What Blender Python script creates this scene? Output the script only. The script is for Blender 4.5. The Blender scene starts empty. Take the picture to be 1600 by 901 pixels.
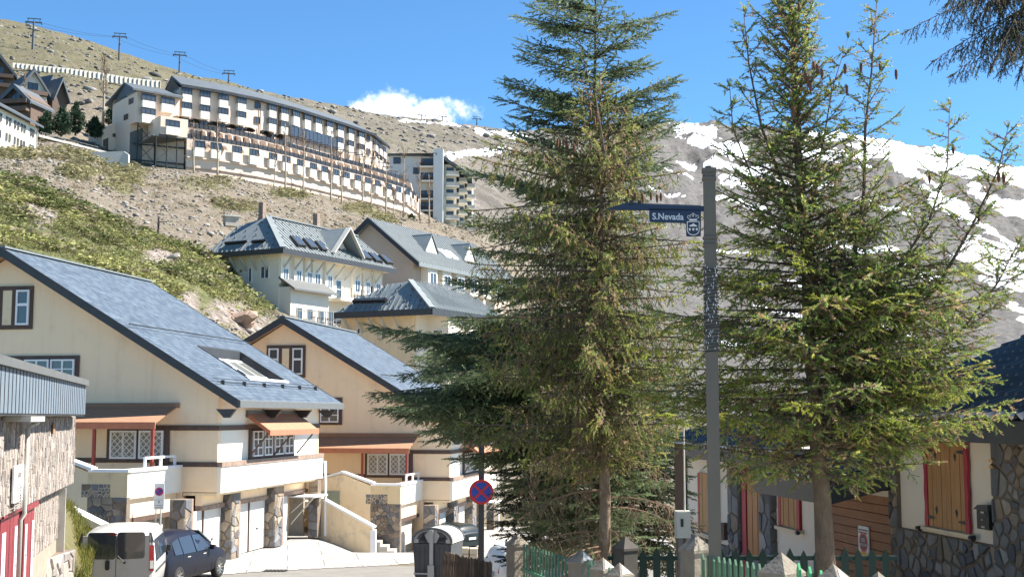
import bpy, math, random
import numpy as np
from mathutils import Vector, Matrix

R = random.Random(11)
S = bpy.context.scene
COL = S.collection
PI = math.pi
# ---------------------------------------------------------------- camera
FPX = 2000.0
PIT = math.atan(199.5 / FPX)
cd = bpy.data.cameras.new('camera'); cam = bpy.data.objects.new('camera', cd); COL.objects.link(cam)
cam.location = (0, 0, 0); cam.rotation_euler = (PI / 2 + PIT, 0, 0)
cd.sensor_width = 36; cd.lens = 36 * FPX / 1600; cd.clip_end = 20000; cd.clip_start = 0.1
S.camera = cam
# ---------------------------------------------------------------- light
SUN_EL = math.radians(50); SUN_AZ = math.radians(79)      # azimuth clockwise from +Y
w = bpy.data.worlds.new('World'); S.world = w; w.use_nodes = True
nt = w.node_tree; N = nt.nodes; L = nt.links
for n in list(N): N.remove(n)
out = N.new('ShaderNodeOutputWorld'); bg = N.new('ShaderNodeBackground'); bg.inputs[1].default_value = 0.082
sky = N.new('ShaderNodeTexSky'); sky.sky_type = 'NISHITA'; sky.sun_disc = False
sky.sun_elevation = SUN_EL; sky.sun_rotation = SUN_AZ; sky.altitude = 3000
sky.air_density = 1.0; sky.dust_density = 0.0; sky.ozone_density = 6
# a soft cumulus low over the ridge, part of the sky itself
tc = N.new('ShaderNodeTexCoord')
def wmath(op, a, b=None, c=None):
    n = N.new('ShaderNodeMath'); n.operation = op
    for i, v in enumerate((a, b, c)):
        if v is None: continue
        if isinstance(v, (int, float)): n.inputs[i].default_value = v
        else: L.new(v, n.inputs[i])
    return n.outputs[0]
sp = N.new('ShaderNodeSeparateXYZ'); L.new(tc.outputs['Generated'], sp.inputs[0])
ax = wmath('DIVIDE', sp.outputs[0], wmath('MAXIMUM', sp.outputs[1], 0.05))
az_ = wmath('DIVIDE', sp.outputs[2], wmath('MAXIMUM', sp.outputs[1], 0.05))
nz = N.new('ShaderNodeTexNoise'); nz.inputs['Scale'].default_value = 55; nz.inputs['Detail'].default_value = 7; nz.inputs['Roughness'].default_value = 0.6
L.new(tc.outputs['Generated'], nz.inputs[0])
nz2 = N.new('ShaderNodeTexNoise'); nz2.inputs['Scale'].default_value = 16; nz2.inputs['Detail'].default_value = 3
L.new(tc.outputs['Generated'], nz2.inputs[0])
def blob(cx, cz, rx, rz):
    dx = wmath('DIVIDE', wmath('SUBTRACT', ax, cx), rx); dz = wmath('DIVIDE', wmath('SUBTRACT', az_, cz), rz)
    return wmath('SUBTRACT', 1.0, wmath('SQRT', wmath('ADD', wmath('MULTIPLY', dx, dx), wmath('MULTIPLY', dz, dz))))
b = wmath('MAXIMUM', blob(-0.094, 0.246, 0.030, 0.0190), blob(-0.066, 0.240, 0.036, 0.0135))
b = wmath('MAXIMUM', b, blob(-0.112, 0.241, 0.026, 0.012))
m_ = wmath('ADD', wmath('ADD', b, wmath('MULTIPLY', wmath('SUBTRACT', nz.outputs[0], 0.5), 1.9)), wmath('MULTIPLY', wmath('SUBTRACT', nz2.outputs[0], 0.5), 1.0))
mr = N.new('ShaderNodeMapRange'); mr.interpolation_type = 'SMOOTHSTEP'
L.new(m_, mr.inputs[0]); mr.inputs[1].default_value = 0.02; mr.inputs[2].default_value = 0.75; mr.inputs[3].default_value = 0; mr.inputs[4].default_value = 0.85
front = wmath('GREATER_THAN', sp.outputs[1], 0.1)
tn = N.new('ShaderNodeMix'); tn.data_type = 'RGBA'; tn.blend_type = 'MULTIPLY'; tn.inputs[0].default_value = 1; L.new(sky.outputs[0], tn.inputs[6]); tn.inputs[7].default_value = (.72, 1.0, 1.02, 1)
mx = N.new('ShaderNodeMix'); mx.data_type = 'RGBA'
L.new(wmath('MULTIPLY', mr.outputs[0], front), mx.inputs[0]); L.new(tn.outputs[2], mx.inputs[6]); mx.inputs[7].default_value = (9.3, 9.5, 10.0, 1)
L.new(mx.outputs[2], bg.inputs[0]); L.new(bg.outputs[0], out.inputs[0])
sd = bpy.data.lights.new('sun', 'SUN'); sun = bpy.data.objects.new('sun', sd); COL.objects.link(sun)
sd.energy = 5.0; sd.angle = math.radians(0.53); sd.color = (1, 0.95, 0.88)
sdir = Vector((math.sin(SUN_AZ) * math.cos(SUN_EL), math.cos(SUN_AZ) * math.cos(SUN_EL), math.sin(SUN_EL)))
sun.rotation_euler = sdir.to_track_quat('Z', 'Y').to_euler()
S.view_settings.view_transform = 'Standard'; S.view_settings.look = 'None'
S.view_settings.exposure = 1.5; S.view_settings.gamma = 1
S.cycles.max_bounces = 8; S.cycles.transparent_max_bounces = 8; S.cycles.diffuse_bounces = 4

# ---------------------------------------------------------------- helpers
def ray(px, py):
    X = (px - 800) / FPX; Y = -(py - 450.5) / FPX
    return Vector((X, math.cos(PIT) - Y * math.sin(PIT), math.sin(PIT) + Y * math.cos(PIT)))
def at(px, py, Y):
    d = ray(px, py); return d * (Y / d.y)

class Fr:
    """a local frame: x, y rotated about z, origin T"""
    def __init__(s, T, yaw):
        s.T = Vector(T); s.yaw = yaw; s.M = Matrix.Rotation(yaw, 3, 'Z'); s.I = s.M.inverted()
    def hit(s, px, py, axis, val):
        d = s.I @ ray(px, py); o = s.I @ (-s.T)
        return o + d * ((val - o[axis]) / d[axis])
    def hitn(s, px, py, p0, n):
        d = s.I @ ray(px, py); o = s.I @ (-s.T); n = Vector(n)
        return o + d * ((Vector(p0) - o).dot(n) / d.dot(n))
    def loc(s, P): return s.I @ (Vector(P) - s.T)
    def out(s, P): return s.M @ Vector(P) + s.T

class MB:
    def __init__(s): s.v = []; s.f = []
    def add(s, vs, fs):
        n = len(s.v); s.v += [tuple(v) for v in vs]; s.f += [tuple(i + n for i in f) for f in fs]; return s
    def box(s, x0, x1, y0, y1, z0, z1):
        x0, x1 = min(x0, x1), max(x0, x1); y0, y1 = min(y0, y1), max(y0, y1); z0, z1 = min(z0, z1), max(z0, z1)
        return s.add([(x0,y0,z0),(x1,y0,z0),(x1,y1,z0),(x0,y1,z0),(x0,y0,z1),(x1,y0,z1),(x1,y1,z1),(x0,y1,z1)],
                     [(3,2,1,0),(4,5,6,7),(0,1,5,4),(1,2,6,5),(2,3,7,6),(3,0,4,7)])
    def beam(s, p, q, w, h, up=(0,0,1)):
        p = Vector(p); q = Vector(q); a = (q - p).normalized(); up = Vector(up)
        x = a.cross(up)
        if x.length < 1e-4: x = a.cross(Vector((0,1,0)))
        x.normalize(); z = x.cross(a); x *= w / 2; z *= h / 2
        return s.add([p-x-z,p+x-z,p+x+z,p-x+z,q-x-z,q+x-z,q+x+z,q-x+z],
                     [(0,1,2,3),(7,6,5,4),(0,4,5,1),(1,5,6,2),(2,6,7,3),(3,7,4,0)])
    def prism(s, poly, off):
        off = Vector(off); n = len(poly); P = [Vector(p) for p in poly]
        nrm = Vector((0,0,0))
        for i in range(n): nrm += P[i].cross(P[(i+1) % n])
        if nrm.dot(off) > 0: P.reverse()
        return s.add(P + [p + off for p in P], [tuple(range(n)), tuple(range(2*n-1, n-1, -1))] + [(i, i + n, (i+1) % n + n, (i+1) % n) for i in range(n)])
    def tube(s, pts, rad, n=6, cap=True):
        P = [Vector(p) for p in pts]
        if not hasattr(rad, '__len__'): rad = [rad] * len(P)
        b0 = len(s.v); prev = None
        for i, p in enumerate(P):
            t = (P[min(i+1, len(P)-1)] - P[max(i-1, 0)])
            if t.length < 1e-9: t = Vector((0,0,1))
            t.normalize()
            u = prev - t * prev.dot(t) if prev is not None else t.cross(Vector((0.13, 0.31, 0.94)) if abs(t.z) < .9 else Vector((1, 0, 0)))
            if u.length < 1e-6: u = t.orthogonal()
            u.normalize(); prev = u; v = t.cross(u)
            for k in range(n):
                a = 2 * PI * (k + .5) / n
                s.v.append(tuple(p + (u * math.cos(a) + v * math.sin(a)) * rad[i]))
        for i in range(len(P) - 1):
            for k in range(n):
                a = b0 + i*n + k; c = b0 + i*n + (k+1) % n
                s.f.append((a, c, c + n, a + n))
        if cap:
            s.f.append(tuple(b0 + k for k in range(n))[::-1]); s.f.append(tuple(b0 + (len(P)-1)*n + k for k in range(n)))
        return s
    def mesh(s, name, m=None, smooth=False):
        me = bpy.data.meshes.new(name); me.from_pydata(s.v, [], s.f); me.update()
        if m: me.materials.append(m)
        if smooth: me.polygons.foreach_set('use_smooth', [True] * len(me.polygons))
        return me
    def build(s, name, m, parent=None, smooth=False, **kw):
        return link(name, s.mesh(name, m, smooth), parent, **kw)

def link(name, me, parent=None, loc=None, rotz=None, **kw):
    o = bpy.data.objects.new(name, me); COL.objects.link(o)
    if parent: o.parent = parent
    if loc is not None: o.location = loc
    if rotz is not None: o.rotation_euler.z = rotz
    for k, v in kw.items(): o[k] = v
    return o
def thing(name, label, cat, loc=(0,0,0), rotz=0, group=None):
    o = bpy.data.objects.new(name, None); COL.objects.link(o); o.location = loc; o.rotation_euler = (0, 0, rotz)
    o.empty_display_size = .3
    o['label'] = label; o['category'] = cat
    if group: o['group'] = group
    return o
def kids(o): return [c for c in bpy.data.objects if c.parent == o]
def dup(root, loc, rotz=None, label=None):
    cache = {}
    for c in bpy.data.objects:
        if c.parent: cache.setdefault(c.parent.name, []).append(c)
    def rec(o, par):
        c = o.copy(); COL.objects.link(c)
        if par: c.parent = par
        for k in cache.get(o.name, []): rec(k, c)
        return c
    r = rec(root, None); r.location = loc
    if rotz is not None: r.rotation_euler.z = rotz
    if label: r['label'] = label
    return r

# ---------------------------------------------------------------- materials
def new_mat(name):
    m = bpy.data.materials.new(name); m.use_nodes = True
    return m, m.node_tree.nodes, m.node_tree.links, m.node_tree.nodes['Principled BSDF']
def c4(c): return (c[0], c[1], c[2], 1)
def ramp(N, stops, interp='LINEAR'):
    r = N.new('ShaderNodeValToRGB'); r.color_ramp.interpolation = interp
    e = r.color_ramp.elements
    e[0].position, e[0].color = stops[0][0], c4(stops[0][1]); e[1].position, e[1].color = stops[-1][0], c4(stops[-1][1])
    for p, c in stops[1:-1]:
        k = e.new(p); k.color = c4(c)
    return r
def noise(N, L, vec, scale, detail=5, rough=.6, mscale=None):
    n = N.new('ShaderNodeTexNoise'); n.inputs['Scale'].default_value = scale; n.inputs['Detail'].default_value = detail; n.inputs['Roughness'].default_value = rough
    if mscale:
        mp = N.new('ShaderNodeMapping'); mp.inputs['Scale'].default_value = mscale; L.new(vec, mp.inputs[0]); vec = mp.outputs[0]
    L.new(vec, n.inputs['Vector']); return n.outputs['Fac']
KEEP = ('cream_render', 'sign_blue', 'snow_white', 'navy_enamel', 'white_paint')
def mat(name, c1, c2=None, scale=4, rough=.8, bump=0.0, bscale=None, metal=0, stretch=None, dirt=None, dscale=.8, spec=None, coat=0, streak=0):
    """two tone noise colour, optional large blotches of dirt colour, optional bump"""
    m, N, L, B = new_mat(name)
    tc = N.new('ShaderNodeTexCoord'); v = tc.outputs['Object']
    if c2 is None: c2 = tuple(x * .82 for x in c1)
    if name not in KEEP: c1, c2 = [(c[0]*1.04, c[1], c[2]*.90) for c in (c1, c2)]; dirt = dirt and (dirt[0]*1.04, dirt[1], dirt[2]*.90)
    f = noise(N, L, v, scale, 6, .65, stretch)
    r = ramp(N, [(.3, c2), (.7, c1)]); L.new(f, r.inputs[0]); colr = r.outputs[0]
    if dirt:
        f2 = noise(N, L, v, dscale, 8, .7)
        r2 = ramp(N, [(.54, (0,0,0)), (.72, (1,1,1))]); L.new(f2, r2.inputs[0])
        mx = N.new('ShaderNodeMix'); mx.data_type = 'RGBA'; L.new(r2.outputs[0], mx.inputs[0]); L.new(colr, mx.inputs[6]); mx.inputs[7].default_value = c4(dirt); colr = mx.outputs[2]
    if streak:
        f3 = noise(N, L, v, 2.2, 6, .7, (1, 1, .12)); f4 = noise(N, L, v, 7, 4, .7)
        r3 = ramp(N, [(.50, (1,1,1)), (.72, (1-streak,)*3)]); L.new(f3, r3.inputs[0]); r4 = ramp(N, [(.68, (1,1,1)), (.74, (.62,.58,.54))]); L.new(f4, r4.inputs[0])
        for rr__ in (r3, r4):
            mx = N.new('ShaderNodeMix'); mx.data_type = 'RGBA'; mx.blend_type = 'MULTIPLY'; mx.inputs[0].default_value = 1; L.new(colr, mx.inputs[6]); L.new(rr__.outputs[0], mx.inputs[7]); colr = mx.outputs[2]
    L.new(colr, B.inputs['Base Color']); B.inputs['Roughness'].default_value = rough; B.inputs['Metallic'].default_value = metal
    if spec is not None: B.inputs['Specular IOR Level'].default_value = spec
    if coat: B.inputs['Coat Weight'].default_value = coat
    if bump:
        fb = noise(N, L, v, bscale or scale * 4, 5, .6, stretch)
        bp = N.new('ShaderNodeBump'); bp.inputs['Strength'].default_value = min(1, bump); bp.inputs['Distance'].default_value = .02
        L.new(fb, bp.inputs['Height']); L.new(bp.outputs[0], B.inputs['Normal'])
    return m
def brickish(name, c1, c2, mortar, bw, bh, axis='xz', rough=.8, msize=.02, off=.5, bump=.4):
    m, N, L, B = new_mat(name)
    tc = N.new('ShaderNodeTexCoord'); mp = N.new('ShaderNodeMapping')
    L.new(tc.outputs['Object'], mp.inputs[0])
    if axis == 'yz': mp.inputs['Rotation'].default_value = (0, -PI/2, -PI/2)
    br = N.new('ShaderNodeTexBrick'); br.inputs['Scale'].default_value = 1; br.inputs['Brick Width'].default_value = bw; br.inputs['Row Height'].default_value = bh
    br.inputs['Mortar Size'].default_value = msize; br.offset = off
    br.inputs['Color1'].default_value = c4(c1); br.inputs['Color2'].default_value = c4(c2); br.inputs['Mortar'].default_value = c4(mortar)
    if axis == 'slope':          # roof running down local x: use y and z
        sx = N.new('ShaderNodeSeparateXYZ'); L.new(tc.outputs['Object'], sx.inputs[0]); cb = N.new('ShaderNodeCombineXYZ')
        L.new(sx.outputs[1], cb.inputs[0]); L.new(sx.outputs[0], cb.inputs[1]); L.new(cb.outputs[0], br.inputs[0])
    else: L.new(mp.outputs[0], br.inputs[0])
    f = noise(N, L, tc.outputs['Object'], 1.6, 8, .7)
    r = ramp(N, [(.3, (.72,.72,.72)), (.75, (1.25,1.25,1.25))]); L.new(f, r.inputs[0])
    mx = N.new('ShaderNodeMix'); mx.data_type = 'RGBA'; mx.blend_type = 'MULTIPLY'; mx.inputs[0].default_value = 1
    L.new(br.outputs[0], mx.inputs[6]); L.new(r.outputs[0], mx.inputs[7]); L.new(mx.outputs[2], B.inputs['Base Color'])
    B.inputs['Roughness'].default_value = rough
    bp = N.new('ShaderNodeBump'); bp.inputs['Strength'].default_value = bump; bp.inputs['Distance'].default_value = .02
    iv = N.new('ShaderNodeMath'); iv.operation = 'SUBTRACT'; iv.inputs[0].default_value = 1; L.new(br.outputs['Fac'], iv.inputs[1]); L.new(iv.outputs[0], bp.inputs['Height']); L.new(bp.outputs[0], B.inputs['Normal'])
    return m
def vcol_mat(name, rough=.75, transl=0.0, bump=0, bscale=20, spec=.3, nvar=.25, nscale=3):
    """colour from the point attribute 'tint' (each piece has its own colour)"""
    m, N, L, B = new_mat(name)
    at_ = N.new('ShaderNodeAttribute'); at_.attribute_name = 'tint'
    tc = N.new('ShaderNodeTexCoord'); f = noise(N, L, tc.outputs['Object'], nscale, 4, .6)
    r = ramp(N, [(.3, (1-nvar,)*3), (.7, (1+nvar,)*3)]); L.new(f, r.inputs[0])
    mx = N.new('ShaderNodeMix'); mx.data_type = 'RGBA'; mx.blend_type = 'MULTIPLY'; mx.inputs[0].default_value = 1
    L.new(at_.outputs['Color'], mx.inputs[6]); L.new(r.outputs[0], mx.inputs[7]); L.new(mx.outputs[2], B.inputs['Base Color'])
    B.inputs['Roughness'].default_value = rough; B.inputs['Specular IOR Level'].default_value = spec
    if bump:
        fb = noise(N, L, tc.outputs['Object'], bscale, 5, .65); bp = N.new('ShaderNodeBump'); bp.inputs['Strength'].default_value = bump; bp.inputs['Distance'].default_value = .02
        L.new(fb, bp.inputs['Height']); L.new(bp.outputs[0], B.inputs['Normal'])
    if transl:
        tr = N.new('ShaderNodeBsdfTranslucent'); ms = N.new('ShaderNodeMixShader'); ms.inputs[0].default_value = transl
        L.new(mx.outputs[2], tr.inputs[0]); o = N['Material Output']
        L.new(B.outputs[0], ms.inputs[1]); L.new(tr.outputs[0], ms.inputs[2]); L.new(ms.outputs[0], o.inputs[0])
    return m
def np_mesh(name, V, F, m, tint=None, smooth=False):
    """V (n,3), F (k,3 or 4)"""
    me = bpy.data.meshes.new(name); V = np.asarray(V, np.float32); F = np.asarray(F, np.int32)
    me.vertices.add(len(V)); me.vertices.foreach_set('co', V.ravel())
    k = F.shape[1]; me.loops.add(F.size); me.loops.foreach_set('vertex_index', F.ravel())
    me.polygons.add(len(F)); me.polygons.foreach_set('loop_start', np.arange(0, F.size, k, dtype=np.int32)); me.polygons.foreach_set('loop_total', np.full(len(F), k, np.int32))
    if smooth: me.polygons.foreach_set('use_smooth', np.ones(len(F), bool))
    me.materials.append(m)
    if tint is not None:
        a = me.attributes.new('tint', 'FLOAT_COLOR', 'POINT'); t = np.ones((len(V), 4), np.float32); t[:, :3] = tint; a.data.foreach_set('color', t.ravel())
    me.update(); me.validate(); return me
def tint_mesh(me, cols):
    a = me.attributes.new('tint', 'FLOAT_COLOR', 'POINT')
    t = np.ones((len(me.vertices), 4), np.float32); t[:, :3] = cols; a.data.foreach_set('color', t.ravel())

GLASS, _N, _L, _B = new_mat('window_glass')
_B.inputs['Base Color'].default_value = (.055, .065, .075, 1); _B.inputs['Roughness'].default_value = .08; _B.inputs['Specular IOR Level'].default_value = .8
M = dict(
 cream=mat('cream_render', (.92,.71,.47), (.87,.67,.44), .7, .9, .15, 30, dirt=(.74,.55,.36), dscale=.45, streak=.10),
 cream2=mat('pale_cream_render', (.78,.65,.47), (.72,.60,.43), 1.2, .9, .15, 30, dirt=(.50,.44,.35), dscale=1.1, streak=.15),
 white=mat('white_render', (.82,.79,.74), (.78,.745,.69), 1.5, .9, .12, 30),
 whitep=mat('white_paint', (.80,.80,.79), (.74,.74,.73), 3, .5),
 greyw=mat('grey_white_render', (.76,.72,.66), (.69,.65,.60), .5, .9),
 brown=mat('brown_timber', (.115,.075,.06), (.07,.045,.038), 6, .75, .4, 30, stretch=(1,1,.3)),
 wornbrown=mat('weathered_timber', (.34,.26,.22), (.16,.11,.09), 5, .8, .5, 30),
 dark=mat('dark_metal', (.045,.048,.055), (.03,.032,.037), 3, .5),
 greymetal=mat('grey_metal', (.13,.14,.15), (.10,.11,.12), 3, .5),
 awning=mat('brown_canvas', (.34,.19,.12), (.27,.15,.095), 4, .85),
 awn_edge=mat('terracotta_canvas', (.42,.17,.10), (.34,.13,.08), 4, .8),
 redmetal=mat('red_paint', (.30,.045,.03), (.22,.03,.02), 6, .5),
 slate=brickish('slate_roof', (.105,.135,.165), (.05,.075,.105), (.03,.045,.06), .28, .2, 'slope', .55, .012),
 zinc=mat('zinc_roof', (.20,.235,.265), (.16,.19,.215), 1.2, .6, metal=.0),
 garage=mat('garage_door_white', (.62,.61,.60), (.56,.55,.54), 1.5, .6),
 concrete=mat('concrete', (.46,.43,.39), (.36,.34,.31), 3, .9, .3, 20, dirt=(.25,.22,.19)),
 ledgebase=mat('pale_mortar', (.34,.295,.25), (.26,.225,.19), 5, .95, .5, 25),
 stonebase=mat('stone_mortar', (.20,.16,.125), (.14,.11,.088), 5, .95, .5, 25),
 wood=mat('varnished_pine', (.46,.20,.06), (.33,.13,.035), 5, .5, .3, 30, stretch=(3,3,.35)),
 woodd=mat('orange_wood', (.30,.12,.045), (.21,.08,.03), 4, .55, .3, 30, stretch=(.4,.4,3)),
 grey=mat('light_grey', (.5,.5,.49), (.42,.42,.41), 3, .7),
 iron=mat('black_iron', (.02,.02,.02), (.012,.012,.012), 4, .5),
 green=mat('green_paint', (.035,.21,.12), (.025,.15,.085), 6, .6),
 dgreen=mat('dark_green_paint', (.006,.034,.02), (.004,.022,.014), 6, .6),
 snow=mat('snow_white', (.85,.87,.9), (.8,.82,.86), 2, .7),
 lattice=mat('white_lattice', (.78,.77,.74), None, 5, .6),
 curtain=mat('net_curtain', (.35,.36,.36), (.22,.23,.24), 6, .9, stretch=(8,8,.5)),
)
STONE = vcol_mat('stone_faces', .85, bump=.6, bscale=14)
# ---------------------------------------------------------------- terrain
rs = np.random.RandomState(5)
_perm = rs.rand(256, 256)
def vnoise(x, y):
    xi = np.floor(x).astype(int); yi = np.floor(y).astype(int); fx = x - xi; fy = y - yi
    fx = fx*fx*(3-2*fx); fy = fy*fy*(3-2*fy)
    g = lambda a, b: _perm[a & 255, b & 255]
    return (g(xi,yi)*(1-fx)+g(xi+1,yi)*fx)*(1-fy) + (g(xi,yi+1)*(1-fx)+g(xi+1,yi+1)*fx)*fy
def fbm(x, y, oct=5, gain=.5):
    s = 0; a = 1; t = 0
    for i in range(oct):
        s = s + a * vnoise(x + 17.3*i, y - 9.1*i); t += a; a *= gain; x = x*2.03; y = y*2.03
    return s / t
def sstep(a, b, x):
    t = np.clip((x - a) / (b - a), 0, 1); return t*t*(3-2*t)
def zg(x, y):
    z = np.interp(y, [-40,-5,12,18,33,46,58,66,120], [-1.0,-1.7,-2.15,-2.65,-4.45,-5.25,-5.35,-5.4,-5.5])
    z = z - sstep(-9, -5.5, x) * sstep(50, 58, y) * .95
    z = z - sstep(-2, -6, x) * np.interp(y, [5, 18, 34, 42], [1.0, .95, .45, 0])
    return z
def sheet(name, poly_test, x0, x1, y0, y1, nx, ny, lift, m, kind='structure', warp=0):
    X, Y = np.meshgrid(np.linspace(x0, x1, nx), np.linspace(y0, y1, ny)); Z = zg(X, Y) + lift
    V = np.stack([X, Y, Z], -1).reshape(-1, 3)
    i = np.arange((ny-1)*nx).reshape(ny-1, nx)[:, :-1].ravel()
    F = np.stack([i, i+1, i+1+nx, i+nx], 1)
    if poly_test is not None:
        c = V[F].mean(1); F = F[poly_test(c[:,0], c[:,1])]
    o = link(name, np_mesh(name, V, F, m, smooth=True)); o['kind'] = kind; return o
ASPH = mat('old_asphalt', (.20,.192,.18), (.15,.145,.138), 1.2, .92, .3, 60, dirt=(.25,.24,.225), dscale=.5)
SOIL = mat('garden_soil', (.16,.13,.09), (.08,.07,.045), 2, .95, .6, 20, dirt=(.2,.18,.12))
# driveway: cast concrete bays with joints
DRIVE = brickish('paving_concrete', (.36,.34,.31), (.29,.275,.255), (.15,.14,.125), 2.6, 2.1, 'xz', .9, .022, .5, .3)
DRIVE.node_tree.nodes['Mapping'].inputs['Rotation'].default_value = (0, 0, math.radians(-9.8))
g = sheet('ground', None, -300, 300, -60, 130, 160, 120, -.004, SOIL)
link('earth', MB().add([(-1300,-110,-40),(1400,-110,-40),(1400,1650,-40),(-1300,1650,-40)], [(0,1,2,3)]).mesh('earth', SOIL)); bpy.data.objects['earth']['kind'] = 'structure'
STREET = mat('bounce_street_concrete', (.40,.38,.35), (.34,.32,.30), 1.2, .92, .3, 60)  # unseen near street, made paler than the road to bounce fill light
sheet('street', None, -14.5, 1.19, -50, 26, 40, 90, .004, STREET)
sheet('road', lambda x, y: (y > 26) & (x > -14.5 + 0*y) & (x < np.where(y < 8, 8, np.where(y < 34, 1.2, 8))), -14.5, 8, 25, 75, 60, 150, .004, ASPH)
YARD = mat('bounce_yard_paving', (.46,.44,.41), (.38,.365,.34), 2, .9, .3, 30)  # unseen yard, added pale to throw light back onto the cottage fronts
sheet('bounce_yard_paving', None, 1.2, 7.2, 9, 36, 30, 80, .012, YARD)
sheet('driveway', lambda x, y: (y > 41.5 + (x + 9) * .95), -26, 8, 38, 75, 100, 110, .02, DRIVE)

p_ = at(430, 886, 42.5); q_ = thing('drain_cover', 'dark iron drain cover set in the pale paved forecourt before the garages', 'drain', (p_.x, p_.y, float(zg(p_.x, p_.y))+.024))
for k_ in range(6): MB().box(-.35+k_*.12, -.27+k_*.12, -.25, .25, 0, .02).build('grate_bar', M['iron'], q_)
MB().box(-.38, .38, -.28, .28, -.02, .004).build('frame', M['iron'], q_)

TBL = {
 -250: [(58,860),(64,420),(80,360),(100,270),(125,262),(180,235),(215,226),(290,160),(300,105),(450,5)],
 0:    [(58,860),(64,430),(80,360),(100,283),(125,278),(180,248),(212,230),(296,165),(318,108),(450,28)],
 100:  [(58,860),(64,450),(80,390),(100,320),(125,312),(180,262),(225,232),(300,170),(328,112),(450,52)],
 200:  [(58,860),(64,480),(80,425),(102,362),(125,350),(180,300),(243,258),(300,180),(340,128),(450,84)],
 300:  [(60,860),(68,560),(84,450),(104,402),(125,388),(180,320),(248,266),(300,215),(350,165),(455,119)],
 345:  [(61,860),(71,575),(86,470),(106,430),(128,400),(186,330),(253,274),(305,218),(360,172),(462,125)],
 400:  [(62,860),(74,600),(90,505),(108,478),(130,425),(190,345),(258,283),(310,225),(370,180),(470,142)],
 500:  [(70,860),(84,640),(96,540),(112,500),(140,440),(200,365),(275,302),(330,240),(400,200),(520,158)],
 600:  [(75,840),(90,660),(100,580),(116,530),(150,450),(215,375),(298,321),(360,262),(450,215),(600,181)],
 700:  [(80,880),(95,680),(110,620),(130,570),(170,480),(240,390),(330,352),(400,290),(500,230),(650,189)],
 800:  [(80,880),(100,690),(120,640),(160,580),(220,500),(300,420),(400,350),(480,290),(580,235),(720,206)],
 900:  [(80,880),(110,690),(150,640),(200,590),(280,520),(380,440),(480,370),(600,300),(720,240),(900,199)],
 1050: [(80,880),(120,690),(170,650),(240,600),(340,540),(460,460),(600,380),(760,300),(920,240),(1150,192)],
 1150: [(80,880),(120,690),(170,650),(240,605),(350,550),(480,470),(620,390),(800,310),(980,245),(1200,197)],
 1300: [(80,880),(120,690),(170,655),(240,610),(360,560),(500,480),(640,400),(820,320),(1000,255),(1250,207)],
 1450: [(80,880),(120,690),(170,655),(240,615),(370,565),(520,490),(660,410),(840,330),(1020,270),(1250,229)],
 1600: [(80,880),(120,690),(170,660),(240,620),(380,570),(530,500),(680,420),(850,350),(1030,300),(1250,265)],
 1900: [(80,880),(120,690),(170,660),(240,630),(380,590),(530,530),(680,460),(850,410),(1030,370),(1250,335)],
}
cols = sorted(TBL); K = 10
pxs = np.arange(-250, 1900.1, 3.0)
tabD = np.array([[k[0] for k in TBL[c]] for c in cols], float); tabP = np.array([[k[1] for k in TBL[c]] for c in cols], float)
cD = np.stack([np.interp(pxs, cols, tabD[:, k]) for k in range(K)], 1); cP = np.stack([np.interp(pxs, cols, tabP[:, k]) for k in range(K)], 1)
def smooth1(A, n):
    ker = np.hanning(n); ker /= ker.sum(); P = np.pad(A, ((n//2, n//2), (0, 0)), 'edge')
    return np.stack([np.convolve(P[:, j], ker, 'valid') for j in range(A.shape[1])], 1)
cD = smooth1(cD, 31); cP = smooth1(cP, 31)
NS = [8, 12, 24, 22, 34, 36, 36, 30, 44]
tt = np.concatenate([k + np.linspace(0, 1, n, endpoint=False) for k, n in enumerate(NS)] + [[9.0]])
def catmull(A, t):
    k = np.clip(np.floor(t).astype(int), 0, K-2); u = t - k
    g = lambda j: A[:, np.clip(j, 0, K-1)]
    p0, p1, p2, p3 = g(k-1), g(k), g(k+1), g(k+2)
    cr = .5*((2*p1)+(-p0+p2)*u+(2*p0-5*p1+4*p2-p3)*u*u+(-p0+3*p1-3*p2+p3)*u**3)
    return .5*cr + .5*(p1*(1-u)+p2*u)
GD = catmull(cD, tt); GP = catmull(cP, tt)                       # depth and picture row of every grid point
# rows behind the ridge fall away
GD = np.concatenate([GD, GD[:, -1:]*1.04, GD[:, -1:]*1.25], 1)
PXg = np.repeat(pxs[:, None], GD.shape[1], 1)
def cast(px, py, D):
    X = (px-800)/FPX; Yc = -(py-450.5)/FPX; fw = math.cos(PIT)-Yc*math.sin(PIT); up = math.sin(PIT)+Yc*math.cos(PIT)
    return X/fw*D, up/fw*D
GP2 = np.concatenate([GP, GP[:, -1:], GP[:, -1:]], 1)
HX, HZ = cast(PXg, GP2, GD); HX = HX; HY = GD
HZ[:, -2] -= 8; HZ[:, -1] -= 140
TT = np.concatenate([tt, [9.1, 9.2]])[None, :] + 0*HX
amp = np.interp(HY, [58, 90, 200, 450, 1200], [.4, .9, 2.2, 4.0, 12.0]) * np.where(TT > 8.9, .35, 1)
amp *= 1 - .8*np.exp(-((TT-6)**2)/.08)*(PXg < 730)
lump = fbm(HX*.11, HY*.11, 3) - .5
ridge_n = 1 - np.abs(fbm(HX*.03+5, HY*.03, 5, .55)*2-1)*2.2
rockn = fbm(HX*.5, HY*.5, 4, .6)
HZ = HZ + amp*(.55*lump + .35*(fbm(HX*.35, HY*.35, 4, .6)-.5) + .3*(ridge_n-.5)*sstep(2.5, 4, TT))
bank = sstep(350, 120, HY)*sstep(70, 90, HY)
gul = 1-np.abs(fbm(PXg*.011+HY*.002, HY*.0035, 5, .55)*2-1)
HZ = HZ + sstep(450, 900, HY)*sstep(750, 1000, PXg)*np.where(TT > 8.85, .15, 1)*13*(gul-.6)
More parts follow.
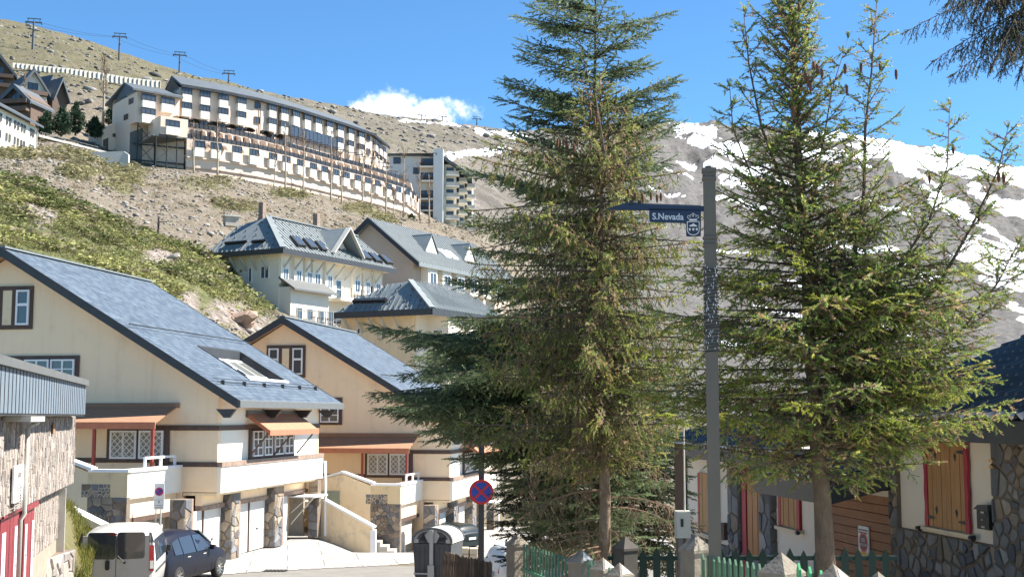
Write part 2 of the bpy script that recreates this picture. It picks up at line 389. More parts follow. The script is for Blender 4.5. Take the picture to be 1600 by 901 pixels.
HZ = HZ + bank*.55*np.abs(fbm(HX*.9, HY*.9, 3, .6)-.5)*2
# cover masks: shrub (green), snow, crag
def seg_d(px, py, x0, y0, x1, y1):
    dx, dy = x1-x0, y1-y0; t = np.clip(((px-x0)*dx+(py-y0)*dy)/(dx*dx+dy*dy), 0, 1); return np.hypot(px-x0-t*dx, (py-y0-t*dy)), t
wob = (fbm(HX*.06, HY*.06, 5, .6)-.5)
shrub = sstep(3.35, 3.0, TT + .8*(fbm(HX*.12+3, HY*.12, 4)-.5)) * sstep(470, 330, PXg)
crag = np.zeros_like(HX)
for (cx, cy, rx, ry) in [(65,343,26,20),(245,405,26,14),(290,480,28,30),(345,495,40,24),(380,515,40,20),(50,330,20,8)]:
    crag = np.maximum(crag, sstep(1.2, .6, np.hypot((PXg-cx)/rx, (GP2-cy)/ry) + 1.2*wob))
crag = np.maximum(crag, sstep(1.7, 1.2, TT+wob)*sstep(180, 260, PXg)*(PXg < 480))
for (cx, cy, rx, ry, s) in [(118,275,30,14,.8),(190,285,26,20,.75),(365,328,38,8,1),(450,305,40,9,.9),(180,268,60,12,.45),(560,330,30,8,.5),(20,245,40,14,.7),(120,250,70,8,.5),(330,290,50,12,.35),(600,345,20,10,.7)]:
    shrub = np.maximum(shrub, s*sstep(1.15, .5, np.hypot((PXg-cx)/rx, (GP2-cy)/ry) + 1.6*wob))
grass = sstep(7.2, 8.2, TT)*sstep(520, 250, PXg) + .55*sstep(6.6, 8, TT)*sstep(900, 600, PXg)
grass = np.clip(grass*(.55+1.1*(fbm(HX*.02, HY*.02, 4)-.3)), 0, 1)
snow = np.zeros_like(HX)
SN = [(625,190,665,193,3),(655,193,722,197,2.2),(745,205,800,210,3),(790,208,822,218,4),(700,243,745,240,4),(735,240,800,236,3),(690,251,720,247,3),
 (1040,196,1110,192,2.5),(1060,213,1110,214,7),(1085,225,1160,238,8),(1110,232,1165,246,4),(1060,252,1085,258,4),(1105,262,1200,270,6),(1040,275,1080,283,2.5),(1130,285,1180,292,5),(1010,300,1080,320,2),(1100,310,1200,330,3),
 (1270,212,1400,228,9),(1330,216,1500,246,12),(1380,235,1520,262,16),(1470,250,1600,278,15),(1560,270,1640,300,10),(1350,240,1420,262,12),(1250,240,1360,262,8),(1210,285,1300,300,4),(1520,300,1640,352,10),(1560,285,1640,310,6),
 (1400,270,1470,300,4),(1440,300,1520,335,4),(1460,320,1560,372,6),(1500,345,1600,392,7),(1510,395,1640,402,13),(1540,415,1640,432,16),(1560,440,1640,462,12),(1580,480,1640,500,9),(1510,375,1560,385,4),
 (1340,320,1420,340,4),(1180,350,1280,372,4),(1300,385,1400,400,4),(1120,395,1180,402,2),(1400,420,1470,440,5),(1230,440,1330,455,3),(1130,540,1160,545,6),(1180,480,1280,500,3),(1340,500,1420,520,3)]
wob2 = (fbm(HX*.025+40, HY*.025, 6, .62)-.5)
for (x0, y0, x1, y1, r) in SN:
    d, t = seg_d(PXg, GP2 + 0, x0, y0, x1, y1)
    snow = np.maximum(snow, sstep(1.3, .6, d/r + 3.2*wob2 + 1.6*(fbm(HX*.012, HY*.09+7, 4)-.5)))
snow[:, :] *= (TT > 3)
shrub *= (1-crag)
nr, nc = HX.shape
V = np.stack([HX, HY, HZ], -1).reshape(-1, 3)
idx = (np.arange(nr-1)[:, None]*nc + np.arange(nc-1)[None, :]).ravel()
F = np.stack([idx, idx+nc, idx+nc+1, idx+1], 1)
m, N_, L_, B_ = new_mat('hillside_ground')
tc = N_.new('ShaderNodeTexCoord'); vec = tc.outputs['Object']
at_ = N_.new('ShaderNodeAttribute'); at_.attribute_name = 'tint'; sx = N_.new('ShaderNodeSeparateColor'); L_.new(at_.outputs['Color'], sx.inputs[0])
at2 = N_.new('ShaderNodeAttribute'); at2.attribute_name = 'extra'; sx2 = N_.new('ShaderNodeSeparateColor'); L_.new(at2.outputs['Color'], sx2.inputs[0])
def mixc(f, a, b):
    n = N_.new('ShaderNodeMix'); n.data_type = 'RGBA'
    if isinstance(f, float): n.inputs[0].default_value = f
    else: L_.new(f, n.inputs[0])
    for s, v in ((6, a), (7, b)):
        if isinstance(v, tuple): n.inputs[s].default_value = c4(v)
        else: L_.new(v, n.inputs[s])
    return n.outputs[2]
def mth(op, a, b):
    n = N_.new('ShaderNodeMath'); n.operation = op
    for i, v in enumerate((a, b)):
        if isinstance(v, (int, float)): n.inputs[i].default_value = v
        else: L_.new(v, n.inputs[i])
    return n.outputs[0]
def rr(f, a, b, c1=(0,0,0), c2=(1,1,1)):
    r = ramp(N_, [(a, c1), (b, c2)]); L_.new(f, r.inputs[0]); return r.outputs[0]
n1 = noise(N_, L_, vec, .25, 9, .72); n2 = noise(N_, L_, vec, 1.4, 8, .75); n3 = noise(N_, L_, vec, .045, 8, .7); n4 = noise(N_, L_, vec, .5, 6, .8)
near = mixc(rr(n1, .35, .65), (.15,.122,.09), (.245,.205,.158))
near = mixc(rr(n2, .56, .66), near, (.33,.31,.28))                # pale stones
near = mixc(rr(n2, .36, .44, (1,1,1), (0,0,0)), near, (.11,.09,.065))
near = mixc(mth('MULTIPLY', rr(n4, .5, .62), .6), near, (.125,.12,.062))
far = mixc(rr(n3, .35, .65), (.095,.085,.072), (.18,.16,.135))
far = mixc(rr(n1, .55, .68), far, (.27,.255,.24))
far = mixc(rr(n4, .30, .42, (1,1,1), (0,0,0)), far, (.075,.07,.06))
base = mixc(sx2.outputs[0], near, far)
base = mixc(sx2.outputs[2], base, mixc(rr(n1, .35, .65), (.075,.071,.068), (.15,.141,.131)))   # slate-grey mountain
gr = mixc(rr(n1, .35, .7), (.088,.086,.047), (.165,.142,.092))
gr = mixc(rr(n2, .6, .68), gr, (.27,.245,.20))
base = mixc(sx2.outputs[1], base, gr)
sh = mixc(rr(n2, .35, .65), (.06,.07,.03), (.2,.2,.08)); sh = mixc(rr(n1, .55, .7), sh, (.15,.13,.06))
base = mixc(mth('MULTIPLY', sx.outputs[0], 1), base, sh)
cr = mixc(rr(n2, .38, .62), (.13,.10,.08), (.42,.37,.32))
base = mixc(sx.outputs[2], base, cr)
sn = rr(mth('ADD', sx.outputs[1], mth('ADD', mth('MULTIPLY', mth('SUBTRACT', n1, .5), .8), mth('MULTIPLY', mth('SUBTRACT', n3, .5), 1.5))), .40, .58)
base = mixc(sn, base, (.82,.85,.90))
L_.new(base, B_.inputs['Base Color']); B_.inputs['Roughness'].default_value = .92; B_.inputs['Specular IOR Level'].default_value = .2
bp = N_.new('ShaderNodeBump'); bp.inputs['Strength'].default_value = .9; bp.inputs['Distance'].default_value = .5
L_.new(mth('ADD', n2, mth('MULTIPLY', n1, 1.5)), bp.inputs['Height']); L_.new(bp.outputs[0], B_.inputs['Normal'])
HILLM = m
tint = np.stack([shrub, snow, crag], -1).reshape(-1, 3)
me = np_mesh('hillside', V, F, HILLM, tint, smooth=False)
ex = np.ones((V.shape[0], 4), np.float32); ex[:, 0] = sstep(280, 420, HY).ravel(); ex[:, 1] = grass.ravel(); ex[:, 2] = (sstep(820, 960, PXg)*sstep(90, 200, HY)).ravel()
a = me.attributes.new('extra', 'FLOAT_COLOR', 'POINT'); a.data.foreach_set('color', ex.ravel())
o = link('hillside', me); o['kind'] = 'structure'
# lookup of hill height at a world spot
def hill(px, D):
    i = int(round((px - pxs[0]) / 3.0)); i = max(0, min(nr-1, i)); k = int(np.searchsorted(HY[i, :-2], D)); k = max(1, min(nc-3, k))
    t = (D - HY[i, k-1]) / max(1e-6, HY[i, k] - HY[i, k-1]); t = min(1, max(0, t))
    return Vector((float(HX[i, k-1]*(1-t)+HX[i, k]*t), float(HY[i, k-1]*(1-t)+HY[i, k]*t), float(HZ[i, k-1]*(1-t)+HZ[i, k]*t)))

# scattered stones and shrubs (nobody could count them)
def jitter_ico(seed, sub=1, flat=.6, rough=.3):
    import bmesh
    bm = bmesh.new(); bmesh.ops.create_icosphere(bm, subdivisions=sub, radius=1); r = random.Random(seed)
    for v in bm.verts: v.co *= 1 + r.uniform(-rough, rough); v.co.z *= flat
    vs = np.array([v.co[:] for v in bm.verts]); fs = np.array([[v.index for v in f.verts] for f in bm.faces]); bm.free(); return vs, fs
def scatter(name, m, tmpl, pos, scale, cols, label=None, cat=None, parent=None):
    n = len(pos); pos = np.asarray(pos, float); a = rs.rand(n)*2*PI; ca, sa = np.cos(a), np.sin(a)
    ti = rs.randint(0, len(tmpl), n); Vs = []; Fs = []; Ts = []; off = 0
    for k, (tv, tf) in enumerate(tmpl):
        s = np.where(ti == k)[0]
        if not len(s): continue
        sc = np.asarray(scale)[s]; sc = sc[:, None] if sc.ndim == 1 else sc
        v = tv[None]*sc[:, None, :]*np.ones((1, 1, 3))
        x = v[..., 0]*ca[s][:, None]-v[..., 1]*sa[s][:, None]; y = v[..., 0]*sa[s][:, None]+v[..., 1]*ca[s][:, None]
        v = np.stack([x, y, v[..., 2]], -1) + pos[s][:, None, :]
        Vs.append(v.reshape(-1, 3)); Fs.append((tf[None]+(np.arange(len(s))*len(tv))[:, None, None]).reshape(-1, tf.shape[1])+off); off += v.shape[0]*v.shape[1]
        Ts.append(np.repeat(np.asarray(cols)[s], len(tv), 0))
    me = np_mesh(name, np.concatenate(Vs), np.concatenate(Fs), m, np.concatenate(Ts))
    o = link(name, me, parent); o['kind'] = 'stuff'
    if label: o['label'] = label; o['category'] = cat
    return o
def _():pass
def pick(n, wfun, kmin, kmax, pmin=-60, pmax=900):
    """random grid points of the hill weighted by wfun"""
    out_ = []
    i0, i1 = int((pmin+250)/3), int((pmax+250)/3)
    while len(out_) < n:
        i = rs.randint(i0, i1, n*3); j = rs.randint(0, nc-3, n*3); wv = wfun(i, j)*((TT[i, j] > kmin) & (TT[i, j] < kmax))
        ok = rs.rand(n*3) < wv
        out_ += list(zip(i[ok], j[ok]))
    o = np.array(out_[:n]); i, j = o[:, 0], o[:, 1]
    P = np.stack([HX[i, j], HY[i, j], HZ[i, j]], -1); P[:, 0] += (rs.rand(n)-.5)*.012*P[:, 1]*.4; return P
rock_t = [jitter_ico(s, 1, .55, .38) for s in range(4)]
RK = vcol_mat('scree_stone', .9, nvar=.3, nscale=.8)
P = pick(9500, lambda i, j: (1-shrub[i, j])*(.25+.75*(wob[i, j] > -.05)), 1.3, 6.3, -60, 760)
s = np.abs(rs.lognormal(-2.0, .6, len(P)))*np.clip(P[:, 1]/150, .5, 1.5); s = np.clip(s, .05, .45)
gcol = rs.uniform(.15, .34, len(P))[:, None]*np.array([1.0, .92, .81])
scatter('scree', RK, rock_t, P, s, gcol, 'loose pale stones scattered over the bare slope below the long hotel', 'stones')
P = pick(3800, lambda i, j: .5+.5*(wob[i, j] > 0), 7.0, 8.97, -60, 1000)
s = np.clip(rs.lognormal(-.95, .6, len(P)), .15, 2.2)*np.clip(P[:, 1]/420, .7, 1.7)
gcol = rs.uniform(.10, .27, len(P))[:, None]*np.array([1.0, .95, .88])
scatter('boulder_field', RK, rock_t, P, s, gcol, 'grey boulders strewn over the upper hill towards the skyline', 'boulders')
# leafy clumps: a dome of small leaf faces
def leaf_clump(seed, n=24, size=.30):
    r = np.random.RandomState(seed); V = []; F = []
    for k in range(n):
        a = r.rand()*2*PI; h = r.rand()**.7; rad = math.sqrt(max(0, 1-h*h))*r.uniform(.65, 1.05); c = np.array([math.cos(a)*rad, math.sin(a)*rad, h*.75+.02])
        d1 = r.randn(3); d1 /= np.linalg.norm(d1); d2 = np.cross(d1, r.randn(3)); d2 /= np.linalg.norm(d2); s = size*r.uniform(.5, 1.1)
        V += [c-d1*s*.6, c+d2*s*.35, c+d1*s*.6, c-d2*s*.35]; F.append([4*k, 4*k+1, 4*k+2, 4*k+3])
    return np.array(V), np.array(F)
SHR = vcol_mat('shrub_leaves', .8, .25, nvar=.35, nscale=.6)
clump_t = [leaf_clump(s) for s in range(5)]
patch = fbm(HX*.16+9, HY*.16, 4, .6)
P = pick(6500, lambda i, j: shrub[i, j]**1.5*np.clip((patch[i, j]-.36)*7, .04, 1), 1.2, 6.2, -40, 640)
s = (.35+1.1*rs.rand(len(P))**1.6)*np.clip(P[:, 1]/110, .8, 1.6)*(.7+1.1*np.clip(fbm(P[:, 0]*.3, P[:, 1]*.3, 3)-.3, 0, 1)); S3 = np.stack([s*1.25, s*1.1, s*rs.uniform(.45, .8, len(P))], -1)
mixv = np.clip((fbm(P[:, 0]*.22, P[:, 1]*.22+3, 4, .6)-.36)*3.6+rs.uniform(-.2, .2, len(P)), 0, 1)[:, None]; far_ = sstep(115, 150, P[:, 1])[:, None]
gcol = (np.array([.10,.12,.04])*(1-mixv)+np.array([.27,.27,.10])*mixv)*(1-far_*.5)+far_*.5*np.array([.26,.22,.14]); br_ = rs.rand(len(P)) < .16; gcol[br_] = np.array([.24,.20,.13])
scatter('hillside_shrubs', SHR, clump_t, P, S3, gcol, 'low green juniper and broom covering the near slope behind the first house', 'shrubs')
P = pick(1900, lambda i, j: (1-shrub[i, j])*(fbm(HX[i, j]*.05, HY[i, j]*.05, 3) > .45), 3.2, 6.2, -40, 760)
s = rs.uniform(.3, .85, len(P))*np.clip(P[:, 1]/150, .8, 1.5); S3 = np.stack([s, s, s*.6], -1)
mixv = rs.rand(len(P), 1); gcol = np.array([.26,.20,.12])*(1-mixv)+np.array([.14,.13,.06])*mixv
scatter('dry_tussocks', SHR, clump_t, P, S3, gcol, 'straw coloured dry tussocks dotted over the stony slope', 'tussocks')
# ---------------------------------------------------------------- pieces shared by buildings
def window(par, origin, ux, w_, h_, cols=2, rows=2, fr=.07, dep=.08, out=None, m=None, pane=None, name='window', bars=.035):
    """casement frame lying in the plane of ux and z, facing out; > pane"""
    o = Vector(origin); ux = Vector(ux).normalized(); uz = Vector((0,0,1)); n = Vector(out).normalized()
    mb = MB()
    def bar(a0, a1, b0, b1, d0, d1):
        P = lambda a, b, d: o + ux*a + uz*b + n*d
        mb.prism([P(a0,b0,d0), P(a1,b0,d0), P(a1,b1,d0), P(a0,b1,d0)], n*(d1-d0))
    bar(0, w_, 0, fr, 0, dep); bar(0, w_, h_-fr, h_, 0, dep); bar(0, fr, fr, h_-fr, 0, dep); bar(w_-fr, w_, fr, h_-fr, 0, dep)
    for k in range(1, cols): x = w_*k/cols; bar(x-bars, x+bars, fr, h_-fr, .004, dep-.01)
    for k in range(1, rows): z = h_*k/rows; bar(fr, w_-fr, z-bars*.6, z+bars*.6, .008, dep-.02)
    f = mb.build(name, m or M['whitep'], par)
    P = lambda a, b, d: o + ux*a + uz*b + n*d
    MB().prism([P(fr*.9,fr*.9,.0), P(w_-fr*.9,fr*.9,.0), P(w_-fr*.9,h_-fr*.9,.0), P(fr*.9,h_-fr*.9,.0)], n*.022).build('pane', pane or GLASS, f)
    return f
def poly_clip(poly, a, b, c):
    """keep a*x+b*y <= c"""
    out_ = []
    for i in range(len(poly)):
        p, q = poly[i], poly[(i+1) % len(poly)]; dp = a*p[0]+b*p[1]-c; dq = a*q[0]+b*q[1]-c
        if dp <= 0: out_.append(p)
        if dp*dq < 0: t = dp/(dp-dq); out_.append((p[0]+(q[0]-p[0])*t, p[1]+(q[1]-p[1])*t))
    return out_
def voronoi(bounds, n, seed, joint=.02, asp=1.0, relax=1):
    r = random.Random(seed); x0, x1, y0, y1 = bounds
    pts = [(r.uniform(x0, x1), r.uniform(y0, y1)) for _ in range(n)]
    def cell(i):
        p = pts[i]; poly = [(x0,y0),(x1,y0),(x1,y1),(x0,y1)]
        near = sorted(range(n), key=lambda j: (pts[j][0]-p[0])**2+((pts[j][1]-p[1])*asp)**2)[1:16]
        for j in near:
            q = pts[j]; a = q[0]-p[0]; b = (q[1]-p[1])*asp*asp; l = math.hypot(a, b)
            if l < 1e-6: continue
            c = (a*(p[0]+q[0])/2+b*(p[1]+q[1])/2)
            poly = poly_clip(poly, a/l, b/l, c/l - joint/2)
            if len(poly) < 3: break
        return poly
    for _ in range(relax):
        c = [cell(i) for i in range(n)]
        pts = [((sum(q[0] for q in k)/len(k)+p[0])/2, (sum(q[1] for q in k)/len(k)+p[1])/2) if len(k) > 2 else p for k, p in zip(c, pts)]
    return [c for c in (cell(i) for i in range(n)) if len(c) > 2]
SCOL = [(.20,.19,.18),(.15,.145,.14),(.26,.22,.17),(.30,.25,.19),(.12,.12,.125),(.22,.17,.12),(.17,.17,.175)]
def stones(par, P, n, bounds, cnt, seed, depth=.04, joint=.03, singly=False, cols=SCOL, asp=1.0, name='stone', test=None, bev=.15):
    """stone faces on the plane P(a,b)->Vector with outward normal n"""
    r = random.Random(seed); n = Vector(n); allm = MB(); tc_ = []
    for poly in voronoi(bounds, cnt, seed, joint, asp):
        cx = sum(p[0] for p in poly)/len(poly); cy = sum(p[1] for p in poly)/len(poly)
        if test and not test(cx, cy): continue
        d = depth*r.uniform(.5, 1.3); c = r.choice(cols); f = r.uniform(.8, 1.2); c = tuple(x*f for x in c)
        inner = [(cx+(p[0]-cx)*(1-bev), cy+(p[1]-cy)*(1-bev)) for p in poly]; k = len(poly)
        vs = [P(*p) for p in poly] + [P(*p)+n*d*.7 for p in poly] + [P(*p)+n*d*r.uniform(.9, 1.15) for p in inner]
        fs = [(i, (i+1)%k, (i+1)%k+k, i+k) for i in range(k)] + [(i+k, (i+1)%k+k, (i+1)%k+2*k, i+2*k) for i in range(k)] + [tuple(range(2*k, 3*k))]
        if singly:
            mb = MB(); mb.add(vs, fs); me = mb.mesh(name, STONE); tint_mesh(me, [c]*len(vs)); link(name, me, par)
        else: allm.add(vs, fs); tc_ += [c]*len(vs)
    if not singly:
        me = allm.mesh(name, STONE); tint_mesh(me, tc_); o = link(name, me, par); o['kind'] = 'stuff'; return o

# ---------------------------------------------------------------- the two gabled houses with garages
YAW = math.atan2(-.17, .985)
F1 = Fr((-10.5, 46, -5.25), YAW)
F2 = Fr((-3.0, 62.2, -6.55), YAW)
B = 5.25
def gx(px, py, y=0): p = F1.hit(px, py, 1, y); return p.x, p.z
def sy(px, py, x=0): p = F1.hit(px, py, 0, x); return p.y, p.z
PLASTER_DAMAGE = mat('old_plaster_patches', (.66,.55,.37), (.60,.49,.32), 1.0, .9, .2, 20, dirt=(.30,.27,.24), dscale=1.3)
LENGTH = 11.3; DEEP = 17
def house(fr, label, seed, pediment=True):
    H = thing('gabled_house', label, 'house', fr.T, fr.yaw, 'cream gabled houses over garages')
    RR = random.Random(seed)
    aX, aZ = -8.4, 6.2 + B                     # roof apex, top surface
    eX, eZ = .95, .57 + B                      # right eave
    lX, lZ = -18.2, .57 + B
    sl = (aZ - eZ) / (eX - aX)
    zr = lambda x: aZ - sl*abs(x - aX)
    zb = -2.71 + B                             # underside of the white band
    zf = zb + .02
    # --- walls (upper storeys)
    t = .30
    gab = [(0,0,zf), (0,0,zr(0)-t), (aX,0,aZ-t), (-16.8,0,zr(-16.8)-t), (-16.8,0,0), (-1.3,0,0), (-1.3,0,zf)]
    MB().prism(gab, (0, .3, 0)).build('gable_wall', M['cream'], H)
    back = [(p[0], LENGTH, p[2]) for p in gab]; MB().prism(back, (0, -.3, 0)).build('gable_wall', M['cream'], H)
    z1 = sy(345, 672)[1]; z2 = sy(345, 664)[1]  # belt
    MB().box(-.3, 0, .3, LENGTH-.3, zf, zr(0)-t-.002).build('front_wall', M['white'], H)
    MB().box(-16.8, -16.5, .3, LENGTH-.3, 0, zr(-16.8)-t-.002).build('rear_wall', M['cream'], H)
    MB().box(-16.4, -.32, .32, LENGTH-.32, zf, zf+.2).build('floor_slab', M['concrete'], H)
    # white band (balcony face) slightly proud
    yb1 = LENGTH + .2
    zt = sy(345, 721)[1]
    bnd = MB(); bnd.box(.003, .16, -.02, yb1, zb, zt-.18); bnd.build('white_band', M['white'], H)
    MB().box(.003, .20, -.03, yb1, zt-.175, zt+.0).build('sill_beam', M['wornbrown'], H)
    MB().box(-2.35, 0, -.05, -.003, zt-.17, zt).build('sill_beam', M['brown'], H)
    MB().box(.003, .06, -.05, LENGTH, z1, z2).build('belt_beam', M['brown'], H)
    MB().box(-2.6, .0, -.05, -.003, z1, z2).build('belt_beam', M['brown'], H)
    # --- roof
    RL = MB()
    y0, y1 = -.5, LENGTH + .45
    ht = .22
    n_ = F1
    def rp(px, py):
        p = F1.hitn(px, py, (aX, 0, aZ), (sl, 0, 1)); return p
    hA = rp(309, 541); hB = rp(373, 549); hC = rp(450, 597)
    hx0, hx1 = min(hA.x, hB.x), hC.x - .05; hy0, hy1 = hA.y, (hB.y + hC.y)/2
    def slab(mb, xa, xb, ya, yb, th=ht, lift=0, drop=0):
        mb.prism([(xa, ya, zr(xa)+lift), (xb, ya, zr(xb)+lift), (xb, ya, zr(xb)+lift-th-drop), (xa, ya, zr(xa)+lift-th-drop)], (0, yb-ya, 0))
    roof = MB()
    slab(roof, aX, hx0, y0, y1); slab(roof, hx1, eX, y0, y1)
    slab(roof, hx0, hx1, y0, hy0); slab(roof, hx0, hx1, hy1, y1)
    rf = roof.build('roof', M['slate'], H)
    rl = MB(); rl.prism([(aX, y0, aZ), (lX, y0, lZ), (lX, y0, lZ-ht), (aX, y0, aZ-ht)], (0, y1-y0, 0)); rl.build('roof', M['slate'], H)
    # barge boards, fascia
    for sgn in (0, 1):
        mb = MB(); ya = y0-.05 if sgn == 0 else y1+.002
        if sgn == 0 or True:
            mb.prism([(aX, ya, aZ+.02), (eX, ya, eZ+.02), (eX, ya, eZ-.30), (aX, ya, aZ-.34)], (0, .048, 0))
            mb.prism([(aX-.002, ya, aZ+.02), (lX, ya, lZ+.02), (lX, ya, lZ-.30), (aX-.002, ya, aZ-.34)], (0, .048, 0))
        mb.build('barge_board', M['dark'], H)
    MB().prism([(eX+.003, y0, eZ+.015), (eX+.07, y0, eZ-.02), (eX+.07, y0, eZ-.26), (eX+.003, y0, eZ-.26)], (0, y1-y0, 0)).build('gutter', M['greymetal'], H)
    # soffit boards and brackets
    slab2 = MB()
    for (xa_, xb_, ya_, yb_) in ((aX, hx0, y0+.003, y1-.003), (hx1, eX-.005, y0+.003, y1-.003), (hx0, hx1, y0+.003, hy0), (hx0, hx1, hy1, y1-.003)): slab(slab2, xa_, xb_, ya_, yb_, .027, -ht-.003)
    slab2.prism([(aX-.01, y0+.003, aZ-ht-.003), (lX+.005, y0+.003, lZ-ht-.003), (lX+.005, y0+.003, lZ-ht-.03), (aX-.01, y0+.003, aZ-ht-.03)], (0, y1-y0-.006, 0))
    slab2.build('soffit', mat('pinkish_soffit', (.45,.30,.24), (.36,.24,.19), 3, .8) if 'pinkish_soffit' not in bpy.data.materials else bpy.data.materials['pinkish_soffit'], H)
    for yy in (-.25, 4.4, 8.0, 11.2):
        MB().prism([(0.004, yy, eZ-.31), (eX-.2, yy, eZ-.31), (.5, yy, eZ-.62), (.3, yy, eZ-.62)], (0, .16, 0)).build('rafter_end', M['dark'], H)
    MB().beam((aX, y0, aZ+.03), (aX, y1, aZ+.03), .26, .06).build('ridge_cap', M['zinc'], H)
    # recessed roof window
    T = MB(); dp = .85
    def well(xa, xb, ya, yb):
        T.prism([(xa, ya, zr(xa)+.04), (xb, ya, zr(xb)+.04), (xb, ya, zr(xb)-dp), (xa, ya, zr(xa)-dp)], (0, yb-ya, 0))
    well(hx0+.002, hx1-.002, hy0+.002, hy0+.07); well(hx0+.002, hx1-.002, hy1-.07, hy1-.002); well(hx0+.002, hx0+.08, hy0+.072, hy1-.072)
    T.prism([(hx0+.082, hy0+.072, zr(hx0)-dp), (hx1-.1, hy0+.072, zr(hx1)-dp), (hx1-.1, hy0+.072, zr(hx1)-dp-.06), (hx0+.082, hy0+.072, zr(hx0)-dp-.06)], (0, hy1-hy0-.144, 0))
    wl = T.build('roof_recess', M['dark'], H)
    g = MB(); fw_ = MB(); xm = hx0+.6*(hx1-hx0); q = .36
    for k, (ya, yb) in enumerate([(hy0+.1, hy0+.1+(hy1-hy0-.2)/2-.04), (hy0+.1+(hy1-hy0-.2)/2+.04, hy1-.1)]):
        xa, xb = hx0+.12, hx1-(1.35 if k == 0 else .5)
        g.prism([(xa, ya, zr(xa)-q), (xb, ya, zr(xb)-q), (xb, ya, zr(xb)-q-.03), (xa, ya, zr(xa)-q-.03)], (0, yb-ya, 0))
        for yy in (ya, yb-.07, (ya+yb)/2): fw_.prism([(xa, yy, zr(xa)-q+.03), (xb, yy, zr(xb)-q+.03), (xb, yy, zr(xb)-q-.02), (xa, yy, zr(xa)-q-.02)], (0, .07, 0))
        for xx in (xa, xb-.07, xm): fw_.prism([(xx, ya, zr(xx)-q+.035), (xx+.09, ya, zr(xx+.09)-q+.035), (xx+.09, ya, zr(xx+.09)-q-.02), (xx, ya, zr(xx)-q-.02)], (0, yb-ya, 0))
    ff = fw_.build('skylight_frame', M['whitep'], H); g.build('pane', mat('milky_pane', (.17,.175,.16), (.13,.135,.125), 2, .25) if 'milky_pane' not in bpy.data.materials else bpy.data.materials['milky_pane'], ff)
    MB().prism([(hx1-.02, hy0-.05, zr(hx1)+.05), (hx1+.1, hy0-.05, zr(hx1+.1)+.05), (hx1+.1, hy0-.05, zr(hx1+.1)+.004), (hx1-.02, hy0-.05, zr(hx1)+.004)], (0, hy1-hy0+.1, 0)).build('recess_sill', M['whitep'], H)
    # snow guards
    for px0, py0, two in ((216, 514, 0), (354, 598, 1)):
        p = rp(px0, py0); sg = MB()
        for dx in ((0, .14) if two else (0,)):
            sg.tube([(p.x+dx, y0+.25, zr(p.x+dx)+.09+(.05 if not dx else 0)), (p.x+dx, y1-.25, zr(p.x+dx)+.09+(.05 if not dx else 0))], .013 if two else .022, 5)
        for k in range(6 if two else 0):
            yy = y0+.9+k*(y1-y0-1.8)/5; sg.box(p.x+.02, p.x+.15, yy-.025, yy+.025, zr(p.x+.15)-.0, zr(p.x+.02)+.10)
        sg.build('snow_guard', M['iron'], H)
    # --- gable windows (top): brown timber panel with two casements and a cream strip
    xl, zt_ = gx(-24, 448); xr, zbt = gx(51, 514)
    cx = (xl+xr)/2
    MB().box(xl, xr, -.07, -.003, zbt, zt_).build('timber_panel', M['brown'], H)
    ww = (xr-xl)
    MB().box(cx-.17*ww/2-.02, cx+.17*ww/2, -.085, -.072, zbt+.16, zt_-.16).build('cream_strip', M['cream2'], H)
    for s_ in (-1, 1):
        x0_ = cx + s_*ww*.31 - .13*ww; wwd = .26*ww
        f = window(H, (x0_, -.072, zbt+.15), (1,0,0), wwd, zt_-zbt-.3, 1, 1, .07, .07, (0,-1,0))
        # transom as a thicker bar within the frame and net curtain behind
        MB().box(x0_+.06, x0_+wwd-.06, -.14, -.072, zt_-.15-(zt_-zbt-.3)*.42-.05, zt_-.15-(zt_-zbt-.3)*.42+.05).build('transom', M['whitep'], f)
    # window strip
    xr2, zt2 = gx(125, 555); z02 = gx(125, 612)[1] ; xl2 = gx(-60, 555)[0]
    MB().box(xl2, xr2, -.07, -.003, z02, zt2).build('timber_panel', M['brown'], H)
    for (a, b) in ((81, 118), (40, 78), (-4, 33), (-45, -8)):
        xa = gx(a, 580)[0]; xb = gx(b, 580)[0]; za = gx(a, 562)[1]
        window(H, (xa, -.072, z02+.12), (1,0,0), xb-xa, zt2-z02-.26, 2, 3, .06, .07, (0,-1,0))
    # --- big awning over the terrace
    xa, za = gx(281, 629); zfas = gx(281, 637)[1]; xL = gx(60, 629)[0]
    MB().box(xL, xa, -.12, -.003, zfas, za).build('awning_cassette', M['awning'], H)
    yf = -1.75; p = F1.hit(265, 660, 1, yf); zfr = p.z; xf = gx(281, 640)[0]-.1
    MB().prism([(xL, -.13, zfas+.02), (xL, yf, zfr), (xL, yf, zfr-.03), (xL, -.13, zfas-.02)], (xf-xL, 0, 0)).build('awning', M['awning'], H)
    MB().box(xL, xf+.01, yf-.05, yf-.003, zfr-.22, zfr+.02).build('awning_valance', M['awn_edge'], H)
    for pxp in (147, 238):
        xp = F1.hit(pxp, 690, 1, yf+.1).x; MB().box(xp-.05, xp+.05, yf+.05, yf+.15, zt-.3, zfr-.02).build('awning_post', M['redmetal'], H)
    # timber frame and lattice windows under the awning
    zs = gx(200, 722)[1]; zl = gx(200, 668)[1]
    xw0 = gx(168, 700)[0]; xw1 = gx(265, 700)[0]
    MB().box(xw0, xw1, -.08, -.003, zs, zl).build('timber_panel', M['brown'], H)
    MB().box(xL, xw0-.003, -.06, -.003, zs-.01, zs+.16).build('sill_beam', M['brown'], H)
